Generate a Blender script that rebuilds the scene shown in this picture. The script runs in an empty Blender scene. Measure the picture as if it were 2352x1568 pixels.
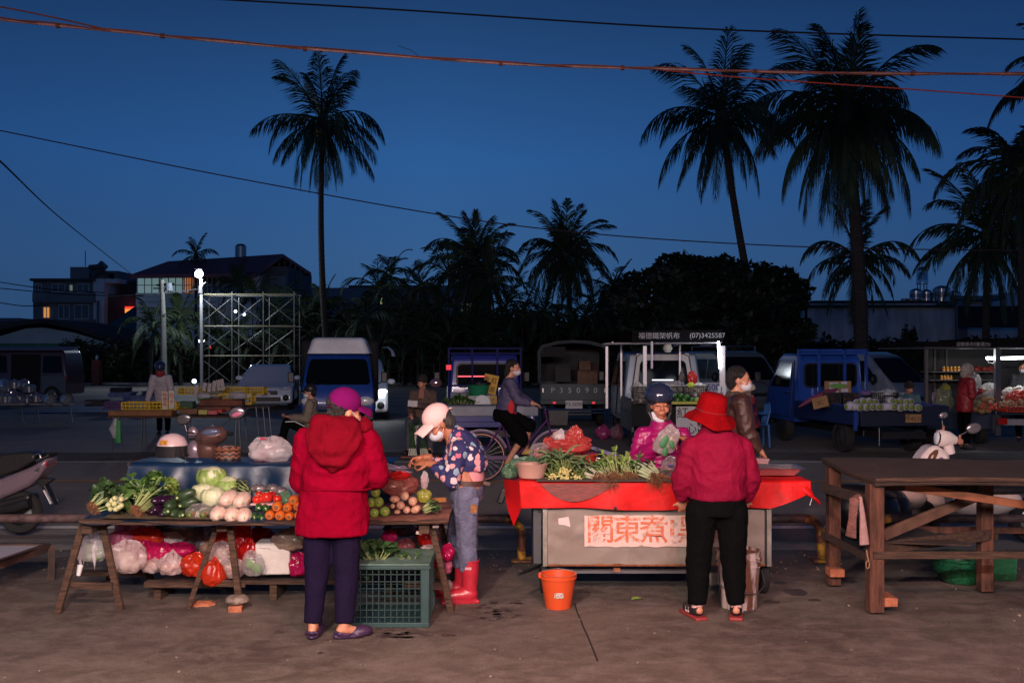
import bpy,math,random
from mathutils import Vector as V,Matrix as MX,Euler,noise
R=math.radians
sc=bpy.context.scene
# ---------------------------------------------------------------- camera
F=2287.0; H=1.75                      # focal length in units of a 2352-wide frame, eye height
cam=bpy.data.cameras.new('camera'); co=bpy.data.objects.new('camera',cam); sc.collection.objects.link(co)
co.location=(0,0,H); co.rotation_euler=(R(90),0,0)
cam.sensor_width=36; cam.lens=36*F/2352; cam.shift_y=33/2352; cam.clip_end=3000; cam.clip_start=.1
sc.camera=co
# ---------------------------------------------------------------- sky
w=bpy.data.worlds.new('World'); sc.world=w; w.use_nodes=True
nt=w.node_tree; bg=nt.nodes['Background']
sky=nt.nodes.new('ShaderNodeTexSky'); sky.sky_type='NISHITA'; sky.sun_disc=False
sky.sun_elevation=R(-3.0); sky.sun_rotation=R(200); sky.air_density=1.0; sky.dust_density=.3; sky.ozone_density=4
tc=nt.nodes.new('ShaderNodeTexCoord'); sp=nt.nodes.new('ShaderNodeSeparateXYZ')
rp=nt.nodes.new('ShaderNodeValToRGB'); mx=nt.nodes.new('ShaderNodeMixRGB'); mx.blend_type='ADD'; mx.inputs[0].default_value=1
nt.links.new(tc.outputs['Generated'],sp.inputs[0]); nt.links.new(sp.outputs[2],rp.inputs[0])
e=rp.color_ramp.elements
e[0].position=0.0; e[0].color=(.040,.098,.215,1)
e[1].position=1.0; e[1].color=(.002,.007,.026,1)
for p_,c_ in ((.09,(.040,.122,.30,1)),(.19,(.027,.118,.345,1)),(.33,(.014,.058,.178,1)),(.55,(.004,.017,.06,1))):
    n_=e.new(p_); n_.color=c_
sk=nt.nodes.new('ShaderNodeMixRGB'); sk.blend_type='MULTIPLY'; sk.inputs[0].default_value=1; sk.inputs[2].default_value=(.05,.05,.05,1)
nt.links.new(sky.outputs[0],sk.inputs[1]); nt.links.new(sk.outputs[0],mx.inputs[1]); nt.links.new(rp.outputs[0],mx.inputs[2])
xr=nt.nodes.new('ShaderNodeValToRGB'); xm=nt.nodes.new('ShaderNodeMapRange'); xm.inputs[1].default_value=-1; xm.inputs[2].default_value=1; nt.links.new(sp.outputs[0],xm.inputs[0]); nt.links.new(xm.outputs[0],xr.inputs[0])
q=xr.color_ramp.elements; q[0].position=.22; q[0].color=(.55,.55,.58,1); q[1].position=.78; q[1].color=(.50,.50,.55,1); n_=q.new(.46); n_.color=(.90,.88,.86,1)
m3=nt.nodes.new('ShaderNodeMixRGB'); m3.blend_type='MULTIPLY'; m3.inputs[0].default_value=1; nt.links.new(mx.outputs[0],m3.inputs[1]); nt.links.new(xr.outputs[0],m3.inputs[2])
nt.links.new(m3.outputs[0],bg.inputs[0]); bg.inputs[1].default_value=1.0
sc.view_settings.view_transform='Standard'; sc.view_settings.look='None'; sc.view_settings.exposure=0; sc.view_settings.gamma=1
sc.render.engine='CYCLES'; sc.cycles.max_bounces=6; sc.cycles.transparent_max_bounces=10; sc.cycles.use_denoising=True
sc.cycles.sample_clamp_indirect=4
# ---------------------------------------------------------------- lamps out of frame (the arcade the photographer stands in)
def lamp(name,loc,e,col,size=.12,kind='POINT',rot=None):
    l=bpy.data.lights.new(name,kind); l.energy=e; l.color=col
    if kind =='POINT': l.shadow_soft_size=size
    elif kind =='AREA': l.size=size
    elif kind =='SPOT': l.shadow_soft_size=size; l.spot_size=R(100); l.spot_blend=1
    o=bpy.data.objects.new(name,l); sc.collection.objects.link(o); o.location=loc
    if rot: o.rotation_euler=rot
    return o
lamp('arcade_lamp',(-1.2,1.9,3.15),790,(1,.74,.60),.12)
lamp('arcade_red_lamp',(1.0,2.0,3.0),380,(1,.28,.22),.12)
lamp('arcade_tube',(0,-3,4.0),1050,(1,.86,.86),9,'AREA',(R(84),0,0)); bpy.data.lights['arcade_tube'].shape='RECTANGLE'; bpy.data.lights['arcade_tube'].size_y=.12
# ---------------------------------------------------------------- coordinates read off the photograph
def P(px,py,d): return V(((px-1176)/F*d,d,H-(py-817)/F*d))
def G(px,py): d=F*H/(py-817); return V(((px-1176)/F*d,d,0))
def XX(px,d): return (px-1176)/F*d
def ZZ(py,d): return H-(py-817)/F*d
CR={'c1': (3.034,0,516.8),'c2': (3.413,631.6,717.8),'c3': (3.151,1148.5,717.8),'c4': (3.034,1665.2,574.2),'c5': (3.413,114.8,976.2),
      'c6': (2.482,631.6,861.3),'c7': (2.730,1091,918.7),'c8': (2.7315,1722.7,918.7),'a1': (2.6,0,775.2),'a2': (2.334,562.7,103.4),
      'a3': (2.482,1464.3,0),'a4': (2.825,660.4,488.1),'a5': (2.0224,2067.2,229.7),'a6': (4.966,1406.8,861.3),'a7': (4.966,1091,832.6),'a8': (4.551,1894.9,803.9)}
def C(k,x,y): s,ox,oy=CR[k]; return (ox+x/s,oy+y/s)
def Q(k,x,y,d): return P(*C(k,x,y),d)
# ---------------------------------------------------------------- materials
MC={}
def mat(name,col,rough=.6,metal=0.,var=0.,scale=8.,bump=0.,bscale=None,col2=None,emit=0.,alpha=1.,transl=0.,spec=.5,sheen=0.,stretch=None,coat=0.,lo=.35,hi=.65):
    if name in MC: return MC[name]
    m=bpy.data.materials.new(name); m.use_nodes=True; t=m.node_tree; b=t.nodes['Principled BSDF']
    b.inputs['Base Color'].default_value=(*col,1); b.inputs['Roughness'].default_value=rough; b.inputs['Metallic'].default_value=metal
    b.inputs['Specular IOR Level'].default_value=spec
    if coat: b.inputs['Coat Weight'].default_value=coat; b.inputs['Coat Roughness'].default_value=.08
    if emit: b.inputs['Emission Color'].default_value=(*col,1); b.inputs['Emission Strength'].default_value=emit
    L=t.links.new
    if var or bump or col2:
        tc=t.nodes.new('ShaderNodeTexCoord'); mp=t.nodes.new('ShaderNodeMapping'); L(tc.outputs['Object'],mp.inputs[0])
        if stretch: mp.inputs['Scale'].default_value=stretch
    if var or col2:
        n=t.nodes.new('ShaderNodeTexNoise'); n.inputs['Scale'].default_value=scale; n.inputs['Detail'].default_value=5; n.inputs['Roughness'].default_value=.6
        L(mp.outputs[0],n.inputs[0]); r=t.nodes.new('ShaderNodeValToRGB'); L(n.outputs[0],r.inputs[0])
        c2=col2 if col2 else tuple(min(1,c*(1+var)) for c in col); c1=col if col2 else tuple(c*(1-var) for c in col)
        r.color_ramp.elements[0].color=(*c1,1); r.color_ramp.elements[0].position=lo; r.color_ramp.elements[1].color=(*c2,1); r.color_ramp.elements[1].position=hi
        L(r.outputs[0],b.inputs['Base Color'])
    if bump:
        n2=t.nodes.new('ShaderNodeTexNoise'); n2.inputs['Scale'].default_value=bscale or scale*3; n2.inputs['Detail'].default_value=6
        L(mp.outputs[0],n2.inputs[0]); bp=t.nodes.new('ShaderNodeBump'); bp.inputs['Strength'].default_value=bump; bp.inputs['Distance'].default_value=.02
        L(n2.outputs[0],bp.inputs['Height']); L(bp.outputs[0],b.inputs['Normal'])
    out=t.nodes['Material Output']; last=b.outputs[0]
    if transl:
        tr=t.nodes.new('ShaderNodeBsdfTranslucent'); tr.inputs[0].default_value=(*col,1); ms=t.nodes.new('ShaderNodeMixShader'); ms.inputs[0].default_value=transl
        L(last,ms.inputs[1]); L(tr.outputs[0],ms.inputs[2]); last=ms.outputs[0]
    if alpha <1:
        tp=t.nodes.new('ShaderNodeBsdfTransparent'); ms=t.nodes.new('ShaderNodeMixShader'); ms.inputs[0].default_value=alpha
        L(tp.outputs[0],ms.inputs[1]); L(last,ms.inputs[2]); last=ms.outputs[0]
    L(last,out.inputs[0]); MC[name]=m
    return m
def bagmat(name,col,alpha=.8): return mat('bag_'+name,col,rough=.17,transl=.55,alpha=alpha,var=.2,scale=8,bump=.7,bscale=11,spec=.8)
# ---------------------------------------------------------------- mesh toolkit
def frame(t):
    t=t.normalized(); a=V((0,0,1)) if abs(t.z) <.95 else V((0,1,0))
    x=a.cross(t).normalized(); return x,t.cross(x).normalized()
def rotm(r): return Euler(r).to_matrix() if r is not None else MX.Identity(3)
class MB:
    def __init__(s): s.v=[]; s.f=[]; s.m=[]
    def add(s,vs,fs,m=0):
        n=len(s.v); s.v += [V(a) for a in vs]; s.f += [tuple(i+n for i in f) for f in fs]; s.m += [m]*len(fs); return s
    def box(s,c,sz,rot=None,m=0,taper=1.):
        r=rotm(rot); c=V(c); vs=[]
        for z in (-1,1):
            k=taper if z >0 else 1
            for x,y in ((-1,-1),(1,-1),(1,1),(-1,1)): vs.append(c+r @ V((x*sz[0]/2*k,y*sz[1]/2*k,z*sz[2]/2)))
        return s.add(vs,[(3,2,1,0),(4,5,6,7),(0,1,5,4),(1,2,6,5),(2,3,7,6),(3,0,4,7)],m)
    def beam(s,a,b,w,h=None,m=0,roll=0):
        h=h or w; a=V(a); b=V(b); x,y=frame(b-a)
        if roll: q=MX.Rotation(roll,3,(b-a).normalized()); x=q @ x; y=q @ y
        vs=[p+x*sx*w/2+y*sy*h/2 for p in (a,b) for sx,sy in ((-1,-1),(1,-1),(1,1),(-1,1))]
        return s.add(vs,[(3,2,1,0),(4,5,6,7),(0,1,5,4),(1,2,6,5),(2,3,7,6),(3,0,4,7)],m)
    def tube(s,pts,r,seg=8,m=0,cap=True,up=None):
        pts=[V(p) for p in pts]; n=len(pts)
        rs=r if isinstance(r,(list,)) else [r]*n
        rings=[]; x=None
        for i,p in enumerate(pts):
            t=(pts[min(i+1,n-1)]-pts[max(i-1,0)])
            if t.length <1e-9: t=V((0,0,1))
            t=t.normalized()
            if up is not None: x=V(up)-t*V(up).dot(t); x.normalize()
            elif x is None: x,_=frame(t)
            else:
                x=x-t*x.dot(t)
                if x.length <1e-6: x,_=frame(t)
                x.normalize()
            y=t.cross(x); q=rs[i]; a,b=q if isinstance(q,tuple) else (q,q)
            rings.append([p+x*math.cos(k*2*math.pi/seg)*a+y*math.sin(k*2*math.pi/seg)*b for k in range(seg)])
        vs=[q for g in rings for q in g]; fs=[]
        for i in range(n-1):
            for k in range(seg): fs.append((i*seg+k,i*seg+(k+1) %seg,(i+1)*seg+(k+1) %seg,(i+1)*seg+k))
        if cap: fs.append(tuple(range(seg-1,-1,-1))); fs.append(tuple((n-1)*seg+k for k in range(seg)))
        return s.add(vs,fs,m)
    def cap(s,a,b,ra,rb,seg=10,m=0):           # tapered capsule
        s.tube([a,b],[ra,rb],seg,m); s.ell(a,(ra,)*3,seg=seg,rings=6,m=m); return s.ell(b,(rb,)*3,seg=seg,rings=6,m=m)
    def ell(s,c,r,rot=None,seg=14,rings=10,m=0,fn=None):
        q=rotm(rot); c=V(c); vs=[c+q @ V((0,0,-r[2]*(fn(V((0,0,-1))) if fn else 1)))]
        for i in range(1,rings):
            a=-math.pi/2+math.pi*i/rings
            for k in range(seg):
                b=2*math.pi*k/seg; u=V((math.cos(a)*math.cos(b),math.cos(a)*math.sin(b),math.sin(a))); g=fn(u) if fn else 1
                vs.append(c+q @ V((u.x*r[0]*g,u.y*r[1]*g,u.z*r[2]*g)))
        vs.append(c+q @ V((0,0,r[2]*(fn(V((0,0,1))) if fn else 1)))); fs=[]
        for k in range(seg): fs.append((0,1+(k+1) %seg,1+k))
        for i in range(rings-2):
            for k in range(seg): a0=1+i*seg; fs.append((a0+k,a0+(k+1) %seg,a0+seg+(k+1) %seg,a0+seg+k))
        t=len(vs)-1; a0=1+(rings-2)*seg
        for k in range(seg): fs.append((a0+k,a0+(k+1) %seg,t))
        return s.add(vs,fs,m)
    def lathe(s,prof,c=(0,0,0),seg=24,rot=None,m=0,close=False):
        q=rotm(rot); c=V(c); vs=[]; fs=[]; n=len(prof)
        for r_,z in prof:
            for k in range(seg): a=2*math.pi*k/seg; vs.append(c+q @ V((r_*math.cos(a),r_*math.sin(a),z)))
        for i in range(n-1):
            for k in range(seg): fs.append((i*seg+k,i*seg+(k+1) %seg,(i+1)*seg+(k+1) %seg,(i+1)*seg+k))
        if close: fs.append(tuple(range(seg-1,-1,-1))); fs.append(tuple((n-1)*seg+k for k in range(seg)))
        return s.add(vs,fs,m)
    def grid(s,fn,nu,nv,m=0):
        vs=[V(fn(i/nu,j/nv)) for j in range(nv+1) for i in range(nu+1)]; k=nu+1
        return s.add(vs,[(j*k+i,j*k+i+1,(j+1)*k+i+1,(j+1)*k+i) for j in range(nv) for i in range(nu)],m)
    def prism(s,poly,x0,x1,m=0,axis='x'):       # poly of (y,z) extruded along x
        n=len(poly); mk=(lambda x,a,b: V((x,a,b))) if axis =='x' else ((lambda x,a,b: V((a,x,b))) if axis =='y' else (lambda x,a,b: V((a,b,x))))
        vs=[mk(x0,*p) for p in poly]+[mk(x1,*p) for p in poly]
        fs=[tuple(range(n-1,-1,-1)),tuple(range(n,2*n))]+[(i,(i+1) %n,n+(i+1) %n,n+i) for i in range(n)]
        return s.add(vs,fs,m)
    def quad(s,a,b,c,d,m=0): return s.add([a,b,c,d],[(0,1,2,3)],m)
TMP=bpy.data.scenes.new('tmp')
def mk(mb,name,mats,smooth=35,flat=False):
    me=bpy.data.meshes.new(name); me.from_pydata([tuple(v) for v in mb.v],[],mb.f)
    mats=mats if isinstance(mats,(list,tuple)) else [mats]
    for m in mats: me.materials.append(m)
    if len(mats) >1: me.polygons.foreach_set('material_index',mb.m)
    me.update()
    if not flat:
        me.polygons.foreach_set('use_smooth',[True]*len(me.polygons))
        if smooth <170: me.set_sharp_from_angle(angle=R(smooth))
    return me
def modmesh(me,mods):
    o=bpy.data.objects.new('t',me); TMP.collection.objects.link(o)
    for k,a in mods:
        md=o.modifiers.new(k,k)
        for x,y in a.items(): setattr(md,x,y)
    vl=TMP.view_layers[0]; vl.update(); dg=vl.depsgraph; r=bpy.data.meshes.new_from_object(o.evaluated_get(dg),depsgraph=dg)
    bpy.data.objects.remove(o); return r
def remesh(mb,name,mats,voxel=.012,sm=6,fn=None):
    me=mk(mb,name,mats); r=modmesh(me,[('REMESH',dict(mode='VOXEL',voxel_size=voxel,use_smooth_shade=True)),('SMOOTH',dict(factor=.5,iterations=sm))])
    r.name=name
    if not r.materials:
        for m in (mats if isinstance(mats,(list,tuple)) else [mats]): r.materials.append(m)
    if fn:
        nr=[v.normal.copy() for v in r.vertices]
        for v,n in zip(r.vertices,nr): v.co=fn(v.co.copy(),n)
        r.update()
    r.polygons.foreach_set('use_smooth',[True]*len(r.polygons)); return r
def pm(o):
    if o is None: return MX.Identity(4)
    m=MX.Translation(o.location) @ o.rotation_euler.to_matrix().to_4x4() @ MX.Diagonal((*o.scale,1))
    return (pm(o.parent) @ m) if o.parent else m
def link(name,me,parent=None,world=True,bev=0):
    o=bpy.data.objects.new(name,me); sc.collection.objects.link(o)
    if parent is not None:
        o.parent=parent
        if world and me is not None: me.transform(pm(parent).inverted())
    if bev:
        b=o.modifiers.new('b','BEVEL'); b.width=bev; b.segments=2; b.limit_method='ANGLE'; b.angle_limit=R(35); b.harden_normals=False
    return o
def part(name,mb,mats,parent,world=True,bev=0,smooth=35,label=None,flat=False):
    o=link(name,mk(mb,name,mats,smooth,flat),parent,world,bev)
    if label: o['label']=label
    return o
def tag(o,label,cat,group=None,kind=None):
    o['label']=label
    if cat: o['category']=cat
    if group: o['group']=group
    if kind: o['kind']=kind
    return o
def thing(name,loc,label,cat,rz=0,group=None):
    o=bpy.data.objects.new(name,None); sc.collection.objects.link(o); o.location=loc; o.rotation_euler=(0,0,rz); o.empty_display_size=.1
    return tag(o,label,cat,group)
def solo(name,mb,mats,label,cat,group=None,bev=0,smooth=35,origin=None,flat=False):
    me=mk(mb,name,mats,smooth,flat); vs=me.vertices
    if origin is None:
        n=max(1,len(vs)); origin=V((sum(v.co.x for v in vs)/n,sum(v.co.y for v in vs)/n,min(v.co.z for v in vs)))
    me.transform(MX.Translation(-V(origin))); o=link(name,me,bev=bev); o.location=origin
    return tag(o,label,cat,group)
def solome(name,me,label,cat,group=None):
    vs=me.vertices; n=max(1,len(vs)); o3=V((sum(v.co.x for v in vs)/n,sum(v.co.y for v in vs)/n,min(v.co.z for v in vs)))
    me.transform(MX.Translation(-o3)); o=link(name,me); o.location=o3; return tag(o,label,cat,group)
def struct(name,mb,mats,smooth=35): o=part(name,mb,mats,None,smooth=smooth); o['kind']='structure'; return o
def dup(o,loc=None,rz=None,label=None,parent=None,scale=None):
    c=o.copy(); sc.collection.objects.link(c); c.parent=parent
    for ch in o.children: dup(ch,parent=c)
    if loc is not None: c.location=loc
    if rz is not None: c.rotation_euler=(0,0,rz)
    if label: c['label']=label
    if scale: c.scale=(scale,)*3
    return c
ORD=['leftmost','second from left','third from left','fourth from left','fifth from left','sixth from left','seventh from left','eighth from left','ninth from left','tenth from left','eleventh from left','twelfth from left']
def nz(p,s=1.,o=0.): return noise.noise(V((p.x*s+o,p.y*s+o*.7,p.z*s-o)))
rnd=random.Random(7)
def txt(s,size,matl,parent,loc,rot=(R(90),0,0),name='lettering',world=True,xs=1.,label=None,ext=.0015,bold=.0,align='CENTER'):
    cu=bpy.data.curves.new('t','FONT'); cu.body=s; cu.size=size; cu.align_x=align; cu.align_y='CENTER'; cu.extrude=ext; cu.offset=bold
    o=bpy.data.objects.new('t',cu); TMP.collection.objects.link(o); vl=TMP.view_layers[0]; vl.update(); dg=vl.depsgraph
    me=bpy.data.meshes.new_from_object(o.evaluated_get(dg),depsgraph=dg); bpy.data.objects.remove(o)
    me.materials.clear(); me.materials.append(matl)
    me.transform(MX.Translation(loc) @ Euler(rot).to_matrix().to_4x4() @ MX.Diagonal((xs,1,1,1)))
    r=link(name,me,parent,world)
    if label: r['label']=label
    return r
# palette
CONC=(.23,.19,.17)
m_wood=mat('weathered_wood',(.085,.045,.028),.85,var=.5,scale=6,bump=.8,bscale=30,stretch=(1,1,9))
m_wood_h=mat('weathered_wood_flat',(.08,.043,.028),.85,var=.5,scale=5,bump=.8,bscale=26,stretch=(1,12,12))
m_skin=mat('skin',(.50,.22,.13),.5,var=.1,scale=30,bump=.15,bscale=120)
m_hair=mat('black_hair',(.010,.008,.007),.45,bump=1,bscale=60,stretch=(3,3,.6))
m_black=mat('black_plastic',(.012,.012,.014),.45,var=.2)
m_rubber=mat('tyre_rubber',(.014,.014,.015),.85,bump=.3,bscale=60)
m_steel=mat('dull_steel',(.35,.35,.37),.35,1)
m_chrome=mat('chrome',(.7,.7,.72),.12,1)
m_glass=mat('dark_car_glass',(.004,.006,.008),.08,spec=.14)
m_redlamp=mat('red_lamp_lens',(.35,.01,.01),.2,coat=1)
m_white=mat('white_paint',(.75,.75,.76),.4)
m_ink=mat('black_ink',(.01,.01,.015),.7)
# ================================================================ SETTING
def sheet(x0,x1,y0,y1,z,nx=1,ny=1): return MB().grid(lambda u,v: (x0+(x1-x0)*u,y0+(y1-y0)*v,z),nx,ny)
def groundmat(name,c1,c2,c3,rough=.85,s1=1.2,s2=9.,sp=120.,wet=.0,bump=.35):
    m=bpy.data.materials.new(name); m.use_nodes=True; t=m.node_tree; L=t.links.new; b=t.nodes['Principled BSDF']
    tc=t.nodes.new('ShaderNodeTexCoord')
    def N(s,d=6,r=.6):
        n=t.nodes.new('ShaderNodeTexNoise'); n.inputs['Scale'].default_value=s; n.inputs['Detail'].default_value=d; n.inputs['Roughness'].default_value=r; n.inputs['Distortion'].default_value=.4
        mp=t.nodes.new('ShaderNodeMapping'); mp.inputs['Scale'].default_value=(1,1.35,1) if s <12 else (1,1,1); L(tc.outputs['Object'],mp.inputs[0]); L(mp.outputs[0],n.inputs[0]); return n
    def ramp(n,a,c,b_,d):
        r=t.nodes.new('ShaderNodeValToRGB'); r.color_ramp.elements[0].position=a; r.color_ramp.elements[0].color=(*c,1); r.color_ramp.elements[1].position=b_; r.color_ramp.elements[1].color=(*d,1); L(n.outputs[0],r.inputs[0]); return r
    def mix(a,b_,f=None,mode='MIX',fac=.5):
        x=t.nodes.new('ShaderNodeMixRGB'); x.blend_type=mode; x.inputs[0].default_value=fac; L(a,x.inputs[1]); L(b_,x.inputs[2])
        if f is not None: L(f,x.inputs[0])
        return x
    n1=N(s1); n2=N(s2,8,.7); n3=N(sp,2)
    r1=ramp(n1,.38,c1,.62,c2); r2=ramp(n2,.42,(0,0,0),.66,(1,1,1))
    rc=t.nodes.new('ShaderNodeRGB'); rc.outputs[0].default_value=(*c3,1)
    mm=t.nodes.new('ShaderNodeMath'); mm.operation='MULTIPLY'; mm.inputs[1].default_value=.55; L(r2.outputs[0],mm.inputs[0])
    a=mix(r1.outputs[0],rc.outputs[0],mm.outputs[0]); g=ramp(n3,.3,(.72,.72,.72),.7,(1.25,1.25,1.25)); f=mix(a.outputs[0],g.outputs[0],mode='MULTIPLY',fac=1)
    L(f.outputs[0],b.inputs['Base Color']); b.inputs['Roughness'].default_value=rough
    if wet: rr=ramp(n1,.45,(rough,)*3,.6,(rough-wet,)*3); L(rr.outputs[0],b.inputs['Roughness'])
    bp=t.nodes.new('ShaderNodeBump'); bp.inputs['Strength'].default_value=bump; bp.inputs['Distance'].default_value=.01; L(n3.outputs[0],bp.inputs['Height']); L(bp.outputs[0],b.inputs['Normal'])
    return m
m_slab=groundmat('stained_concrete',(.08,.057,.047),(.135,.104,.086),(.26,.215,.185),.75,.9,4.5,140,bump=.8)
m_road=groundmat('road_asphalt',(.20,.178,.155),(.25,.22,.19),(.30,.265,.23),.75,.5,6,90)
m_lot=groundmat('lot_asphalt',(.17,.152,.135),(.26,.235,.21),(.33,.30,.27),.7,.25,2.2,60)
m_gut=groundmat('gutter_concrete',(.05,.043,.042),(.12,.10,.095),(.16,.14,.13),.7,2.5,9,120)
m_dirt=groundmat('far_ground',(.02,.024,.02),(.035,.04,.03),(.05,.05,.04),.9,.1,1,20)
struct('ground',sheet(-400,400,-30,900,-.03),m_dirt)
struct('lot_asphalt',sheet(-60,60,16.3,60.5,-.010),m_lot)
struct('road',sheet(-60,60,8.9,16.9,-.006),m_road)
struct('gutter',sheet(-60,60,8.0,9.0,-.002),m_gut)
arc=MB().box((0,-9.2,2.6),(60,.3,5.2)).box((0,-3.6,4.75),(60,11.0,.12)); struct('arcade_building',arc,mat('arcade_paint',(.38,.33,.30),.8,var=.1,scale=1))  # unseen arcade wall and roof, added to block sky light and bounce the lamps
# the slab's broken far edge
def slab():
    mb=MB()
    def fn(u,v):
        x=-9+18*u; y=-4+12.25*v
        if v >.99: y += .12*noise.noise(V((x*1.7,0,0)))+.03*noise.noise(V((x*9,3,0)))
        return (x,y,.002)
    mb.grid(fn,180,2); return mb
struct('pavement',slab(),m_slab)
m_gravel=groundmat('loose_gravel',(.045,.042,.042),(.09,.085,.08),(.14,.13,.12),.9,3,14,200,bump=.8)
struct('gravel_strip',MB().grid(lambda u,v: (-60+120*u,16.75+1.3*v+.25*noise.noise(V((u*70,v*2,1))),.004),160,2),m_gravel)
m_lw=mat('worn_white_line',(.75,.72,.70),.7,var=.2,scale=20,bump=.2); m_ly=mat('worn_yellow_line',(.62,.30,.07),.7,var=.3,scale=20)
for y_,w_,m_,z_ in ((10.18,.15,m_lw,.001),(13.95,.11,m_ly,.001),(16.45,.10,m_lw,.001)): struct('road_line',sheet(-50,50,y_-w_/2,y_+w_/2,z_),m_)
# crack and wet stains on the pavement
crk=MB(); pts=[Q('c7',x,y,1) for x,y in ((625,1275),(655,1370),(690,1440),(715,1510),(745,1568))]
pts=[G(*C('c7',x,y)) for x,y in ((625,1275),(640,1330),(662,1380),(680,1425),(706,1480),(722,1520),(742,1568),(770,1640))]
for a,b in zip(pts,pts[1:]):
    t=(b-a).normalized(); n=V((-t.y,t.x,0))*.006; z=V((0,0,.004)); crk.quad(a-n+z,b-n+z,b+n+z,a+n+z)
struct('pavement_crack',crk,mat('crack_dirt',(.02,.015,.012),.95))
m_wet=mat('wet_stain',(.062,.044,.037),.5,var=.3,scale=10)
def stain(px,py,rx,ry,sd):
    g=G(px,py); r2=random.Random(sd); n=26; vs=[g+V((0,0,.0042))]
    for k in range(n):
        a=2*math.pi*k/n; q=1+.45*noise.noise(V((math.cos(a)*1.6,math.sin(a)*1.6,sd*3.1)))
        vs.append(g+V((math.cos(a)*rx*q,math.sin(a)*ry*q,.0042)))
    return vs,[(0,1+k,1+(k+1) %n) for k in range(n)]
sb=MB(); r_=random.Random(3)
for i in range(26):
    x,y=C('c6',1180+r_.gauss(90,60),1340+r_.gauss(15,28)); vs,fs=stain(x,y,r_.uniform(.01,.038),r_.uniform(.01,.03),i); sb.add(vs,fs)
for i in range(22):
    x,y=C('c6',660+r_.gauss(60,110),1482+r_.gauss(0,16)); vs,fs=stain(x,y,r_.uniform(.012,.05),r_.uniform(.01,.03),i+40); sb.add(vs,fs)
for (px,py,rx,ry,q) in ((1825,1360,.085,.13,71),(1772,1382,.065,.05,72),(1790,1338,.05,.05,73),(1870,1378,.05,.03,74),(640,1452,.03,.03,75),(735,1500,.02,.02,76)):
    vs,fs=stain(px,py,rx,ry,q); sb.add(vs,fs)
struct('wet_patch',sb,m_wet)
gr=MB(); r_=random.Random(8)
for i in range(520):
    y=r_.uniform(5.4,9.0)**1.0; y=y if r_.random() <.25 else r_.uniform(8.0,9.0); s=r_.uniform(.003,.012); gr.ell((r_.uniform(-4.6,4.6),y,.004+s*.4),(s*1.3,s,s*.7),(0,0,r_.random()*3),5,4)
g_=part('grit',gr,mat('grit_stone',(.16,.13,.11),.9,var=.5,scale=30),None,flat=True); g_['kind']='stuff'
# rusty/yellow rail hoops by the road
m_rail=mat('yellow_rusty_rail',(.50,.25,.025),.55,col2=(.10,.03,.015),scale=9,bump=.4,lo=.42,hi=.56)
m_railt=mat('faded_rail_top',(.09,.055,.055),.6,var=.5,scale=14,bump=.3)
def hoop(x0,x1,d,label,top=.40):
    t=thing('guard_rail',((x0+x1)/2,d,0),label,'guard rail',group='low pipe rails along the road')
    r=.037; k=.14
    a=[(x0+.5,d,top-.037),(x0+k,d,top-.037)]; L=[]
    def arc(xc,s):
        return [(xc+s*k*math.sin(math.pi/2*i/6),d,top-.037-k+k*math.cos(math.pi/2*i/6)) for i in range(7)]
    part('rail',MB().tube([(x0+k,d,top-.037),(x1-k,d,top-.037)],r,14),m_railt,t)
    for xc,s in ((x0+k,-1),(x1-k,1)):
        part('post',MB().tube(arc(xc,s)+[(xc+s*k,d,.01)],r*1.01,14),m_rail,t)
        part('base_plate',MB().box((xc+s*k,d,.012),(.17,.17,.02)),m_rail,t,bev=.003)
hoop(-9,XX(1198,8.5),8.5,'long pale pipe rail behind the vegetable table, ending in a yellow rusty post')
hoop(XX(1330,8.5),XX(1886,8.5),8.5,'yellow and rust pipe rail ending between the cart and the wooden table')
hoop(XX(2006,8.5),9,8.5,'yellow pipe rail behind the empty wooden table')
# ---------------------------------------------------------------- overhead cables
def cable(pts,d,r,m,label,name='overhead_cable',n=40,wob=0):
    pts=[P(x,y,d) if not isinstance(d,(list,tuple)) else P(x,y,dd) for (x,y),dd in zip(pts,d if isinstance(d,(list,tuple)) else [d]*len(pts))]
    out=[]
    for i in range(n+1):                      # Catmull-Rom
        t=i/n*(len(pts)-1); k=min(int(t),len(pts)-2); f=t-k
        p0=pts[max(k-1,0)]; p1=pts[k]; p2=pts[k+1]; p3=pts[min(k+2,len(pts)-1)]
        q=.5*((2*p1)+(-p0+p2)*f+(2*p0-5*p1+4*p2-p3)*f*f+(-p0+3*p1-3*p2+p3)*f**3)
        if wob: q += V((0,math.cos(i*.35),math.sin(i*.35)))*wob
        out.append(q)
    return out
m_wire=mat('black_cable',(.002,.002,.003),.9,spec=.1); m_cab=mat('orange_brown_cable',(.028,.006,.004),.8,var=.7,spec=.2,scale=3,stretch=(.5,1,1))
c1=cable([(-60,41),(0,46),(250,71),(600,104),(1150,146),(1500,158),(1900,168),(2352,170),(2420,170)],7,.01,m_cab,'')
t=thing('overhead_cable',c1[0],'thick bundled orange and black cable crossing the whole sky','cable')
part('cable_core',MB().tube(c1,.009,8),mat('dark_core',(.05,.02,.02),.6,var=.5,scale=10),t)
for k in range(2): part('strand',MB().tube(cable([(-60,38),(0,43),(250,69),(600,102),(1150,144),(1500,157),(1900,168),(2352,170),(2420,170)],7,0,None,'',n=120,wob=.008*(1 if k else-1)),.006,6),m_cab,t)
for i in range(9): q=c1[4+i*4]; part('tie',MB().tube([q-V((.012,0,0)),q+V((.012,0,0))],.019,8),m_cab,t)
def wire(pts,d,r,m,label,n=40): solo('overhead_wire',MB().tube(cable(pts,d,0,None,'',n=n),r,6),m,label,'wire')
wire([(-60,8),(0,16),(120,40),(262,72)],7,.006,m_cab,'thin orange strand joining the thick cable at upper left')
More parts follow.
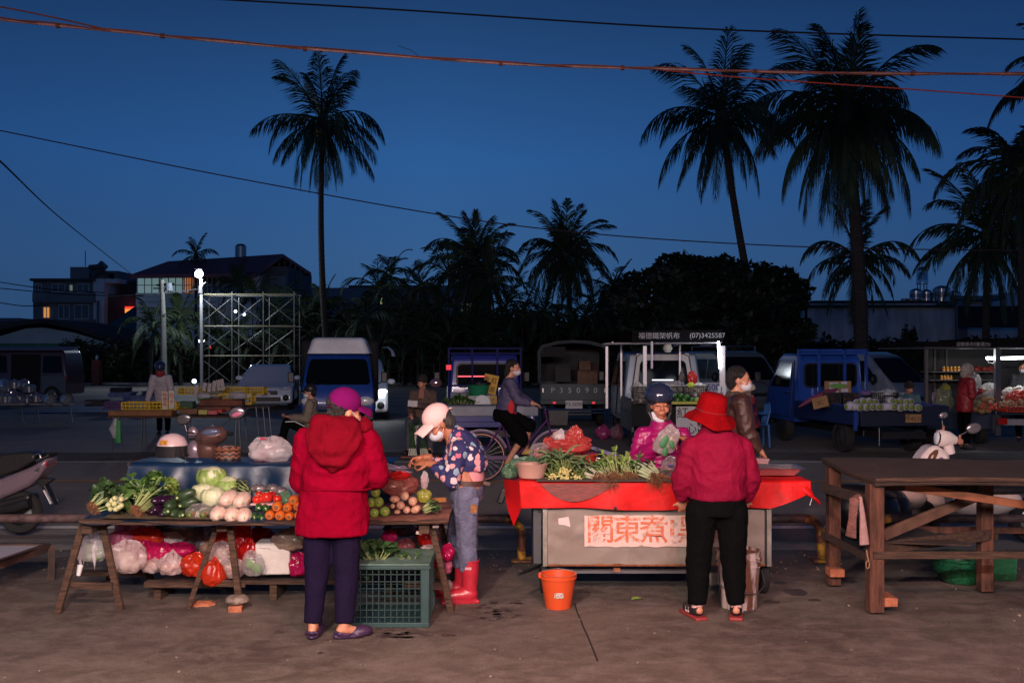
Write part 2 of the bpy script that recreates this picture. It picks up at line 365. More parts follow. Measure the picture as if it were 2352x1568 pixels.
wire([(1490,158),(1700,178),(2100,206),(2420,230)],7,.005,mat('red_cable',(.06,.008,.006),.8,spec=.1),'thin red cable hanging just below the thick one over the palms')
wire([(420,-6),(900,22),(1600,66),(2420,93)],10,.009,m_wire,'black wire highest in the sky')
wire([(-60,288),(0,300),(600,420),(1200,520),(1800,565),(2420,576)],14,.009,mat('violet_wire',(.012,.008,.014),.9,spec=.1),'long thin wire sagging across the middle of the sky')
wire([(-60,320),(0,370),(150,510),(300,628)],[12,14,26,45],.014,m_wire,'wire slanting down from the left edge to the red roofed house')
for i,(a,b,lb) in enumerate((((0,648),(240,672),'upper of the far wires left of the dark house'),((0,662),(330,680),'far wire crossing the dark house front'),((0,695),(110,700),'lowest far wire at the left edge'),((240,680),(465,662),'far wire running to the lamp post'))):
    wire([a,((a[0]+b[0])/2,(a[1]+b[1])/2+5),b],58,.03,mat('pale_wire',(.2,.2,.22),.6) if i ==3 else m_wire,lb,12)
# small electric loose end on the cable
solo('cable_wisp',MB().tube([P(914,106,7),P(945,116,7),P(962,130,7)],.002,5),m_wire,'stray wire end sticking up from the thick cable','wire')
# ---------------------------------------------------------------- palms
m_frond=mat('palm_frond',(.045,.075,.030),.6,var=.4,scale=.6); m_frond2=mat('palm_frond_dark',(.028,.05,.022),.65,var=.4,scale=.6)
m_ptrunk=mat('palm_trunk',(.045,.036,.03),.9,var=.3,scale=3,bump=.8,bscale=6,stretch=(1,1,5))
def frond(mb,o,az,el,L,rs,droop=1.,leaf=.75,n=30,hang=.5,w=.05):
    d0=V((math.cos(az)*math.cos(el),math.sin(az)*math.cos(el),math.sin(el))); pts=[]; p=V(o); d=d0.copy(); m=14
    for i in range(m+1):
        pts.append(p.copy()); p=p+d*(L/m); d=(d+V((0,0,-.105*droop*(.35+i*.22)))).normalized()
    mb.tube(pts,[(.05*(1-i/(m+1))+.008) for i in range(m+1)],5)
    side=V((-math.sin(az),math.cos(az),0)); tw=rs.uniform(-.5,.5); gap=rs.uniform(.2,1.3)
    for i in range(n):
        t=.10+.9*i/n; f=t*m; k=min(int(f),m-1); q=pts[k].lerp(pts[k+1],f-k); tt=(pts[k+1]-pts[k]).normalized()
        sd=MX.Rotation(tw,3,tt) @ side; ll=leaf*L/4.2*(math.sin(math.pi*min(1,.18+t*.78))**.6)*rs.uniform(.85,1.1)
        if rs.random() <.07 or abs(t-gap) <.03: continue
        for s in (-1,1):
            v=(sd*s*(.75-.3*t)+tt*(.75+.6*t)+V((0,0,-hang*rs.uniform(.5,1.5)))).normalized(); v2=(v+V((rs.uniform(-.12,.12),0,-1.1*hang-.15))).normalized()
            a=q; b=q+v*ll*.5; c=b+v2*ll*.55; wv=tt*w
            mb.add([a-wv*.6,a+wv*.6,b+wv,b-wv,c],[(0,1,2,3),(3,2,4)])
def palm(base,top,r0,L,nf,label,seed,cat='palm tree',name='palm_tree',curve=None,hang=.5,leaf=.75,n=30,mf=None,group=None,elr=(-1.3,1.45),w=.05,coco=False):
    rs=random.Random(seed); t=thing(name,base,label,cat,group=group); base=V(base); top=V(top); pts=[]
    for i in range(15):
        u=i/14; q=base.lerp(top,u)
        if curve: q += V(curve)*math.sin(math.pi*u)
        pts.append(q)
    mb=MB(); mb.tube(pts,[r0*(1.35-.35*min(1,i/2))*(1-.35*i/14) for i in range(15)],10)
    for k in range(1,60 if r0 >.12 else 12):
        u=k/60*14 if r0 >.12 else k/12*14; i=min(int(u),13); q=pts[i].lerp(pts[i+1],u-i); rr=r0*(1-.35*u/14)*1.07
        if u >1.5: mb.tube([q-V((0,0,.03)),q+V((0,0,.03))],rr,10)
    part('trunk',mb,m_ptrunk,t); cb=MB()
    cb.ell(top+V((0,0,.1)),(r0*1.6,r0*1.6,r0*3.5))
    ga=2.39996
    for k in range(nf):
        u=(k+.5)/nf; el=elr[1]+(elr[0]-elr[1])*u**.9+rs.uniform(-.1,.1); az=k*ga+rs.uniform(-.2,.2)
        Lk=L*(.72+.4*math.sin(math.pi*min(1,.15+u)))*rs.uniform(.88,1.08)*(1+.8*max(0,u-.5))
        frond(cb,top+V((0,0,.25*(1-u))),az,el,Lk,rs,droop=(.22+.5*rs.random() if el >.75 else .55+.75*rs.random()),hang=hang*rs.uniform(.6,1.5)*(.45 if el >.75 else 1),leaf=leaf,n=n,w=w)
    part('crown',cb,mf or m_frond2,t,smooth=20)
    if coco:
        nb=MB()
        for k in range(9): a=k*2.4; nb.ell(top+V((math.cos(a)*r0*2.1,math.sin(a)*r0*2.1,-.35-.2*rs.random())),(.16,.16,.2),seg=8,rings=6)
        part('coconut_cluster',nb,mat('coconut',(.06,.06,.03),.6),t)
palm(G(757,890)-V((0,0,0)),P(741,285,55),.20,3.8,31,'tall slim coconut palm standing alone left of centre',11,curve=(-.25,0,0),coco=True,n=64,leaf=1.4,w=.032,hang=.8)
palm(P(1772,895,46)*1,P(1657,278,46),.21,3.8,31,'leaning coconut palm rising out of the round dark tree',5,curve=(-.15,0,0),coco=True,n=64,leaf=1.4,w=.032,hang=.8)
palm(V((XX(1980,38),38,0)),P(1944,280,38),.30,4.0,42,'largest coconut palm, with thick trunk and wide crown',23,curve=(.15,0,0),coco=True,n=78,leaf=1.55,hang=.9,w=.030)
palm(V((XX(1992,52),52,0)),P(1968,600,52),.17,3.4,22,'short palm behind the trunk of the largest palm',31,n=40,leaf=1.1,hang=.7)
palm(V((XX(2262,46),46,0)),P(2268,550,46),.19,4.0,32,'dark palm near the right edge above the fruit stall',41,n=44,hang=.7,leaf=1.1)
palm(V((XX(2350,42),42,0)),P(2344,405,42),.19,3.6,30,'tall palm half cut by the right edge of the view',43,n=44,leaf=1.1,hang=.7)
palm(V((XX(2440,36),36,0)),P(2450,190,36),.2,2.9,22,'palm outside the right edge with fronds reaching in at the top corner',47,n=44,leaf=1.1,hang=.7)
palm(V((XX(1082,62),62,0)),P(1092,600,62),.17,3.5,46,'bushy palm left of the pair rising over the dark grove',51,n=40,hang=.5,leaf=1.15)
palm(V((XX(1123,58),58,0)),P(1125,650,58),.10,3.4,24,'thin trunked palm drooping beside the bushy one',53,n=26)
palm(V((XX(1322,60),60,0)),P(1300,590,60),.17,3.5,46,'bushy palm right of the pair rising over the dark grove',57,n=40,hang=.5,leaf=1.15)
# slender areca palms of the grove
rs=random.Random(77); ar=[(868,655,58),(897,625,60),(965,650,57),(1030,620,59),(742,690,64),(845,720,55),(925,720,56),(1010,700,56),(1070,735,57),(1160,700,57),(1200,720,56),(1250,705,56),(1345,720,57),(1408,655,58),(1380,710,56),(1425,730,57),(1270,745,57),(800,740,57),(1110,770,56),(960,770,55),(870,780,57),
    (640,690,66),(580,665,68),(540,770,60),(500,750,60),(610,780,61),(660,760,60),(700,720,62),(545,640,74)]
pl=['tall','forked','ragged','low','thin','leaning','bare stemmed']
for i,(px,py,d) in enumerate(ar):
    tall='above' if py <700 else 'within'
    nb=['the scaffold','the red roof house','the white fairing truck','the white parked car','the brown roofed warehouse','the seated man in brown','the blue truck cab','the cyclist','the canvas truck']
    q=0 if px <560 else 1 if px <690 else 2 if px <800 else 3 if px <890 else 4 if px <990 else 6 if px <1140 else 7 if px <1240 else 8
    palm((XX(px+rs.uniform(-6,6),d),d,0),P(px,py+14,d),.055,2.0 if i %3 else 2.5,13,'%s areca palm %s the grove line behind %s, %s crown' %(pl[i %7],tall,nb[q],['high','half hidden','drooping','spiky','round'][(i*3+i//5) %5]),100+i,name='areca_palm',cat='palm tree',n=14,leaf=1.5,hang=.25,mf=m_frond2,group='slender palms of the grove',elr=(-.6,1.3),w=.06)
palm((XX(383,59),59,0),P(392,790,59),.12,2.0,16,'low bushy palm under the utility pole',201,n=20,leaf=1.1)
palm((XX(415,60),60,0),P(413,735,60),.12,2.3,18,'fan crowned palm between the utility pole and the flood lamp',203,n=22,leaf=1.1,mf=m_frond)
palm((XX(450,66),66,0),P(450,590,86),.12,2.2,14,'palm top showing over the red roof ridge',205,n=18,leaf=1.1)
palm((XX(345,57),57,0),P(352,755,57),.10,2.4,16,'small palm leaning beside the green roof',207,n=20,leaf=1.1)
# ---------------------------------------------------------------- leafy masses
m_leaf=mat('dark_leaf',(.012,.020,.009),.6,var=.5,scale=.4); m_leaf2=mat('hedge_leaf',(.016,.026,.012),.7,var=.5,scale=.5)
def leafmass(blobs,n,size,rs,mb=None):
    mb=mb or MB()
    vol=[b[1][0]*b[1][1]*b[1][2] for b in blobs]; tot=sum(vol)
    for b,vv in zip(blobs,vol):
        c,r=V(b[0]),b[1]
        for k in range(int(n*vv/tot)+1):
            u=V((rs.gauss(0,1),rs.gauss(0,1),rs.gauss(0,1))).normalized(); q=1-.42*rs.random()**1.6; q *= 1+.22*noise.noise(V((u.x*2.2+c.x,u.y*2.2,u.z*2.2+c.z)))
            p=c+V((u.x*r[0],u.y*r[1],u.z*r[2]))*q
            if p.z <.02: continue
            a=V((rs.gauss(0,1),rs.gauss(0,1),rs.gauss(0,.6))).normalized(); bb=a.cross(u+V((rs.random()*.8,rs.random()*.8,.3))).normalized(); s=size*rs.uniform(.6,1.4)
            mb.add([p-a*s,p+bb*s*.5,p+a*s,p-bb*s*.5],[(0,1,2,3)])
    return mb
def tree(px,d,zt,zc,rx,label,seed,nb=14,n=9000,size=.17,mt=None):
    rs=random.Random(seed); x=XX(px,d); t=thing('broadleaf_tree',(x,d,0),label,'tree'); tb=MB()
    tb.tube([(x,d,0),(x+.1,d,zc*.4),(x,d,zc)],[.28,.22,.12],9); bl=[]
    for k in range(nb):
        a=rs.uniform(0,6.28); q=rs.uniform(.15,1)**.6; c=V((x+math.cos(a)*rx*q*.75,d+math.sin(a)*rx*q*.6,zc+rs.uniform(-.85,1)*(zt-zc)*.75*(1.15-q*.55))); rr=rx*rs.uniform(.26,.42); bl.append((c,(rr*1.15,rr,rr*.85)))
        tb.tube([(x,d,zc*.5),(V((x,d,zc*.7))+c)/2,c],[.12,.08,.03],6)
    part('trunk',tb,m_ptrunk,t); part('crown',leafmass(bl,n,size,rs),mt or m_leaf,t,flat=True)
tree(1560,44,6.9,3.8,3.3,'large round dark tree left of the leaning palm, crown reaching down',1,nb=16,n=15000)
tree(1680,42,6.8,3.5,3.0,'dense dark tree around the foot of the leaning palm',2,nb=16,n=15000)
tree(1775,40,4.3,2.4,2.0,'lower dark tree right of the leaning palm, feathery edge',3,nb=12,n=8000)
tree(1475,48,4.6,2.8,1.5,'small bright leaved bush tree where the lamp catches it',4,nb=8,n=4000,mt=mat('lit_leaf',(.10,.14,.03),.6,var=.5,scale=.7))  # lamplit look comes from a brighter leaf colour
def hedge(name,x0,x1,d0,d1,h,n,seed,size=.16,lumps=40,mt=None):
    rs=random.Random(seed); bl=[]
    for k in range(lumps):
        x=rs.uniform(x0,x1); y=rs.uniform(d0,d1); hh=h*rs.uniform(.7,1.12); bl.append(((x,y,hh*.5),(rs.uniform(1.,1.9),rs.uniform(.6,1.2),hh*.55)))
    o=part(name,leafmass(bl,n,size,rs),mt or m_leaf2,None,flat=True); tag(o,None or 'dark undergrowth',None,kind='stuff'); del o['label']; return o
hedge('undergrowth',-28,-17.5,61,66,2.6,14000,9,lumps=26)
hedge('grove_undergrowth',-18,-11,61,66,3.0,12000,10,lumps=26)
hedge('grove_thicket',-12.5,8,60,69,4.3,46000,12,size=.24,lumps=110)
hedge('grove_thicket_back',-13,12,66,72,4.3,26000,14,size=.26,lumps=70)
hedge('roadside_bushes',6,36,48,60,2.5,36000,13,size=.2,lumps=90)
for px,hh in ((2082,753),(2098,757)):
    d=50; x=XX(px,d); t=thing('cypress_tree',(x,d,0),'small pointed cypress before the grey wall, %s of two' %('left' if px <2090 else 'right'),'tree')
    part('trunk',MB().tube([(x,d,0),(x,d,1.5)],.06,6),m_ptrunk,t); part('crown',leafmass([((x,d,ZZ(hh,d)*.55),(.28,.28,ZZ(hh,d)*.5))],900,.1,random.Random(px)),m_leaf2,t,flat=True)
# ---------------------------------------------------------------- fence along the lot
m_post=mat('fence_post',(.09,.09,.09),.8)
f0=thing('lot_fence',(0,60,0),'thin post and wire fence at the back of the car park','fence')
for i in range(34): x=-11+i*.7; part('post',MB().beam((x,60,0),(x,60,1.3),.06),m_post,f0)
mb=MB()
for z in (.4,.8,1.2): mb.tube([(-11,60,z),(12.1,60,z)],.014,4)
part('wire',mb,m_post,f0)
solo('lot_kerb',MB().box((0,60.6,.05),(60,.25,.16)),mat('kerb',(.2,.2,.21),.8,var=.3,scale=2),'low pale kerb closing the car park in front of the hedge','kerb')
t=thing('brick_pillar',P(219,885,60)*1,'single red brick gate pillar in the hedge at left','pillar'); b=V((XX(219,60),60.2,0))
part('shaft',MB().box(b+V((0,0,.75)),(.47,.47,1.5)),mat('red_brick',(.16,.05,.035),.85,var=.4,scale=8,bump=.4),t,bev=.01); part('pillar_lamp',MB().lathe([(.05,0),(.09,.1),(.09,.22),(.03,.3)],b+V((0,0,1.5)),12),mat('milky_lamp',(.4,.5,.6),.4),t)
# ================================================================ BUILDINGS
def pbox(mb,x0,x1,y0,y1,d,dep,m=0):
    a=P(x0,y0,d); b=P(x1,y1,d); z0=min(a.z,b.z); z0=max(z0,0) if y1 >850 else z0
    return mb.box(((a.x+b.x)/2,d+dep/2,(max(a.z,b.z)+z0)/2),(abs(b.x-a.x),dep,abs(max(a.z,b.z)-z0)),m=m)
def bpart(name,parent,m,*a,bev=0,label=None):
    mb=MB()
    for q in a: pbox(mb,*q)
    return part(name,mb,m,parent,bev=bev,label=label)
def mconc(n,c,v=.3,s=.35): return mat(n,c,.85,var=v,scale=s,bump=.2,bscale=4)
m_dkwall=mconc('grey_tiled_wall',(.15,.17,.20)); m_whwall=mconc('pale_wall',(.55,.62,.66),.2); m_dkwin=mat('dark_window',(.015,.022,.03),.12,spec=.8)
m_warm=mat('warm_lit_window',(1,.42,.10),.5,emit=.55); m_pale=mat('pale_lit_window',(.7,.85,.55),.5,emit=.13); m_frame=mat('window_frame',(.5,.55,.6),.5)
def win(t,x0,x1,y0,y1,d,m=None,nx=2,nzz=1,fm=None):
    f=MB(); a=P(x0,y0,d); b=P(x1,y1,d); z0,z1=min(a.z,b.z),max(a.z,b.z); w=.07
    for i in range(nx+1): x=a.x+(b.x-a.x)*i/nx; f.box((x,d-.05,(z0+z1)/2),(w,.08,z1-z0+w))
    for i in range(nzz+1): f.box(((a.x+b.x)/2,d-.045,z0+(z1-z0)*i/nzz),(b.x-a.x+w,.07,w))
    o=part('window',f,fm or m_frame,t); part('pane',MB().box(((a.x+b.x)/2,d-.02,(z0+z1)/2),(b.x-a.x-.01,.03,z1-z0-.01)),m or m_dkwin,o)
# dark three storey house, left
d=100; t=thing('apartment_house',(XX(160,d),d,0),'dark three storey house with rooftop room and one orange lit window','house')
bpart('wall',t,m_dkwall,(76,213,645,790,d,9))
bpart('roof',t,mconc('dark_roof',(.05,.055,.06)),(68,216,639,645,d-.8,10.5))
bpart('balcony_band',t,mconc('band',(.16,.18,.2)),(74,215,672,694,d-.9,.9),(74,215,733,745,d-.9,.9))
bpart('rooftop_room',t,m_dkwall,(161,205,613,640,d+1,5),(205,262,622,628,d+1,5),(262,272,622,642,d+1,5),(205,250,628,642,d+1.5,4))
bpart('stair_wall',t,m_whwall,(214,239,640,790,d-.4,8))
bpart('side_wing',t,mconc('brick_wing',(.075,.05,.05)),(239,312,676,790,d+.5,8),(277,312,645,676,d+2,6)); bpart('parapet',t,m_whwall,(239,274,640,650,d,5))
win(t,100,115,705,730,d-.05,m_warm,2); win(t,160,168,654,670,d-.05,m_pale,1); win(t,82,96,652,670,d-.05); win(t,120,150,652,670,d-.05); win(t,135,160,700,732,d-.05); win(t,178,205,652,671,d-.05); win(t,172,205,700,732,d-.05)
win(t,222,230,690,750,d-.45,None,1)
bpart('neon_sign',t,mat('red_neon',(1,.04,.02),emit=1.6),(287,314,704,709,d-.6,.2)); bpart('lit_doorway',t,mat('orange_glow',(1,.30,.05),emit=1.2),(287,303,709,722,d-.5,.1))
part('solar_heater',MB().tube([P(214,632,d),P(240,606,d)],.5,8).tube([P(205,614,d-.5),P(240,611,d-.5)],.25,8),mat('dark_tank',(.06,.07,.08),.4),t)
part('antenna',MB().tube([P(196,612,d),P(196,576,d)],.04,5),m_wire,t)
# red roofed house
d=84; t=thing('balcony_house',(XX(500,d),d,0),'two storey white house with wide red roof and balcony behind the flood lamp','house')
m_hw=mconc('house_white',(.75,.80,.80),.1)
bpart('wall',t,m_hw,(314,596,632,800,d,12))
bpart('side_wing',t,mconc('grey_metal',(.10,.11,.13)),(596,662,612,800,d+1,10)); bpart('lean_to',t,mconc('pale_metal',(.18,.22,.25)),(620,655,634,720,d-.1,3))
rf=MB(); A=[P(298,632,d-2.5),P(560,622,d-2.5),P(714,627,d-2.5)]
# roof: two slopes meeting on a long ridge, gable toward the right
e0=P(298,631,d-3); e1=P(588,628,d-3); r0=P(386,600,d+5); r1=P(650,583,d+3); b1=P(715,626,d+8); b0=P(450,631,d+14); th=V((0,0,-.3))
rf.add([e0,e1,r1,r0,e0+th,e1+th,r1+th,r0+th],[(0,1,2,3),(7,6,5,4),(0,4,5,1),(1,5,6,2),(0,3,7,4)])
rf.add([r0,r1,b1,b0,r0+th,r1+th,b1+th,b0+th],[(0,1,2,3),(7,6,5,4),(1,5,6,2),(2,6,7,3),(3,7,4,0)])
rf.add([e0,r0,b0,e0+th],[(0,1,2)])
part('roof',rf,mat('dark_red_roof',(.22,.07,.09),.6,var=.2,scale=.6,stretch=(8,.2,1)),t)
tr=MB()
for k in range(6):
    x=640+k*12; tr.beam(P(x,628,d+4),P(x+4,588+k*6.5,d+4),.1)
for k in range(5): tr.beam(P(655+k*9,628,d+4),P(664+k*9,720,d+5),.12)
for k in range(6): tr.beam(P(650,640+k*14,d+4.3),P(700,634+k*14,d+4.3),.08); tr.beam(P(652,640+k*14,d+4.3),P(698,654+k*14,d+4.3),.06)
part('roof_truss',tr,mat('truss_steel',(.10,.10,.12),.6),t)
pb=mat('bluish_lit_window',(.35,.55,.55),.3,emit=.3); m_cur=mat('curtain_glow',(1,.35,.10),emit=.35)
for (a,b,m_) in ((316,366,pb),(372,420,pb),(424,440,m_cur),(466,498,None),(504,530,None),(536,560,None)): win(t,a,b,636,674,d-.1,m_,3,2)
bpart('balcony_slab',t,m_hw,(312,500,696,706,d-2.4,2.4)); bpart('balcony_rail',t,m_hw,(312,500,675,679,d-2.4,.2))
bl=MB()
for k in range(40): x=XX(315+k*4.7,d-2.3); z=ZZ(697,d); bl.lathe([(.05,0),(.10,.18),(.05,.45),(.08,.72)],(x,d-2.3,z),6)
part('baluster_row',bl,m_hw,t); bpart('rail_post',t,m_hw,(312,316,672,700,d-2.45,.3),(366,370,672,700,d-2.45,.3),(424,428,672,700,d-2.45,.3))
part('water_tank',MB().lathe([(0,0),(.5,0),(.5,1),(.3,1.2),(0,1.25)],P(553,592,d+4),12),m_steel,t)
bpart('shop_light',t,mat('shop_white',(1,.85,.6),emit=1.8),(482,490,806,811,d-4,.1),(494,500,800,804,d-4,.1),(470,476,817,820,d-4,.1)); bpart('shop_sign',t,mat('shop_red',(1,.12,.05),emit=1.0),(478,494,795,800,d-4,.1))
# low houses at left
d=78; t=thing('gable_house',(XX(120,d),d,0),'low white gabled house with curved dark roof at far left','house')
gb=MB(); ps=[P(-60,790,d),P(-60,830,d),P(258,830,d),P(258,790,d),P(170,764,d),P(100,752,d),P(60,754,d),P(0,772,d)]
gb.prism([(p.x,p.z) for p in ps],d,d+9,axis='y'); part('wall',gb,mconc('blue_white',(.34,.42,.46),.15),t)
rb=MB(); rp_=[(-60,770),(0,757),(60,744),(100,742),(170,756),(258,787),(290,800)]
for a,b in zip(rp_,rp_[1:]):
    p,q=P(*a,d-.8),P(*b,d-.8); p2,q2=p+V((0,11,0)),q+V((0,11,0)); h=V((0,0,.35)); rb.add([p,q,q2,p2,p+h,q+h,q2+h,p2+h],[(3,2,1,0),(4,5,6,7),(0,1,5,4),(2,3,7,6),(1,2,6,5),(3,0,4,7)])
part('roof',rb,mconc('black_roof',(.03,.03,.035)),t)
bpart('green_wainscot',t,mconc('green_band',(.05,.16,.10)),(-60,200,788,796,d-.1,.1))
d=88; t=thing('shed_house',(XX(250,d),d,0),'low shed with dark red roof between the gabled house and the palms','house')
s=MB(); a,b,c_,e_=P(180,785,d),P(330,800,d),P(330,757,d+8),P(200,755,d+8); s.add([a,b,c_,e_],[(0,1,2,3)]); s.add([V(p)-V((0,0,.25)) for p in (a,b,c_,e_)],[(3,2,1,0)]); part('roof',s,mat('maroon_roof',(.07,.02,.03),.7),t); bpart('wall',t,m_dkwall,(190,325,790,840,d+.5,7))
d=90; t=thing('green_roof_house',(XX(290,d),d,0),'house with blue green sloping roof below the balcony','house')
s=MB(); q4=[P(236,755,d),P(345,757,d),P(345,702,d+9),P(310,703,d+9)]; s.add(q4+[p-V((0,0,.3)) for p in q4],[(0,1,2,3),(7,6,5,4),(0,4,5,1),(0,3,7,4)]); part('roof',s,mat('teal_roof',(.06,.12,.13),.6,var=.2,scale=1),t); bpart('wall',t,m_dkwall,(245,345,757,830,d+.5,7))
d=96; t=thing('far_annex',(XX(450,d),d,0),'pale annex wall seen between the palms under the balcony','building'); bpart('wall',t,mconc('annex',(.2,.26,.3)),(320,470,760,840,d,5)); bpart('roof',t,m_dkwall,(315,475,755,760,d-.5,6))
d=130; t=thing('flat_building',(XX(20,d),d,0),'flat low pale building at the far left edge','building'); bpart('wall',t,mconc('far_pale',(.2,.22,.25)),(-60,74,736,800,d,8)); bpart('roof',t,m_dkwall,(-60,43,730,738,d-1,9))
# long brown roofed building behind grove
d=135; t=thing('long_warehouse',(XX(900,d),d,0),'long low warehouse with brown roof and pale walls behind the grove','building')
bpart('wall',t,mconc('warehouse_wall',(.35,.46,.55),.2),(703,1112,686,830,d,20))
s=MB(); q4=[P(694,687,d-2),P(1114,688,d-2),P(1114,655,d+24),P(703,662,d+24)]; s.add(q4+[p-V((0,0,.5)) for p in q4],[(0,1,2,3),(7,6,5,4),(0,4,5,1),(0,3,7,4),(1,5,6,2)]); part('roof',s,mat('brown_roof',(.36,.19,.16),.8,var=.2,scale=.3,stretch=(3,.1,1)),t)
bpart('ridge_cap',t,mat('brown_roof2',(.12,.06,.05),.8),(800,1112,655,661,d+24,1)); bpart('awning',t,m_dkwall,(805,870,692,697,d-3,3)); win(t,1060,1085,696,716,d-.1,m_pale,3,3)
t=thing('small_sign',P(875,691,100),'tiny lit coloured sign between the slender palms','sign'); bpart('sign_face',t,mat('tiny_sign',(.9,.75,.35),emit=.5),(874,877,684,688,100,.1),(874,877,693,698,100,.1)); bpart('sign_green',t,mat('tiny_green',(.1,.8,.3),emit=.5),(874,877,689,692.5,100,.1)); bpart('sign_pole',t,m_post,(875,876,698,820,100,.1))
# middle right buildings
d=120; t=thing('small_white_house',(XX(1425,d),d,0),'small white house end visible between grove and round tree','house'); bpart('wall',t,mconc('w2',(.28,.36,.40),.15),(1398,1452,690,830,d,10)); bpart('roof',t,m_dkwall,(1392,1452,672,692,d-.5,11)); win(t,1408,1436,700,712,d-.1,m_pale,5)
d=95; t=thing('white_block',(XX(1828,d),d,0),'plain pale block building with roof tank right of the round tree','building'); bpart('wall',t,m_whwall,(1780,1856,664,800,d,8)); bpart('roof',t,mconc('g3',(.32,.36,.4)),(1776,1860,647,665,d-.4,9)); bpart('tank_stand',t,m_whwall,(1764,1806,636,650,d+2,3))
part('water_tank',MB().lathe([(0,0),(.55,0),(.6,.5),(.55,1.0),(.3,1.25),(0,1.3)],P(1780,640,d+3),14),mat('tank_steel',(.55,.6,.66),.25,.9),t); bpart('utility_box',t,m_dkwall,(1739,1756,640,652,d+2,2))
d=70; t=thing('grey_warehouse',(XX(2030,d),d,0),'long stained grey concrete wall building with dark cornice','building')
m_st=mat('stained_grey_wall',(.26,.31,.36),.9,col2=(.55,.60,.66),scale=.5,lo=.3,hi=.6,stretch=(2,1,.7),bump=.3,bscale=2)
bpart('wall',t,m_st,(1846,2200,706,840,d,14)); bpart('cornice',t,mconc('black_cornice',(.03,.033,.04)),(1842,2202,700,706,d-.5,15),(1870,2140,690,697,d+.6,12)); bpart('parapet',t,m_st,(1860,2150,697,702,d+.3,13))
bpart('pilaster',t,m_dkwall,(2200,2222,690,840,d-.3,14))
part('ladder',MB().tube([P(1926,697,d-.2),P(1926,716,d-.2)],.03,5).tube([P(1936,697,d-.2),P(1936,716,d-.2)],.03,5),m_steel,t)
def tank(px,py,d,r,h,label,leg=0):
    t=thing('water_tank',P(px,py,d),label,'water tank',group='steel rooftop water tanks'); b=P(px,py,d)
    part('vessel',MB().lathe([(0,0),(r,.0),(r*1.03,h*.3),(r*.98,h*.34),(r*1.03,h*.6),(r*.98,h*.64),(r,h*.9),(r*.7,h*1.06),(r*.25,h*1.15),(0,h*1.16)],b+V((0,0,leg)),18),mat('tank_steel',(.55,.6,.66),.25,.9),t)
    lg=MB()
    for k in range(4): a=k*1.57+.8; lg.beam(b+V((math.cos(a)*r*.8,math.sin(a)*r*.8,0 if leg else-.4)),b+V((math.cos(a)*r*.8,math.sin(a)*r*.8,leg+.02)),.07)
    part('stand',lg,m_steel,t)
tank(2118,674,d+3,.42,1.1,'small water tank raised on a tall stand, topmost on the grey roof',.7); tank(2104,698,d+2,.45,.8,'steel tank left below the raised tank',.2); tank(2128,698,d+2.5,.4,.75,'steel tank right below the raised tank',.2)
tank(2163,697,d+2,.62,1.0,'widest steel tank right of the raised tank',.15); tank(2192,697,d+4,.5,.75,'rightmost partly hidden steel tank',.1)
for i,x in enumerate((2075,2103)):
    t=thing('air_conditioner',P(x+8,700,d+1),'white outdoor air conditioner on the grey roof, %s of two' %('left','right')[i],'air conditioner'); bpart('casing',t,m_whwall,(x,x+20,685,700,d+1,.5)); part('fan_grille',MB().tube([P(x+9,692,d+.98),P(x+9,692,d+.93)],.2,16),m_black,t)
d=66; t=thing('billboard',(XX(2265,d),d,0),'large dark blank billboard on the pale wall at right','billboard'); bpart('board',t,mat('maroon_board',(.022,.014,.016),.8),(2202,2345,703,752,d-.5,.3)); bpart('backing_frame',t,m_dkwall,(2198,2202,700,800,d-.4,.3),(2345,2349,700,800,d-.4,.3))
t=thing('right_building',(XX(2290,72),72,0),'pale building behind the billboard with dark flat roof','building'); bpart('wall',t,m_st,(2200,2460,700,840,72,10)); bpart('roof',t,m_dkwall,(2195,2310,679,688,71.5,10)); bpart('upper_wall',t,m_whwall,(2225,2460,686,702,74,7),(2310,2460,672,690,75,6))
bpart('pole',thing('telegraph_pole',G(1852,885),'dark telegraph pole beside the pale block building','pole'),m_wire,(1850.5,1854.5,660,885,60,.2))
# utility pole, scaffold and flood lamp
t=thing('utility_pole',(XX(373,56),56,0),'grey concrete utility pole left of the flood lamp','pole'); x=XX(373,56)
part('shaft',MB().tube([(XX(372,56),56,ZZ(643,56)),(XX(375,56),56,ZZ(730,56)),(XX(377,56),56,0)],[.12,.15,.19],12),mconc('pole_concrete',(.16,.16,.15),.25,2),t)
part('crossarm',MB().beam(P(360,655,56),P(400,652,56),.1).beam(P(352,662,56.2),P(395,663,56.2),.07),m_wire,t); part('transformer',MB().tube([P(388,668,56),P(388,650,56)],.2,10),m_dkwall,t); part('step_bolt',MB().beam(P(376,721,55.8),P(383,721,55.8),.05),m_steel,t)
m_gal=mat('galvanised_tube',(.20,.20,.19),.45,.3,var=.3,scale=1)
t=thing('scaffold_tower',(XX(570,56),56,0),'tall galvanised scaffold of cross braced frames beside the flood lamp','scaffold')
xs=[463,533,605,676]; zs=[ZZ(y,56) for y in (676,749,817,885)]; zs[3]=0; dd=(56,57.4)
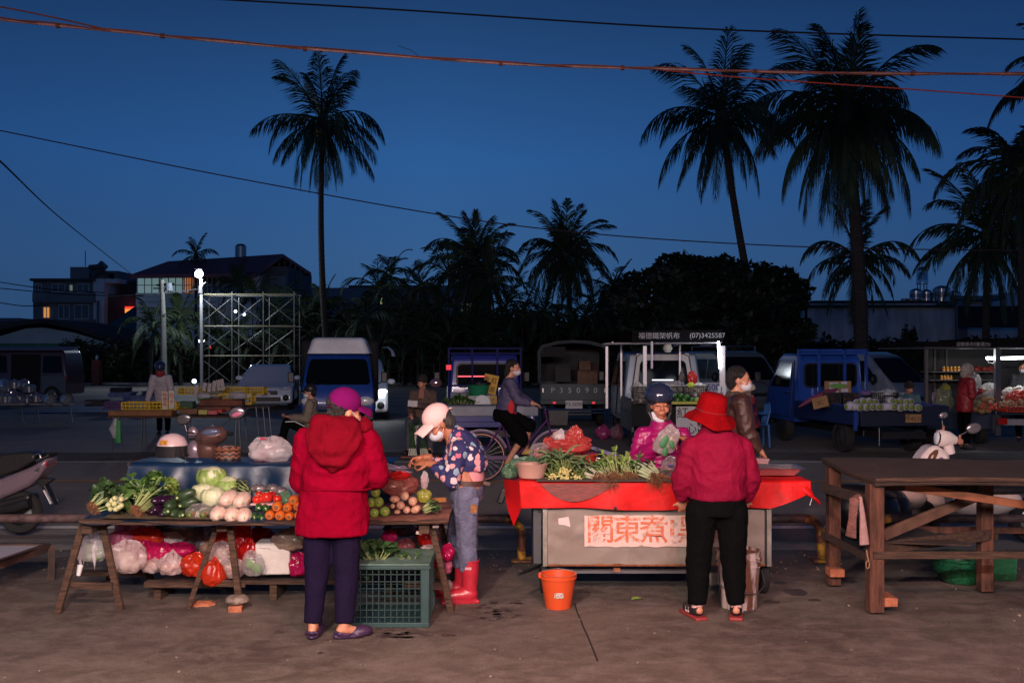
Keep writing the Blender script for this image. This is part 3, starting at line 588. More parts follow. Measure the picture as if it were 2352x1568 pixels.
for j,y in enumerate(dd):
    off=0 if j ==0 else 0
    for x in xs:
        part('standard',MB().tube([(XX(x,56),y,0),(XX(x,56),y,zs[0]+(.05 if j else .15))],.035,6),m_gal,t)
    for z in zs[:3]: part('ledger',MB().tube([(XX(xs[0],56)-.1,y,z),(XX(xs[3],56)+.1,y,z)],.045,6),mat('yellow_tube',(.22,.19,.11),.5) if j ==0 else m_gal,t)
    for z1,z0 in (zip(zs,zs[1:]) if j ==0 else ()):
        for a,b in zip(xs,xs[1:]):
            br=MB(); q=XX(a,56)+.1; p_=XX(b,56)-.1; mm_=(q+p_)/2; br.tube([(q,y-.03,z1-.25),(p_,y-.03,z0+.3)],.022,5); br.tube([(p_,y+.03,z1-.25),(q,y+.03,z0+.3)],.022,5); part('cross_brace',br,m_gal,t)
for x in xs:
    for z in zs[:3]: part('transom',MB().tube([(XX(x,56),dd[0],z-.05),(XX(x,56),dd[1],z-.05)],.03,6),m_gal,t)
part('stay_rope',MB().tube([P(678,676,56),P(715,800,56)],.02,4),m_wire,t)
t=thing('flood_lamp_post',(XX(462,55.5),55.5,0),'white post with a dazzling flood lamp on top at the scaffold','lamp post')
part('post',MB().tube([(XX(463,55.5),55.5,0),(XX(462,55.5),55.5,ZZ(640,55.5))],.09,10),mat('post_white',(.35,.35,.35),.5),t)
part('bracket',MB().beam(P(462,655,55.5),P(473,648,55.5),.06).box(P(461,665,55.4),(.18,.12,.4)),m_post,t)
part('lamp_housing',MB().box(P(457,618,55.45),(.42,.35,.05)),m_black,t,bev=.03)
part('lamp_glass',MB().ell(P(457,629,55.3),(.22,.12,.22)),mat('flood_lamp_glow',(.86,.92,1),emit=38),t)
lamp('flood_lamp_light',P(457,632,54.4),700,(.82,.9,1),.25)
for (px,py,dd_,e_) in ((541,715,60,5),(561,722,62,3),(459,783,62,3),(470,783,62,3),(1664,796,60,4),(1712,772,40,5),(446,875,40,2.5)):
    solo('distant_lamp',MB().ell(P(px,py,dd_),(.09,.09,.09),seg=8,rings=6),mat('lamp_white',(.85,.93,1),emit=5),'tiny white lamp glinting %s' %{541: 'upper left among the palms behind the scaffold',561: 'lower right of the one behind the scaffold',459: 'left of a pair low beside the lamp post',470: 'right of a pair low beside the lamp post',1664: 'between the black canopy and the round tree',1712: 'right above the black canopy end',446: 'at ground level under the lamp post'}[px],'lamp')
# ================================================================ VEHICLES
def wheel(t,c,r=.28,w=.17,rz=0,name='wheel',hub=True):
    q=(0,R(90),0); o=part(name,MB().lathe([(r*.55,-w/2),(r*.9,-w/2),(r,-w*.36),(r,w*.36),(r*.9,w/2),(r*.55,w/2)],c,28,q),m_rubber,t,world=False)
    h=MB(); sgn=-1 if c[0] <0 else 1
    h.lathe([(r*.6,-w*.2),(r*.6,w*.3),(r*.5,w*.22),(r*.32,w*.30),(r*.18,w*.42),(0,w*.44)],c,24,(0,R(90)*sgn,0))
    h.lathe([(0,-w*.3),(r*.6,-w*.3)],c,20,(0,R(90)*sgn,0))
    part('rim',h,m_steel,o,world=False); dk=MB()
    for k in range(8): a=k*.785; dk.ell((c[0]+sgn*w*.26,c[1]+math.cos(a)*r*.42,c[2]+math.sin(a)*r*.42),(.012,r*.065,r*.065),seg=8,rings=5)
    part('rim_hole',dk,m_black,o,world=False)
def hwf(hw,belt,top,tum): return lambda z: hw if z <= belt else hw-(z-belt)/(top-belt)*tum
def body(prof,hwz,m,t,name='body',bev=.035,seg=1):
    """side profile (y,z) swept across x with tumblehome"""
    n=len(prof); mb=MB(); L_=[]
    for u in (-1,-.86,0,.86,1):
        for (y,z) in prof:
            ins=.0 if abs(u) >.9 else 0
            L_.append(V((hwz(z)*u,y,z)))
    fs=[]
    for k in range(4):
        for i in range(n): j=(i+1) %n; fs.append((k*n+i,k*n+j,(k+1)*n+j,(k+1)*n+i))
    mb.add(L_,fs); mb.add(L_[:n],[tuple(range(n))]); mb.add(L_[-n:],[tuple(range(n-1,-1,-1))])
    me=mk(mb,name,m,50);
    import bmesh
    bm=bmesh.new(); bm.from_mesh(me); bmesh.ops.remove_doubles(bm,verts=bm.verts,dist=.0005); bmesh.ops.recalc_face_normals(bm,faces=bm.faces); bm.to_mesh(me); bm.free()
    me.polygons.foreach_set('use_smooth',[True]*len(me.polygons)); me.set_sharp_from_angle(angle=R(50))
    return link(name,me,t,False,bev)
def across(p0,p1,hwz,ins,off=.006,n=6,rnd_=.12):     # rounded glass panel lying on the profile segment p0-p1 (y,z)
    mb=MB(); a=V((0,*p0)); b=V((0,*p1)); t_=(b-a); nrm=V((0,-t_.z,t_.y)).normalized()
    if nrm.y >0 and p1[1] >p0[1] and ins <0: nrm=-nrm
    ins=abs(ins); vs=[]; c=[]
    def pt(u,v): q=a.lerp(b,v); h=hwz(q.z)-ins; return V((h*u,q.y,q.z))+nrm*off
    for (cu,cv,a0) in ((1,1,0),(-1,1,90),(-1,0,180),(1,0,270)):
        for k in range(5):
            th=R(a0+k*22.5); ru=rnd_; rv=rnd_*1.6; c.append(pt((cu-ru*cu)+ru*math.cos(th),(rv if cv ==0 else 1-rv)+rv*math.sin(th)*1.0))
    mb.add(c,[tuple(range(len(c)))]); return mb,nrm
def sidep(poly,hwz,s,off=.006):
    return MB().add([V((s*(hwz(z)+off),y,z)) for y,z in poly],[tuple(range(len(poly))) if s >0 else tuple(range(len(poly)-1,-1,-1))])
def kei_cab(t,col,hw=.74,z0=.42,top=1.80,y0=0,depth=1.35,m=None,mirrors=True,interior=True):
    m=m or mat('truck_blue',col,.32,coat=.6,var=.12,scale=3)
    prof=[(y0+.05,z0),(y0-.06,.62),(y0-.05,.80),(y0+.03,1.08),(y0+.42,top-.08),(y0+.58,top),(y0+depth-.10,top),(y0+depth,top-.12),(y0+depth+.03,z0)]
    hz=hwf(hw,1.05,top,.12); body(prof,hz,m,t,'cab',.05)
    g,_=across((y0+.05,1.14),(y0+.39,top-.12),hz,.07); part('windshield',g,m_glass,t,world=False)
    g,_=across((y0+depth+.026,1.12),(y0+depth+.005,top-.17),hz,-.16,off=-.006) if False else (MB(),0)
    rw=MB(); c=[]
    for (cx,cz,a0) in ((.46,1.50,0),(-.46,1.50,90),(-.46,1.22,180),(.46,1.22,270)):
        for k in range(5): th=R(a0+k*22.5); c.append(V((cx+.09*math.cos(th),y0+depth+.038,cz+.09*math.sin(th))))
    rw.add(c,[tuple(range(len(c)-1,-1,-1))]); o=part('rear_window',rw,m_glass,t,world=False)
    fr=MB(); cc=c+[c[0]]; fr.tube(cc,.018,6,cap=False); part('window_seal',fr,m_black,o,world=False)
    for s in (-1,1):
        d_=sidep([(y0+.20,.52),(y0+.12,1.10),(y0+.50,top-.14),(y0+depth-.18,top-.14),(y0+depth-.16,.52)],hz,s,.004); do=part('door',d_,m,t,world=False)
        part('side_window',sidep([(y0+.22,1.12),(y0+.52,top-.19),(y0+depth-.25,top-.19),(y0+depth-.24,1.12)],hz,s,.010),m_glass,do,world=False)
        part('handle',MB().box((s*(hw+.014),y0+depth-.30,1.0),(.02,.14,.03)),m_black,do,world=False); part('door_seam',MB().tube([V((s*(hz(z)+.006),y,z)) for y,z in [(y0+.20,.52),(y0+.12,1.10),(y0+.50,top-.14),(y0+depth-.18,top-.14),(y0+depth-.16,.52),(y0+.20,.52)]],.007,4,cap=False),m_black,do,world=False)
        if mirrors:
            o=part('mirror',MB().box((s*(hw+.20),y0+.02,1.30),(.13,.05,.22)),m_black,t,world=False,bev=.02); part('mirror_arm',MB().tube([(s*hw,y0+.10,1.12),(s*(hw+.19),y0+.03,1.22)],.012,6),m_black,o,world=False)
        hl=MB().ell((s*(hw-.19),y0-.065,.80),(.17,.07,.10),rot=(0,0,0),seg=16,rings=8); part('headlight',hl,mat('headlight_glass',(.7,.74,.8),.25,spec=1,coat=1),t,world=False)
        part('turn_signal',MB().box((s*(hw-.035),y0-.015,.80),(.05,.08,.10)),mat('amber',(.4,.12,.02),.2),t,world=False,bev=.01)
    part('bumper',MB().box((0,y0-.06,.50),(2*hw-.02,.14,.22)).box((0,y0-.05,.36),(2*hw-.2,.1,.1)),m_black,t,world=False,bev=.03)
    part('grille',MB().box((0,y0-.07,.655),(.75,.02,.035)),m_black,t,world=False)
    part('wiper',MB().tube([(-.35,y0+.055,1.15),(.05,y0+.10,1.19)],.008,5).tube([(.1,y0+.055,1.15),(.5,y0+.10,1.19)],.008,5),m_black,t,world=False)
    return m,hz
def chassis(t,hw,y0,y1,wy=(),z=.42,r=.28):
    part('chassis',MB().box((0,(y0+y1)/2,z-.06),(hw*1.1,y1-y0,.12)),m_black,t,world=False)
    for y in wy:
        for s in (-1,1): wheel(t,(s*(hw-.10),y,r),r)
def bed(t,hw,y0,y1,m,z=.62,h=.28,gate=True):
    part('bed_floor',MB().box((0,(y0+y1)/2,z-.05),(2*hw,y1-y0,.1)),m,t,world=False,bev=.006)
    for s in (-1,1):
        g=MB().box((s*(hw-.02),(y0+y1)/2,z+h/2+.002),(.035,y1-y0-.01,h))
        for k in range(5): g.box((s*(hw+.001),y0+(y1-y0)*(k+.5)/5,z+h/2),(.02,.03,h*.8))
        part('side_gate',g,m,t,world=False,bev=.004)
    if gate:
        o=part('tailgate',MB().box((0,y1+.02,z+h/2+.002),(2*hw-.02,.035,h)),m,t,world=False,bev=.004); part('latch',MB().box((hw-.06,y1+.045,z+h*.6),(.03,.02,.1)).box((-hw+.06,y1+.045,z+h*.6),(.03,.02,.1)),m_steel,o,world=False)
BLUE=(.014,.058,.31)
def plate(t,x,y,z,s,rz,label=None,w=.32):
    o=part('number_plate',MB().box((x,y,z),(w,.012,w*.47)),mat('plate_white',(.6,.6,.62),.5),t,world=False,bev=.003)
    txt(s,w*.30,m_ink,o,(x,y+(.008 if rz else-.008),z),(R(90),0,R(180) if rz else 0),world=False,name='plate_number')
# V2 blue truck with white wind deflector
t=thing('delivery_truck',(XX(776,21),21,0),'blue small truck facing the viewer with a white wind deflector on its cab','truck',rz=R(8))
m_,hz=kei_cab(t,BLUE,hw=.77); chassis(t,.74,.6,3.6,(.75,2.7))
part('wind_deflector',MB().add([V(p) for p in ((-.66,.42,1.80),(.66,.42,1.80),(.72,1.25,1.80),(-.72,1.25,1.80),(-.53,.55,2.14),(.53,.55,2.14),(.58,1.2,2.16),(-.58,1.2,2.16))],[(0,1,5,4),(1,2,6,5),(2,3,7,6),(3,0,4,7),(4,5,6,7)]),mat('deflector_white',(.8,.8,.82),.5,var=.1,scale=3),t,world=False,bev=.07)
part('canvas_hood',MB().prism([(1.45,.7),(3.4,.7),(3.4,1.95),(3.3,2.10),(1.5,2.10),(1.45,2.02)],-.86,.86),mat('black_canvas',(.015,.014,.014),.85,bump=.5,bscale=4),t,world=False,bev=.08)
part('bed_floor',MB().box((0,2.45,.62),(1.6,2.1,.12)),m_,t,world=False); part('chrome_trim',MB().tube([(-.62,-.065,.76),(-.3,-.085,.70),(.3,-.085,.70),(.62,-.065,.76)],.014,6),mat('trim_silver',(.5,.6,.75),.3,.6),t,world=False)
part('lit_lens',MB().ell((.60,-.095,.80),(.085,.02,.055)),mat('orange_lens',(.8,.22,.12),.2,emit=.25),t,world=False); part('dash_clutter',MB().box((-.05,.30,1.20),(.25,.1,.09)).box((.3,.3,1.18),(.3,.1,.06)),mat('dash_stuff',(.4,.3,.35),.7),t,world=False)
# V1 white sedan, V3 white car
def sedan(px,d,rz,label,col,hwid=.86,topz=1.46,L=4.5,name='parked_car',suv=0,lit=0,dark=False):
    t=thing(name,(XX(px,d),d,0),label,'car',rz=R(rz)); m=mat('car_'+label[:6],col,.25,coat=.8,metal=.0)
    z=topz; prof=[(.02,.22),(0,.50),(.10,.72+suv*.1),(.95,.94+suv*.12),(1.65,z-.10),(2.0,z),(3.1,z-.02),(3.75+suv*.3,1.05+suv*.1),(L-.05,.98),(L,.6),(L-.05,.25)]
    hz=hwf(hwid,.92,z,.22); body(prof,hz,m,t,'body',.07)
    g,_=across((1.03,.975+suv*.12),(1.62,z-.13),hz,.09,off=.008); part('windshield',g,m_glass,t,world=False)
    g,_=across((3.12,z-.05),(3.70,1.09),hz,.09,off=.008); part('rear_window',g,m_glass,t,world=False)
    for s in (-1,1):
        part('side_window',sidep([(1.30,.98+suv*.1),(1.85,z-.12),(3.0,z-.12),(3.4,1.02)],hz,s,.008),m_glass,t,world=False)
        part('mirror',MB().ell((s*(hwid+.08),1.28,1.02),(.12,.07,.08)),m,t,world=False)
        part('headlight',MB().ell((s*(hwid-.22),.09,.70+suv*.05),(.20,.10,.075),rot=(0,s*-.25,0)),mat('lit_headlight',(.9,.95,1),emit=9) if lit and s ==lit else mat('headlight_glass',(.55,.6,.65),.08,spec=1,coat=1),t,world=False)
        part('fog_lamp',MB().ell((s*(hwid-.2),.0,.40),(.10,.05,.10)),m_black,t,world=False)
        for y in (.85,L-.9): wheel(t,(s*(hwid-.09),y,.31),.31,.2)
    part('grille',MB().box((0,-.005,.56),(.8,.04,.13)).box((0,-.0,.36),(1.0,.04,.14)),m_black,t,world=False,bev=.02); return t,hz
t,_=sedan(608,32,9,'white sedan parked facing the viewer between the yellow crates and the blue truck',(.85,.88,.92),lit=0); plate(t,-.0,-.04,.50,'5606',0,w=.34)
part('lens_glow',MB().ell((-.60,-.02,.70),(.05,.03,.03)),mat('orange_lens',(.8,.22,.12),.2,emit=.25),t,world=False)
t,_=sedan(818,27,7,'white car peeping out behind the blue truck with one headlight on',(.6,.66,.72),suv=1,topz=1.66,lit=1)
lamp('car_headlight_light',P(873,888,26.5),12,(.85,.92,1),.08)
part('raised_tailgate',MB().tube([(.72,3.9,2.0),(.85,3.6,2.02),(.98,3.2,1.9),(1.02,3.0,1.75)],[(.05,.02)]*4,8),mat('tailgate_edge',(.5,.6,.7),.4),t,world=False)
# V4 blue cab seen from behind with vegetable bed
m_wc=mat('white_sheet',(.32,.33,.37),.6,var=.1,scale=4,bump=.4,bscale=8)
t=thing('market_truck',(XX(1113,20),20,0),'blue truck seen from behind, its bed covered in white sheet and vegetables','truck',rz=R(180+4)); kei_cab(t,(.035,.035,.20),hw=.76,y0=-1.35,m=mat('violet_blue',(.022,.03,.24),.4,coat=.3)); chassis(t,.74,-.8,2.2,(-.65,1.6)); bed(t,.80,.08,2.3,mat('violet_blue',(.022,.03,.24),.4),z=.58,h=.18)
fr=MB();
for x in (-.72,-.25,.25,.72): fr.beam((x,.09,.6),(x,.09,1.90),.035)
for z in (1.90,1.16,1.80): fr.beam((-.74,.09,z),(.74,.09,z),.03)
part('cab_guard',fr,mat('guard_blue',(.010,.012,.10),.7,spec=.2),t,world=False)
part('bed_cover',MB().box((0,1.25,.84),(1.72,2.25,.05)).box((0,2.39,.77),(1.70,.03,.17)),m_wc,t,world=False,bev=.02)
part('brake_glow',MB().box((.15,.042,1.34),(.78,.01,.025)),mat('red_reflex',(1,.12,.16),emit=1.2),t,world=False); part('side_lamp',MB().box((.72,.12,1.52),(.1,.04,.1)),mat('red_reflex2',(1,.05,.08),emit=.6),t,world=False)
part('left_mirror',MB().ell((.98,-.95,1.18),(.13,.06,.10)),mat('mirror_glow',(.7,.4,.45),.1,.8),t,world=False)
MT4=t
# V5 canvas truck
t=thing('canvas_truck',(XX(1318,24.5),24.5,0),'dark green truck with a canvas hood and white number on its tailgate','truck',rz=R(180-1)); m_dg=mat('dark_green_paint',(.018,.045,.055),.5,var=.2,scale=3)
chassis(t,.78,-3,0,(-2.4,-.7),r=.3); body([(-3.9,.4),(-3.95,1.1),(-3.6,1.8),(-2.7,1.85),(-2.65,.4)],hwf(.78,1.1,1.85,.1),m_dg,t,'cab'); bed(t,.82,-2.6,0,m_dg,z=.66,h=.40)
cv=MB(); pr=[(-.82,1.08),(-.82,1.85),(-.74,1.98),(-.4,2.07),(0,2.10),(.4,2.07),(.74,1.98),(.82,1.85),(.82,1.08)]
for y0_,y1_ in ((-2.6,0.02),):
    n=len(pr); ro=[V((x*1.03,y0_,z)) for x,z in pr]+[V((x*1.03,y1_,z)) for x,z in pr]; ri=[V((x*.985,y0_,z*.985)) for x,z in pr]+[V((x*.985,y1_,z*.985)) for x,z in pr]
    cv.add(ro,[(i,i+1,n+i+1,n+i) for i in range(n-1)]); cv.add(ri,[(n+i,n+i+1,i+1,i) for i in range(n-1)]); cv.add(ro[n:]+ri[n:],[(i,i+1,n+i+1,n+i) for i in range(n-1)]); cv.add(ri[:n],[tuple(range(n))])
part('canvas_hood',cv,mat('dark_canvas',(.035,.045,.05),.75,var=.3,scale=2,bump=.5,bscale=4),t,world=False)
for i_ in range(4): part('hood_hoop',MB().tube([V((x*1.045,-2.5+i_*.84,z*1.01)) for x,z in pr],.02,5),mat('hoop_dark',(.06,.07,.075),.6),t,world=False)
part('cargo_flap',MB().box((.5,-.1,1.85),(.6,.03,.25)),mat('flap',(.02,.02,.02),.9),t,world=False)
for i_,ch in enumerate('P35090'): txt(ch,.19,mat('stencil_white',(.55,.62,.62),.7),t,(.52-i_*.21-(.0 if i_ else-.0),.05,.90),(R(90),0,R(180)),'stencil_number',False)
plate(t,0,.10,.56,'P3-5090',1,w=.42); part('bumper',MB().tube([(-.75,.08,.44),(.75,.08,.44)],.025,8).tube([(-.75,.08,.36),(.75,.08,.36)],.025,8),m_chrome,t,world=False)
for s in (-1,1): part('tail_light',MB().box((s*.48,.07,.60),(.07,.02,.05)),mat('red_reflex2',(1,.05,.08),emit=.6),t,world=False)
for i_,(x,z,w_,h_,c_) in enumerate(((-.35,1.2,.5,.35,(.18,.10,.06)),(-.3,1.5,.3,.22,(.22,.13,.08)),(.25,1.3,.4,.4,(.05,.05,.05)),(-.55,1.42,.25,.3,(.10,.06,.05)))):
    o=t; p_=V(t.location)+MX.Rotation(R(179),3,'Z') @ V((x,-.5-i_*.2,z-h_/2+.0)); solo('cardboard_box',MB().box(p_+V((0,0,h_/2)),(w_,.4,h_)).box(p_+V((0,-.2,h_*.95)),(w_*.9,.01,.04)),mat('carton%d' %i_,c_,.8,var=.2),'dim carton inside the canvas truck, %s' %('low and widest','small one on top','black one at left','tall one at right')[i_],'box',bev=.005)
# V7 grey van, V10 dark car
def van(px,d,rz,label,col,hw=.82,top=1.9,L=4.4):
    t=thing('passenger_van',(XX(px,d),d,0),label,'van',rz=R(rz)); m=mat('van_'+label[:9],col,.3,coat=.6)
    prof=[(.02,.25),(-.02,.55),(.08,.92),(.25,1.05),(1.0,top-.10),(1.35,top),(L-.2,top),(L,top-.3),(L+.02,.5),(L-.05,.25)]; hz=hwf(hw,1.0,top,.14); body(prof,hz,m,t,'body',.07)
    g,_=across((.30,1.10),(.94,top-.16),hz,.09,off=.008); part('windshield',g,m_glass,t,world=False)
    for s in (-1,1):
        for a,b in ((.62,1.55),(1.65,2.8),(2.9,3.95)): part('side_window',sidep([(a+(.0 if a >1 else .0),1.12),(a+(.0 if a >1 else .45),top-.22),(b,top-.22),(b,1.12)],hz,s,.008),m_glass,t,world=False)
        part('headlight',MB().ell((s*(hw-.2),.03,.80),(.2,.08,.09)),mat('headlight_glass',(.55,.6,.65),.08,spec=1,coat=1),t,world=False); part('mirror',MB().ell((s*(hw+.1),.65,1.18),(.1,.06,.13)),m_black,t,world=False)
        for y in (.75,L-.9): wheel(t,(s*(hw-.09),y,.3),.3,.19)
        part('fog_lamp',MB().ell((s*(hw-.2),-.05,.47),(.07,.03,.07)),m_steel,t,world=False)
    part('grille',MB().box((0,-.0,.72),(.85,.03,.09)),m_black,t,world=False); part('bumper',MB().box((0,-.03,.45),(1.6,.1,.22)),m,t,world=False,bev=.04); return t
t=van(1740,26.5,12,'grey van with roof rack facing the viewer behind the blue chair',(.10,.13,.15),top=1.88)
rk=MB();
for s in (-1,1): rk.tube([(s*.55,1.3,1.9),(s*.55,1.3,2.02),(s*.55,3.2,2.02),(s*.55,3.2,1.9)],.015,6)
for y in (1.3,2.2,3.2): rk.tube([(-.55,y,2.02),(.55,y,2.02)],.015,6)
part('roof_rack',rk,m_steel,t,world=False); part('blue_reflex',MB().ell((-.58,-.03,.82),(.07,.04,.04)),mat('bluelens',(.2,.5,1),emit=.3),t,world=False)
sedan(2035,29,5,'black car in deep shade right of the blue cab',(.012,.016,.025),topz=1.55,suv=1)
t=van(2112,24,32,'silver nosed stall truck cab left of the crowded fruit canopy',(.20,.25,.31),hw=.75,top=1.85,L=2.0)
# V9 dark old van on far left, side view
d=38; t=thing('minibus',(XX(95,d),d,0),'dark maroon minibus with open sliding door behind the pot stall','van',rz=R(90)); m=mat('maroon_van',(.055,.030,.05),.35,coat=.5,var=.2)
pf=[(-1.3,.3),(-1.35,.9),(-1.2,1.9),(-1.0,2.07),(3.3,2.10),(3.6,2.0),(3.7,1.0),(3.65,.3)]; hz=hwf(.85,1.1,2.1,.1); body(pf,hz,m,t,'body',.08)
# local +x -> world +y ; viewer sees the local -x side
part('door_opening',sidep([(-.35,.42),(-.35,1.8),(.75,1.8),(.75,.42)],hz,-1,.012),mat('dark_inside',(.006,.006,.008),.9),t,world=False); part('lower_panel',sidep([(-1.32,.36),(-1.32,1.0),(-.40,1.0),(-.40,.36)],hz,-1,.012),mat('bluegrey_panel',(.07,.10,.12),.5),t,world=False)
for a,b in ((-1.15,-.45),(.9,1.9),(2.0,3.0)): part('side_window',sidep([(a,1.12),(a+.03,1.75),(b,1.75),(b,1.12)],hz,-1,.016),m_glass,t,world=False)
part('awning',MB().box((-1.2,.5,2.02),(.9,4.6,.03),rot=(0,R(-8),0)),mat('awning_purple',(.12,.08,.13),.5),t,world=False,bev=.01)
for y in (-.8,2.7): wheel(t,(-.78,y,.32),.32,.2)
part('tail_lamp',MB().box((-.84,-1.33,.9),(.06,.04,.2)),m_redlamp,t,world=False)
part('hanging_cloth',MB().tube([(-1.0,1.35,1.9),(-1.02,1.4,1.3),(-1.03,1.5,.7)],[(.05,.03),(.18,.05),(.22,.06)],10),mat('lilac_cloth',(.2,.14,.28),.8),t,world=False); part('red_cloth',MB().tube([(-1.04,1.3,1.85),(-1.06,1.33,1.4)],[(.05,.03),(.12,.04)],8),mat('red_cloth',(.3,.03,.05),.8),t,world=False)
# V8 right blue truck
t=thing('fruit_truck',(XX(1975,17.5),17.5,0),'bright blue truck seen from its rear corner selling netted fruit','truck',rz=R(180+9)); t.location=(6.85,17.4,0)
m_,hz=kei_cab(t,BLUE,hw=.77,y0=-4.1); chassis(t,.76,-3.9,0,(-3.4,-.9),r=.30)
bed(t,.84,-2.55,0,m_,z=.86,h=.02,gate=False)
part('side_gate',MB().box((.86,-1.25,.70),(.04,2.5,.32)),mat('gate_navy',(.008,.02,.09),.5),t,world=False,bev=.005); part('tailgate',MB().box((0,.03,.70),(1.66,.04,.34)),mat('gate_black',(.008,.014,.035),.5),t,world=False,bev=.005)
part('gate_latch',MB().box((.9,-.02,.62),(.05,.05,.34)),m_,t,world=False)
fr=MB()
for x in (-.72,-.25,.30,.72): fr.beam((x,-2.62,.9),(x,-2.62,1.88),.05)
for z in (1.86,1.80): fr.beam((-.74,-2.62,z),(.74,-2.62,z),.05)
part('cab_guard',fr,m_,t,world=False)
ch=MB()
for k in range(9): ch.tube([(.5,.06,.5-k*.035),(.5,.06,.475-k*.035)],.009,5)
part('chain',ch,m_steel,t,world=False); part('bed_light',MB().tube([(.8,.08,.46),(.8,.08,.36)],.012,6),m_chrome,t,world=False)
FT=t
# V6 silver truck with black canopy and tube lamp
t=thing('canopy_truck',(XX(1560,18),18,0),'silver grey truck with black lettered canopy and a lit vertical tube','truck',rz=R(180)); t.location=(3.02,18,0)
m_sg=mat('silver_grey',(.22,.27,.33),.35,coat=.4,metal=.3)
kei_cab(t,None,hw=.80,y0=-4.5,m=m_sg,top=1.84); bd=body([(-3.3,.5),(-3.3,1.8),(-2.0,1.8),(-1.9,1.0),(-1.9,.5)],hwf(.80,1.05,1.84,.12),m_sg,t,'rear_cab',.05)
part('rear_cab_panel',MB().add([V(p) for p in ((-.64,-1.87,1.08),(.64,-1.87,1.08),(.52,-1.95,1.80),(-.52,-1.95,1.80))],[(3,2,1,0)]),mat('cab_white',(.55,.55,.56),.4),t,world=False)
g=MB(); c=[]
for (cx,cz,a0) in ((.36,1.56,0),(-.36,1.56,90),(-.40,1.24,180),(.40,1.24,270)):
    for k in range(5): th=R(a0+k*22.5); c.append(V((cx+.1*math.cos(th),-1.875+.0-(.07 if cz >1.5 else .0)+.03,cz+.1*math.sin(th))))
g.add(c,[tuple(range(len(c)-1,-1,-1))]); part('cab_window',g,m_glass,t,world=False)
part('trim_line',MB().tube([(-.62,-1.86,1.1),(-.52,-1.93,1.74),(-.42,-1.935,1.79),(.42,-1.935,1.79),(.52,-1.93,1.74),(.62,-1.86,1.1)],.012,6),mat('dark_trim',(.05,.02,.03),.5),t,world=False)
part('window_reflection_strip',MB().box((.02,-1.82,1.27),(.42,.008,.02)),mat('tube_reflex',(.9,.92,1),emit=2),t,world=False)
for s in (-1,1): part('rear_door',sidep([(-3.1,.6),(-3.1,1.70),(-2.15,1.70),(-2.1,.6)],hwf(.80,1.05,1.84,.12),s,.006),m_sg,t,world=False); part('rear_side_window',sidep([(-3.0,1.12),(-3.0,1.64),(-2.25,1.64),(-2.22,1.12)],hwf(.80,1.05,1.84,.12),s,.012),m_glass,t,world=False)
chassis(t,.78,-4,0,(-4.0,-1.0),r=.30); bed(t,.86,-1.85,0,mat('bed_dark',(.05,.055,.07),.6),z=.72,h=.24)
part('side_skirt',MB().box((.83,-1.0,.55),(.04,1.9,.36)),mat('bed_dark',(.05,.055,.07),.6),t,world=False)
part('rear_panel',MB().box((0,.045,.68),(1.72,.03,.40)),mat('panel_black',(.012,.013,.016),.8,spec=.2),t,world=False); part('rear_lamp_bar',MB().box((-.2,.07,.99),(1.3,.10,.04)),mat('tray_yellow_edge',(.3,.28,.22),.5),t,world=False)
m_pp=mat('canopy_post',(.55,.52,.54),.4,.4)
for x,w_ in ((.62,.07),(-.78,.10)): part('canopy_post',MB().box((x,.0,1.43),(w_,.05,1.0)),m_pp,t,world=False,bev=.004)
for x in (.86,-.3): part('inner_post',MB().box((x,-1.7,1.45),(.035,.035,1.1)),m_pp,t,world=False)
part('outer_post',MB().box((1.26,-.5,1.35),(.045,.045,1.15)),m_pp,t,world=False)
m_can=mat('black_vinyl',(.005,.005,.006),.9,spec=.1,bump=.3,bscale=6); zt=ZZ(758,18); zb=ZZ(786,18)
cn=MB(); cn.box((.04,.04,(zt+zb)/2),(1.64,.03,zt-zb)); cn.prism([(-2.0,zt-.12),(-2.0,zt-.10),(.02,zt),(.02,zt-.02)],-.78,.86)
cn.add([V(p) for p in ((.86,.04,zt),(.86,.04,zb),(1.5,-.9,zb+.02),(1.5,-.9,zt-.1))],[(0,1,2,3),(3,2,1,0)]); cn.add([V(p) for p in ((.86,.04,zt),(1.5,-.9,zt-.1),(1.5,-2,zt-.14),(.86,-2,zt-.12))],[(0,1,2,3),(3,2,1,0)])
part('canopy',cn,m_can,t,world=False)
rr=MB()
for y in (-.1,-.6,-1.1,-1.6): rr.tube([(-.8,y,zb+.0),(1.3,y,zb-.02)],.014,5)
for x in (-.75,-.2,.4,1.2): rr.tube([(x,.0,zb),(x,-1.9,zb-.05)],.014,5)
part('canopy_frame',rr,m_pp,t,world=False)
m_let=mat('letter_grey',(.32,.32,.34),.6)
txt('福德鐵架帆布',.125,m_let,t,(.35+.02,.062,(zt+zb)/2),(R(90),0,R(180)),'canopy_lettering',False,ext=.001); txt('(07)3425587',.125,m_let,t,(-.50,.062,(zt+zb)/2+.01),(R(90),0,R(180)),'canopy_number',False,ext=.001)
part('tube_lamp',MB().tube([(-.70,.05,ZZ(784,18)),(-.73,.05,ZZ(846,18))],.022,10),mat('tube_glow',(.86,.90,1),emit=14),t,world=False)
part('unlit_tube',MB().tube([(.50,.05,ZZ(784,18)),(.50,.05,ZZ(846,18))],.022,10),mat('unlit_tube',(.6,.5,.62),.3),t,world=False)
lamp('tube_lamp_light',(3.02+.55,17.5,1.75),7,(.86,.90,1),.2)
lamp('canopy_inner_light',(3.02,17.2,2.0),5,(.86,.90,1),.2)
part('hook_bulb',MB().lathe([(.02,.1),(.06,.06),(.09,-.06),(.05,-.12),(0,-.12)],(.16,-.3,zb-.06),12),mat('bulb_off',(.45,.45,.40),.3),t,world=False)
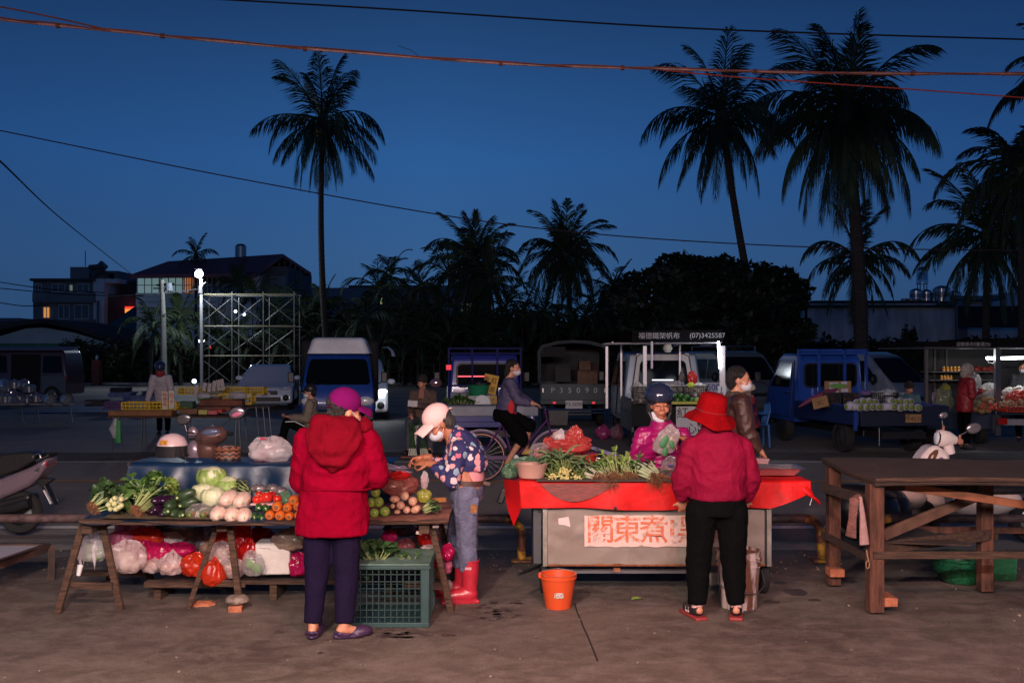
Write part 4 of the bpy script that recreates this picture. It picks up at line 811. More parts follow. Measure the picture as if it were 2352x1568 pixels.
# paper signs hung on the rear
for (x,y_,w_,h_,s_,lb,sz) in ((-.02+XX(1560,17.9)-3.0,0,.62,.62,'紅\n火','white paper sign with brush strokes on the tailgate under the fruit',.28),):
    o=thing('paper_sign',P(1590,985,17.85),lb,'sign'); bpart('sheet',o,mat('sign_paper',(.55,.55,.58),.8),(1553,1603,933,1000,17.85,.01)); txt('紅',.22,m_ink,o,P(1568,950,17.84)); txt('心',.20,m_ink,o,P(1588,985,17.84))
o=thing('paper_sign',P(1656,905,17.7),'white paper price sign hanging at the right canopy post','sign'); bpart('sheet',o,mat('sign_paper',(.55,.55,.58),.8),(1649,1668,886,918,17.7,.01)); txt('1',.12,m_ink,o,P(1657,893,17.69)); txt('2',.14,m_ink,o,P(1657,907,17.69))
o=thing('phone_board',P(1632,890,19.5),'pale board with blue digits behind the garlic baskets','sign'); bpart('board',o,mat('board_grey',(.35,.38,.45),.6),(1600,1680,878,902,19.5,.02)); txt('~ 500',.17,mat('blue_ink',(.03,.04,.2),.6),o,P(1630,890,19.48)); bpart('board_post',o,m_steel,(1604,1606,902,1020,19.52,.02),(1674,1676,902,1020,19.52,.02))
# right stall truck under canopy
t=thing('stall_truck',(XX(2250,19.5),19.5,0),'truck stall with dark lettered canopy and lit horizontal tube at right edge','truck'); d=19.4
bpart('bed',t,mat('bed_blue',(.02,.035,.07),.5),(2130,2296,948,985,d,1.8),(2300,2420,942,952,d-.4,1.8)); bpart('canopy',t,m_can,(2125,2290,784,797,d-.3,2.4),(2291,2420,776,797,d-.6,2.6))
bpart('canopy_edge',t,mat('edge_grey',(.05,.05,.055),.6),(2122,2290,797,800,d-.35,2.4),(2291,2420,797,800,d-.65,2.4))
for x0,x1,yb in ((2126,2132,950),(2287,2299,1000),(2146,2149,945),(2173,2176,945)): bpart('canopy_post',t,m_steel if x0 >2200 else m_post,(x0,x1,797,yb,d-.2 if x0 >2200 or x0 <2130 else d+1.6,.08))
txt('迎賓帆布行',.085,m_let,t,P(2222,791,d-.33)); txt('專業7560933',.085,m_let,t,P(2270,791,d-.33),name='canopy_number')
tb=mat('tube_glow2',(.92,.97,1),emit=20); part('tube_lamp',MB().tube([P(2300,822.5,d-.1),P(2420,820,d-.1)],.026,10),tb,t); part('tube_lamp',MB().tube([P(2266,822,d-.0),P(2286,822.5,d-.0)],.026,10),tb,t); part('cord',MB().tube([P(2266,823,d),P(2270,832,d),P(2280,834,d),P(2286,826,d)],.006,5),m_white,t)
lamp('stall_tube_light',P(2330,832,d-.1),9,(.92,.97,1),.15); lamp('stall_inner_light',P(2215,812,d+.5),3,(.95,.95,.9),.15)
for x in (2150,2276): wheel(t,(XX(x,d)-t.location.x,.4+0,.30),.30)
bpart('bumper',t,mat('bumper_pale',(.25,.25,.27),.5),(2306,2400,962,976,d-.5,.1)); bpart('tail_light',t,m_redlamp,(2294,2314,960,974,d-.55,.06)); bpart('shelf',t,m_post,(2136,2285,853,855,d+1.2,.5),(2136,2285,872,874,d+1.2,.5)); bpart('back_panel',t,mat('stall_back',(.03,.03,.03),.8),(2128,2420,797,960,d+1.85,.03)); bpart('strut',t,m_steel,(2281,2284,952,995,d-.3,.03))
# ================================================================ PEOPLE
def rotm(r):
    if r is None: return MX.Identity(3)
    return r if isinstance(r,MX) else Euler(r).to_matrix()
def fr3(f,up=(0,0,1)):
    f=V(f).normalized(); r=f.cross(V(up)).normalized(); u=r.cross(f); return MX((r,f,u)).transposed()
def ridge(p): return 1-2*abs(noise.noise(p))
def wrinkle(a=.006,s=(7,7,12),a2=.003):
    a *= 1.5
    def fn(co,n):
        q=V((co.x*s[0],co.y*s[1],co.z*s[2])); w=noise.noise(co*3)*1.2
        return co+n*(a*(ridge(q+V((w,w,w)))-.5)+a2*noise.noise(co*38))
    return fn
def hand(mb,wr,d,pn,s=1.,curl=.7,thumb=1,spread=.2):
    d=V(d).normalized(); pn=V(pn); pn=(pn-d*pn.dot(d)).normalized(); sd=d.cross(pn).normalized(); wr=V(wr)
    M_=MX((sd,d,pn)).transposed(); mb.ell(wr+d*.045*s,(.040*s,.052*s,.017*s),M_,12,8)
    mb.cap(wr-d*.03,wr+d*.02,.026*s,.027*s,8)
    for i,(o,l) in enumerate(((-.029,.066),(-.010,.078),(.010,.074),(.028,.058))):
        p=wr+d*.082*s+sd*o*s; dd=(d+sd*(o*spread*12)).normalized(); a=curl*(.9+.1*i)
        for k,fr_ in enumerate((.45,.32,.25)):
            dd=(MX.Rotation(a*(.55 if k ==0 else .8),3,sd) @ dd) if pn.dot(MX.Rotation(.1,3,sd) @ d) >0 else (MX.Rotation(-a*(.55 if k ==0 else .8),3,sd) @ dd)
            q=p+dd*l*fr_*s; mb.cap(p,q,(.0095-.001*k)*s,(.0088-.001*k)*s,7); p=q
    p=wr+d*.025*s-sd*.034*s*thumb; t1=(d*.7-sd*thumb*.75+pn*.35).normalized(); q=p+t1*.036*s; mb.cap(p,q,.0125*s,.0105*s,7); t2=(d*.9-sd*thumb*.2+pn*.45).normalized(); mb.cap(q,q+t2*.030*s,.0105*s,.0085*s,7)
SK=[m_skin]
def fig(label,base,J,f,side=(1,0,0),vox=.009,s=1.,jacket=None,pants=None,shoes=None,hair=m_hair,hands=None,mask=None,face=True,group=None,skin=None,hairlen=0,curl=.7):
    base=V(base); g=lambda k: base+V(J[k]); mb=MB(); Hm=fr3(f); hc=g('head'); side=V(side).normalized()
    hp=lambda a,b,c: hc+Hm @ V((a,b,c))*s
    E=lambda a,b,c,r,sg=14,rg=10: mb.ell(hp(a,b,c),tuple(x*s for x in r),Hm,sg,rg)
    E(0,-.005,.025,(.074,.092,.092),20,14); E(0,.022,-.035,(.058,.066,.070),16,10); E(0,.058,-.088,(.026,.026,.022)); E(0,.072,-.05,(.034,.026,.03))
    if face:
        mb.tube([hp(0,.083,.025),hp(0,.100,-.008),hp(0,.108,-.022)],[.009*s,.013*s,.015*s],8)
        for q in (-1,1):
            E(q*.014,.094,-.024,(.010,.011,.009),8,6); E(q*.075,-.005,-.005,(.010,.020,.032),10,8); E(q*.040,.066,-.028,(.026,.022,.024)); E(q*.032,.074,.014,(.019,.012,.010)); E(q*.032,.078,.040,(.026,.012,.009))
        E(0,.094,-.052,(.024,.010,.006)); E(0,.092,-.063,(.021,.011,.007))
    mb.cap(g('neck'),hp(0,-.015,-.05),.056*s,.050*s,12)
    ch,pe=g('chest'),g('pelvis'); mb.tube([g('neck'),ch.lerp(g('neck'),.35),ch,ch.lerp(pe,.5),pe],[(.06*s,.06*s),(.13*s,.085*s),(.16*s,.11*s),(.14*s,.10*s),(.155*s,.12*s)],14,up=side)
    for q in 'LR':
        mb.cap(g('sh'+q),g('el'+q),.048*s,.038*s,10); mb.cap(g('el'+q),g('wr'+q),.038*s,.026*s,10); mb.cap(ch.lerp(g('neck'),.5),g('sh'+q),.06*s,.052*s,10)
        mb.cap(g('hip'+q),g('kn'+q),.078*s,.055*s,10); mb.cap(g('kn'+q),g('an'+q),.052*s,.036*s,10); an=g('an'+q); to=g('toe'+q); mb.cap(pe,g('hip'+q),.09*s,.08*s)
        ft=V((0,0,-.03*s)); mb.cap(an+ft*.9,to,.032*s,.022*s,10); bk=(an-to); bk.z=0; mb.ell(an+ft+bk.normalized()*.025*s,(.03*s,)*3)
        if hands and q in hands: d_,pn,th,cu=hands[q]; hand(mb,g('wr'+q),d_,pn,s,cu,th)
        else: d_=(g('wr'+q)-g('el'+q)).normalized(); hand(mb,g('wr'+q),d_,side.cross(d_)+V((0,.01,-.2)),s,curl,1 if q =='L' else-1)
    me=remesh(mb,'person',skin or m_skin,vox,4); me.transform(MX.Translation(-base)); o=link('person',me); o.location=base; tag(o,label,'person',group)
    def cloth(name,m2,m,v=vox*1.15,sm=5,fn=None,lab=None):
        r=remesh(m2,name,m,v,sm,fn); c=link(name,r,o)
        if lab: c['label']=lab
        return c
    if jacket:
        jb=MB(); c_=[(base+V(p),(a*1.,b_)) for p,a,b_ in jacket['sec']]; jb.tube([p for p,_ in c_],[r for _,r in c_],20,up=side)
        r0_,r1_,r2_=jacket['r']
        for q in 'LR':
            a,b_,c2=g('sh'+q),g('el'+q),g('wr'+q); c3=c2+(b_-c2).normalized()*jacket.get('short',.01)
            jb.cap(ch.lerp(g('neck'),.45),a,r0_*1.15,r0_,12); jb.cap(a,b_,r0_,r1_,12); jb.tube([b_,b_.lerp(c3,.4),b_.lerp(c3,.9),c3],[r1_,r1_*.97,r2_,r2_*.92],12); jb.ell(b_,(r1_,)*3)
        for ex in jacket.get('ext',()): ex(jb,base,hp)
        cloth('jacket',jb,jacket['m'],jacket.get('vox',vox),jacket.get('sm',4),jacket.get('fn',wrinkle()),jacket.get('lab'))
        if 'collar' in jacket: cb=MB(); cr,ch_=jacket['collar']; n0=g('neck'); cb.tube([n0+V((0,0,-.03)),n0+V((0,0,ch_))],[(cr*1.1,cr),(cr,cr*.95)],20,up=side); cloth('collar',cb,jacket['m'],vox,2,wrinkle(.002))
    if pants:
        pb=MB(); rr=pants['r']; w0=pants.get('waist',(.17,.13)); pb.tube([pe+V((0,0,pants.get('top',.08))),pe,pe+V((0,0,-.09))],[w0,(w0[0]*1.03,w0[1]*1.06),(w0[0]*.9,w0[1])],16,up=side)
        for q in 'LR':
            h_,k_,a_=g('hip'+q),g('kn'+q),g('an'+q); e_=k_.lerp(a_,pants.get('len',.95)); pb.cap(h_,k_,rr[0],rr[1],12); pb.ell(k_,(rr[1],)*3); pb.tube([k_,k_.lerp(e_,.5),e_],[rr[1],(rr[1]+rr[2])/2,rr[2]],12)
        cloth('trousers',pb,pants['m'],vox*1.1,4,pants.get('fn',wrinkle(.006,(9,9,6))))
    if shoes:
        for q in 'LR':
            an,to=g('an'+q),g('toe'+q); z=to.z; d_=V((to.x-an.x,to.y-an.y,0)).normalized() if (V((to.x-an.x,to.y-an.y,0))).length >.01 else V((0,-1,0)); sb=MB()
            M_=MX((d_.cross(V((0,0,1))),d_,V((0,0,1)))).transposed(); sb.ell(to+V((0,0,.012))-d_*.01,(.045*s,.07*s,.038*s),M_); sb.ell(an.lerp(to,.35)+V((0,0,-.02)),(.042*s,.085*s,.045*s),M_); sb.box(an.lerp(to,.45)*1+V((0,0,0))-V((0,0,an.lerp(to,.45).z-to.z+.018)),(.078*s,.235*s,.02),M_)
            me2=remesh(sb,'shoe',shoes,vox,2); link('shoe',me2,o)
    if hair is not None:
        hb=MB(); hb.ell(hp(0,-.022,.045),(.085*s,.096*s,.092*s),Hm,18,12,fn=lambda u: 1+.04*noise.noise(u*6)); hb.ell(hp(0,-.055,-.01),(.075*s,.06*s,.085*s),Hm)
        if hairlen: hb.ell(hp(0,-.07,-.06),(.07*s,.045*s,.08*s),Hm,fn=lambda u: 1+.25*noise.noise(u*5))
        hm=remesh(hb,'hair',hair,vox,1,lambda co,n: co+n*.006*noise.noise(V((co.x*60,co.y*60,co.z*18)))); link('hair',hm,o)
    if face:
        eb=MB()
        for q in (-1,1): part('eye',MB().tube([hp(q*.020,.085,.010),hp(q*.032,.089,.0085),hp(q*.045,.080,.011)],[.0015*s,.0032*s,.0015*s],6),m_ink,o); part('eyebrow',MB().tube([hp(q*.018,.088,.040),hp(q*.033,.089,.046),hp(q*.05,.078,.040)],[.002*s,.0035*s,.0015*s],6),m_hair,o)
        if not mask: part('mouth',MB().tube([hp(-.022,.098,-.056),hp(0,.1045,-.058),hp(.022,.098,-.056)],[.002*s,.0035*s,.002*s],6),mat('lips',(.35,.09,.07),.5),o)
    if mask:
        k=MB(); k.ell(hp(0,.055,-.048),(.062*s,.064*s,.050*s),Hm,18,12); mm_=remesh(k,'face_mask',mat('mask_cloth',(.55,.56,.62),.8),vox*.9,2); mo=link('face_mask',mm_,o)
        for q in (-1,1): part('ear_loop',MB().tube([hp(q*.060,.055,-.02),hp(q*.079,.0,.01),hp(q*.080,-.015,-.01),hp(q*.062,.04,-.075)],.0022*s,5),m_white,mo)
    return o,hp,cloth,Hm
def std(h=1.0): pass
# ---- 1: red hooded coat, seen from behind
b1=V(((776-1176)/369,6.2,0)); m_red=mat('red_fleece',(.205,.0012,.016),.95,var=.14,scale=5,bump=.8,bscale=14,spec=.03); m_navy=mat('navy_trousers',(.010,.006,.024),.9,spec=.1,bump=.2,bscale=60)
J=dict(head=(.04,.02,1.40),neck=(.02,.0,1.28),chest=(0,0,1.10),pelvis=(-.035,0,.78),shL=(-.185,0,1.22),elL=(-.228,.06,.97),wrL=(-.13,.27,.98),shR=(.175,0,1.22),elR=(.225,.06,1.0),wrR=(.16,.30,.93),
    hipL=(-.125,0,.72),knL=(-.135,.02,.40),anL=(-.150,-.02,.085),toeL=(-.15,.12,.03),hipR=(.055,0,.72),knR=(.05,.02,.40),anR=(.045,-.03,.085),toeR=(.16,.03,.03))
def hood(jb,base,hp): pass
P1,hp,cl,Hm=fig('woman in a long red hooded coat and magenta cap standing with her back turned',b1,J,(.80,.58,-.16),vox=.010,
    jacket=dict(m=m_red,r=(.092,.088,.060),sec=[((-.035,0,.645),.225,.155),((-.035,0,.66),.232,.16),((-.03,0,.80),.225,.16),((-.02,0,.925),.208,.155),((-.02,0,.945),.214,.16),((0,0,1.08),.215,.165),((.01,0,1.2),.215,.15),((.015,0,1.27),.17,.12),((.02,0,1.34),.10,.09)],fn=wrinkle(.007,(5,5,9)),vox=.009,sm=3),
    pants=dict(m=m_navy,r=(.096,.080,.056),len=.97,fn=wrinkle(.004,(6,6,3))),hairlen=0,mask=True)
hb=MB()
for (z,hx,y,ry,dx) in (): pass
hb.tube([b1+V(p) for p in ((.02,-.02,1.36),(.01,-.10,1.33),(.0,-.155,1.27),(-.005,-.185,1.18),(.0,-.185,1.10),(.005,-.165,1.05))],[(.10,.03),(.155,.045),(.175,.05),(.145,.05),(.08,.04),(.025,.02)],18,up=(1,0,0))
hb.tube([b1+V((.02+.165*math.cos(a),-.005+.105*math.sin(a),1.318+.022*math.sin(a*2)+(.016 if math.sin(a) <0 else-.012))) for a in [i*math.pi/12 for i in range(25)]],[(.030,.040)]*25,10)
def hoodfn(co,n):
    p=co-b1; r=math.hypot(p.x-.0,(p.z-1.36)*.9); return co+n*(.006*math.sin(r*60+7*noise.noise(co*5))*(1 if p.y <-.08 else .2)+.009*ridge(V((co.x*14,co.y*5,co.z*5))))
cl('hood',hb,mat('red_hood',(.15,.0008,.009),.9,var=.15,scale=10,bump=.8,bscale=18,spec=.1),.008,3,hoodfn)
sb=MB().tube([b1+V((.0+.222*math.cos(a),.166*math.sin(a),.934+.004*math.sin(a*3))) for a in [i*math.pi/16 for i in range(33)]],.006,6,cap=False)
part('waist_seam',sb,m_red,P1)
m_cap=mat('magenta_cap',(.14,.003,.085),.9,spec=.1,bump=.2,bscale=80)
cb=MB(); cb.ell(hp(0,-.012,.062),(.094,.108,.094),Hm,24,14); k=cl('cap',cb,m_cap,.007,2,lambda co,n: co)
vb=MB(); vb.grid(lambda u,v: hp((u-.5)*.17*(1-.3*v*v),.055+.135*v*(1-abs(u-.5)*.4),.068-.20*(u-.5)**2-.03*v),10,8); o=part('cap_brim',vb,m_cap,k); sd_=o.modifiers.new('s','SOLIDIFY'); sd_.thickness=.005
part('cap_opening',MB().ell(hp(-.012,-.114,.048),(.034,.012,.030),Hm,14,8),m_hair,k); part('cap_strap',MB().tube([hp(-.05,-.100,.02),hp(-.012,-.125,.018),hp(.03,-.112,.02)],[(.009,.003)]*3,8),m_cap,k)
m_cl=mat('purple_clog',(.045,.02,.06),.5)
for q,(ax,ay,tx,ty) in (('L',(-.150,-.02,-.15,.12)),('R',(.045,-.03,.16,.03))):
    a=b1+V((ax,ay,0)); t_=b1+V((tx,ty,0)); d_=(t_-a).normalized(); M_=MX((d_.cross(V((0,0,1))),d_,V((0,0,1)))).transposed(); s1=MB(); s1.ell(a.lerp(t_,.42)+V((0,0,.018)),(.050,.135,.018),M_); s1.ell(t_+V((0,0,.035))-d_*.02,(.050,.075,.036),M_); s1.tube([a+M_ @ V((-.044,.02,.03)),a+M_ @ V((-.036,-.045,.045)),a+M_ @ V((0,-.062,.05)),a+M_ @ V((.036,-.045,.045)),a+M_ @ V((.044,.02,.03))],[(.008,.012)]*5,8); cl('clog',s1,m_cl,.007,1)
# ---- 4: red sun hat, pink-red jacket, from behind
b4=V(((1646-1176)/344.4,6.64,0)); m_pr=mat('raspberry_nylon',(.20,.004,.028),.75,var=.12,scale=5,bump=1.,bscale=12,spec=.10); m_blk=mat('black_trousers',(.0025,.0025,.003),.9,spec=.08,bump=.3,bscale=50)
J=dict(head=(-.035,.04,1.34),neck=(-.01,.02,1.22),chest=(0,0,1.04),pelvis=(.005,0,.78),shL=(-.165,0,1.135),elL=(-.225,.02,.94),wrL=(-.205,.12,.775),shR=(.165,0,1.135),elR=(.225,.02,.94),wrR=(.215,.12,.775),
    hipL=(-.10,0,.72),knL=(-.115,.03,.40),anL=(-.13,0,.09),toeL=(-.17,.13,.03),hipR=(.105,0,.72),knR=(.115,.03,.40),anR=(.13,0,.09),toeR=(.16,.13,.03))
P4,hp,cl,Hm=fig('woman in a raspberry jacket and floppy red hat with her back turned at the cart',b4,J,(-.35,.93,-.12),vox=.010,
    jacket=dict(m=m_pr,r=(.076,.074,.050),sec=[((.01,0,.80),.185,.135),((.01,0,.815),.193,.14),((.01,0,.87),.198,.145),((0,0,1.0),.205,.15),((0,0,1.12),.205,.145),((0,0,1.2),.165,.12),((-.01,0,1.26),.10,.085),((-.01,.01,1.30),.072,.07)],fn=wrinkle(.008,(4,4,10)),vox=.009,sm=3),
    pants=dict(m=m_blk,r=(.108,.088,.062),waist=(.180,.125),top=.06,len=.98,fn=wrinkle(.005,(7,7,5))),mask=True,hairlen=0)
m_hat=mat('red_hat',(.22,.0008,.003),.9,var=.08,scale=12,bump=.4,bscale=40,spec=.1)
hc=b4+V((-.028,.018,1.40)); hm_=MX.Rotation(R(9),3,'Y') @ MX.Rotation(R(8),3,'X')
hatb=MB(); prof=[(.0,.105),(.055,.102),(.082,.085),(.090,.04),(.095,-.02),(.105,-.035),(.135,-.06),(.160,-.095),(.155,-.100),(.13,-.07),(.098,-.045),(.086,-.02),(.082,.03),(.0,.06)]
vs=[]; sg=36
for r_,z in prof:
    for k in range(sg):
        a=2*math.pi*k/sg; q=(1+.06*math.sin(3*a+1)+.04*math.sin(7*a)) if r_ >.1 else 1+.02*math.sin(5*a); zz=z+(.016*math.sin(2*a+.6)+.006*math.sin(5*a) if r_ >.12 else 0); vs.append(hc+hm_ @ V((r_*q*math.cos(a)*1.08,r_*1.17*q*math.sin(a),zz)))
fs=[(i*sg+k,i*sg+(k+1) %sg,(i+1)*sg+(k+1) %sg,(i+1)*sg+k) for i in range(len(prof)-1) for k in range(sg)]
hatb.add(vs,fs); ho=part('sun_hat',hatb,m_hat,P4,smooth=60); part('hat_band',MB().tube([hc+hm_ @ V((.104*math.cos(a),.113*math.sin(a),-.016)) for a in [i*math.pi/16 for i in range(33)]],.004,6,cap=False),mat('hat_band',(.25,.005,.01),.8),ho); part('drawcord',MB().tube([hc+hm_ @ V((-.09,-.05,-.005)),hc+hm_ @ V((-.075,-.075,-.02)),hc+hm_ @ V((-.055,-.092,-.03))],.004,6),m_ink,ho)
for q,(ax,tx) in (('L',(-.13,-.17)),('R',(.13,.16))):
    a=b4+V((ax,0,0)); t_=b4+V((tx,.13,0)); d_=(t_-a).normalized(); M_=MX((d_.cross(V((0,0,1))),d_,V((0,0,1)))).transposed(); s1=MB(); s1.ell(a.lerp(t_,.5)+V((0,0,.05)),(.044,.12,.045),M_); s1.ell(a+V((0,0,.06)),(.04,.05,.045),M_); o=cl('sneaker',s1,mat('sneaker_black',(.02,.015,.018),.5),.007,2)
    part('sole',MB().box(a.lerp(t_,.42)+V((0,0,.012)),(.088,.26,.024),M_),mat('sole_red',(.25,.03,.03),.6),o,bev=.008); part('sock',MB().tube([a+V((0,0,.075)),a+V((0,0,.125))],.038,12),mat('sock',(.6,.35,.33),.9),o)
    for k in range(3): part('stripe',MB().tube([a.lerp(t_,.35+.13*k)+M_ @ V((s_*.040,0,.035)) if False else a.lerp(t_,.30+.14*k)+M_ @ V(((1 if q =='R' else-1)*(.043),0,.035)),a.lerp(t_,.30+.14*k)+M_ @ V(((1 if q =='R' else-1)*.036,.012,.068))],.004,5),mat('stripe_pale',(.5,.4,.4),.6),o)
# ---- 2: pink cap, cloud-print jacket
def cloudmat():
    m=bpy.data.materials.new('cloud_print'); m.use_nodes=True; t=m.node_tree; L=t.links.new; b=t.nodes['Principled BSDF']; tc=t.nodes.new('ShaderNodeTexCoord')
    n=t.nodes.new('ShaderNodeTexNoise'); n.inputs['Scale'].default_value=26; n.inputs['Detail'].default_value=2; L(tc.outputs['Object'],n.inputs[0])
    sc_=t.nodes.new('ShaderNodeVectorMath'); sc_.operation='SCALE'; sc_.inputs['Scale'].default_value=.035; L(n.outputs['Color'],sc_.inputs[0]); ad=t.nodes.new('ShaderNodeVectorMath'); L(tc.outputs['Object'],ad.inputs[0]); L(sc_.outputs[0],ad.inputs[1])
    v=t.nodes.new('ShaderNodeTexVoronoi'); v.inputs['Scale'].default_value=17; L(ad.outputs[0],v.inputs[0])
    lt=t.nodes.new('ShaderNodeMath'); lt.operation='LESS_THAN'; lt.inputs[1].default_value=.42; L(v.outputs['Distance'],lt.inputs[0])
    sx=t.nodes.new('ShaderNodeSeparateColor'); L(v.outputs['Color'],sx.inputs[0]); r=t.nodes.new('ShaderNodeValToRGB'); r.color_ramp.interpolation='CONSTANT'; e=r.color_ramp.elements
    e[0].color=(.60,.28,.30,1); e[0].position=0; e[1].position=.35; e[1].color=(.62,.50,.52,1); x=e.new(.62); x.color=(.22,.32,.42,1); x=e.new(.85); x.color=(.55,.12,.2,1); L(sx.outputs[0],r.inputs[0])
    mx_=t.nodes.new('ShaderNodeMixRGB'); mx_.inputs[1].default_value=(.018,.018,.09,1); L(lt.outputs[0],mx_.inputs[0]); L(r.outputs[0],mx_.inputs[2]); L(mx_.outputs[0],b.inputs['Base Color']); b.inputs['Roughness'].default_value=.8; return m
b2=V(((1063-1176)/320.8,7.13,0)); m_jean=mat('blue_jeans',(.10,.105,.17),.85,var=.3,scale=9,bump=.4,bscale=70); m_boot=mat('red_rubber_boot',(.40,.018,.035),.35,var=.15,scale=9,coat=.2)
J=dict(head=(-.165,-.02,1.265),neck=(-.07,0,1.17),chest=(-.01,0,1.05),pelvis=(.03,0,.80),shL=(-.05,.13,1.12),elL=(-.12,.12,.93),wrL=(-.27,.03,1.02),shR=(-.02,-.13,1.10),elR=(-.07,-.15,.88),wrR=(-.23,-.06,.985),
    hipL=(.02,.09,.76),knL=(-.04,.08,.46),anL=(-.01,.10,.13),toeL=(-.16,.10,.04),hipR=(.03,-.08,.76),knR=(.03,-.07,.48),anR=(.05,-.06,.13),toeR=(-.10,-.09,.04))
P2,hp,cl,Hm=fig('woman in pink cap, cloud print jacket, jeans and red boots bending to open a bag',b2,J,(-.86,-.22,-.62),side=(.0,1,0),vox=.006,
    jacket=dict(m=cloudmat(),r=(.070,.062,.042),short=.035,sec=[((.05,0,.93),.15,.13),((.05,0,.96),.155,.135),((.03,0,1.05),.155,.13),((-.005,0,1.13),.14,.11),((-.05,0,1.19),.09,.075),((-.08,0,1.205),.07,.06)],fn=wrinkle(.007,(7,7,9)),vox=.008,sm=3,
        ext=[lambda jb,b_,h_: jb.tube([b_+V((.0,-.03,1.13)),b_+V((.10,-.04,1.07)),b_+V((.165,-.05,1.02))],[(.13,.05),(.12,.045),(.05,.012)],14,up=(0,1,0))]),
    pants=dict(m=m_jean,r=(.098,.078,.060),waist=(.145,.12),top=.06,len=.72,fn=wrinkle(.007,(9,9,7))),mask=True,hairlen=0,hair=mat('grey_hair',(.035,.03,.028),.6,bump=1,bscale=50),
    hands=dict(L=((-.9,-.2,-.1),(.1,-.4,-.9),1,.8),R=((-.9,.25,.1),(-.1,.5,-.8),-1,.9)),skin=mat('tanned_skin',(.36,.13,.065),.5,var=.12,scale=30,bump=.15,bscale=120))
part('pink_shirt',remesh_mb := MB().tube([b2+V((.035,0,.80)),b2+V((.04,0,.90)),b2+V((.03,0,.98))],[(.130,.112),(.132,.115),(.125,.105)],20,up=(0,1,0)),mat('pink_shirt',(.60,.25,.28),.85),P2)
bo=part('belt',MB().tube([b2+V((.03,0,.835)),b2+V((.032,0,.87))],[(.152,.128),(.152,.128)],24,up=(0,1,0)),mat('brown_belt',(.07,.035,.025),.5),P2); part('belt_tail',MB().box(b2+V((.165,-.05,.845)),(.07,.012,.028),(0,.2,0)),mat('brown_belt',(.07,.035,.025),.5),bo,bev=.004)
part('jean_patch',MB().box(b2+V((.085,-.157,.68)),(.045,.012,.06),(0,.1,0)),mat('patch_ochre',(.35,.14,.03),.8,col2=(.12,.04,.02),scale=40),P2,bev=.005); part('back_pocket',MB().box(b2+V((.07,-.152,.70)),(.09,.010,.12),(0,.1,0)),m_jean,P2,bev=.008)
m_pc=mat('pink_cap',(.78,.52,.50),.8,bump=.15,bscale=80)
cb=MB(); cb.ell(hp(0,-.010,.060),(.092,.108,.092),Hm,24,14); k=cl('cap',cb,m_pc,.006,2,lambda co,n: co); vb=MB(); vb.grid(lambda u,v: hp((u-.5)*.175*(1-.25*v*v),.055+.135*v*(1-abs(u-.5)*.4),.070-.20*(u-.5)**2-.02*v),10,8); o=part('cap_brim',vb,m_pc,k); sd_=o.modifiers.new('s','SOLIDIFY'); sd_.thickness=.005
part('cap_strap',MB().tube([hp(.03,-.112,.03),hp(0,-.135,.045),hp(-.02,-.125,.05)],[(.010,.004)]*3,8),m_pc,k)
for q,(ax,ay,tx,ty) in (('L',(-.01,.10,-.16,.10)),('R',(.05,-.06,-.10,-.09))):
    a=b2+V((ax,ay,0)); t_=b2+V((tx,ty,0)); s1=MB(); s1.tube([a+V((0,0,.30)),a+V((.005,0,.20)),a+V((0,0,.10))],[.070,.062,.055],16); s1.cap(a+V((.005,0,.065)),t_+V((0,0,.05)),.058,.045,14); s1.box(a.lerp(t_,.45)+V((0,0,.012)),(.27,.09,.024),(0,0,math.atan2(t_.y-a.y,t_.x-a.x))); bo=cl('boot',s1,m_boot,.008,3); part('boot_rim',MB().lathe([(.068,0),(.074,.004),(.074,.014),(.066,.016)],a+V((0,0,.29)),20),m_boot,bo)
part('boot_label',MB().box(b2+V((.045,-.126,.255)),(.045,.006,.018)),mat('boot_label',(.5,.25,.27),.6),P2)
# ---- 3: vendor in pink quilted jacket and helmet
b3=V((1.213,8.2,0)); m_pq=mat('pink_quilted_nylon',(.34,.006,.12),.38,var=.12,scale=7,bump=.35,bscale=24,coat=.15)
def quilt(co,n):
    q=abs(math.sin((co.z+.02*math.sin(co.x*9))*math.pi/.052)); return co+n*(.008*(q**.5-.6)+.006*(ridge(V((co.x*9,co.y*9,co.z*14)))-.5)+.002*noise.noise(co*45))
J=dict(head=(.0,-.02,1.345),neck=(.015,.0,1.20),chest=(.03,0,1.0),pelvis=(.04,0,.78),shL=(-.14,0,1.10),elL=(-.185,-.03,.90),wrL=(-.035,-.22,1.035),shR=(.19,0,1.10),elR=(.25,-.03,.92),wrR=(.185,-.21,1.075),
    hipL=(-.06,0,.72),knL=(-.08,0,.42),anL=(-.07,.0,.09),toeL=(-.08,-.13,.03),hipR=(.14,0,.72),knR=(.15,0,.42),anR=(.15,0,.09),toeR=(.14,-.13,.03))
P3,hp,cl,Hm=fig('woman vendor in shiny magenta quilted jacket and dark helmet bagging vegetables',b3,J,(.06,-.98,-.12),vox=.006,
    jacket=dict(m=m_pq,r=(.068,.072,.050),short=.03,sec=[((.04,0,.72),.175,.135),((.04,0,.74),.18,.14),((.04,0,.9),.185,.145),((.03,0,1.05),.185,.135),((.03,0,1.12),.155,.115),((.02,0,1.17),.105,.085),((.015,-.01,1.21),.08,.075)],fn=quilt,vox=.007,sm=2),
    pants=dict(m=mat('dark_slacks',(.02,.02,.03),.8),r=(.09,.07,.06)),shoes=mat('grey_shoe',(.3,.32,.38),.6),mask=False,hairlen=0,
    hands=dict(L=((.95,-.25,.1),(.1,-.3,-.9),-1,.55),R=((-.75,-.3,.35),(-.35,.1,-.9),1,1.15)),skin=mat('vendor_skin',(.46,.17,.10),.42,var=.12,scale=30,bump=.15,bscale=120))
m_hel=mat('dark_blue_helmet',(.022,.028,.06),.14,coat=1)
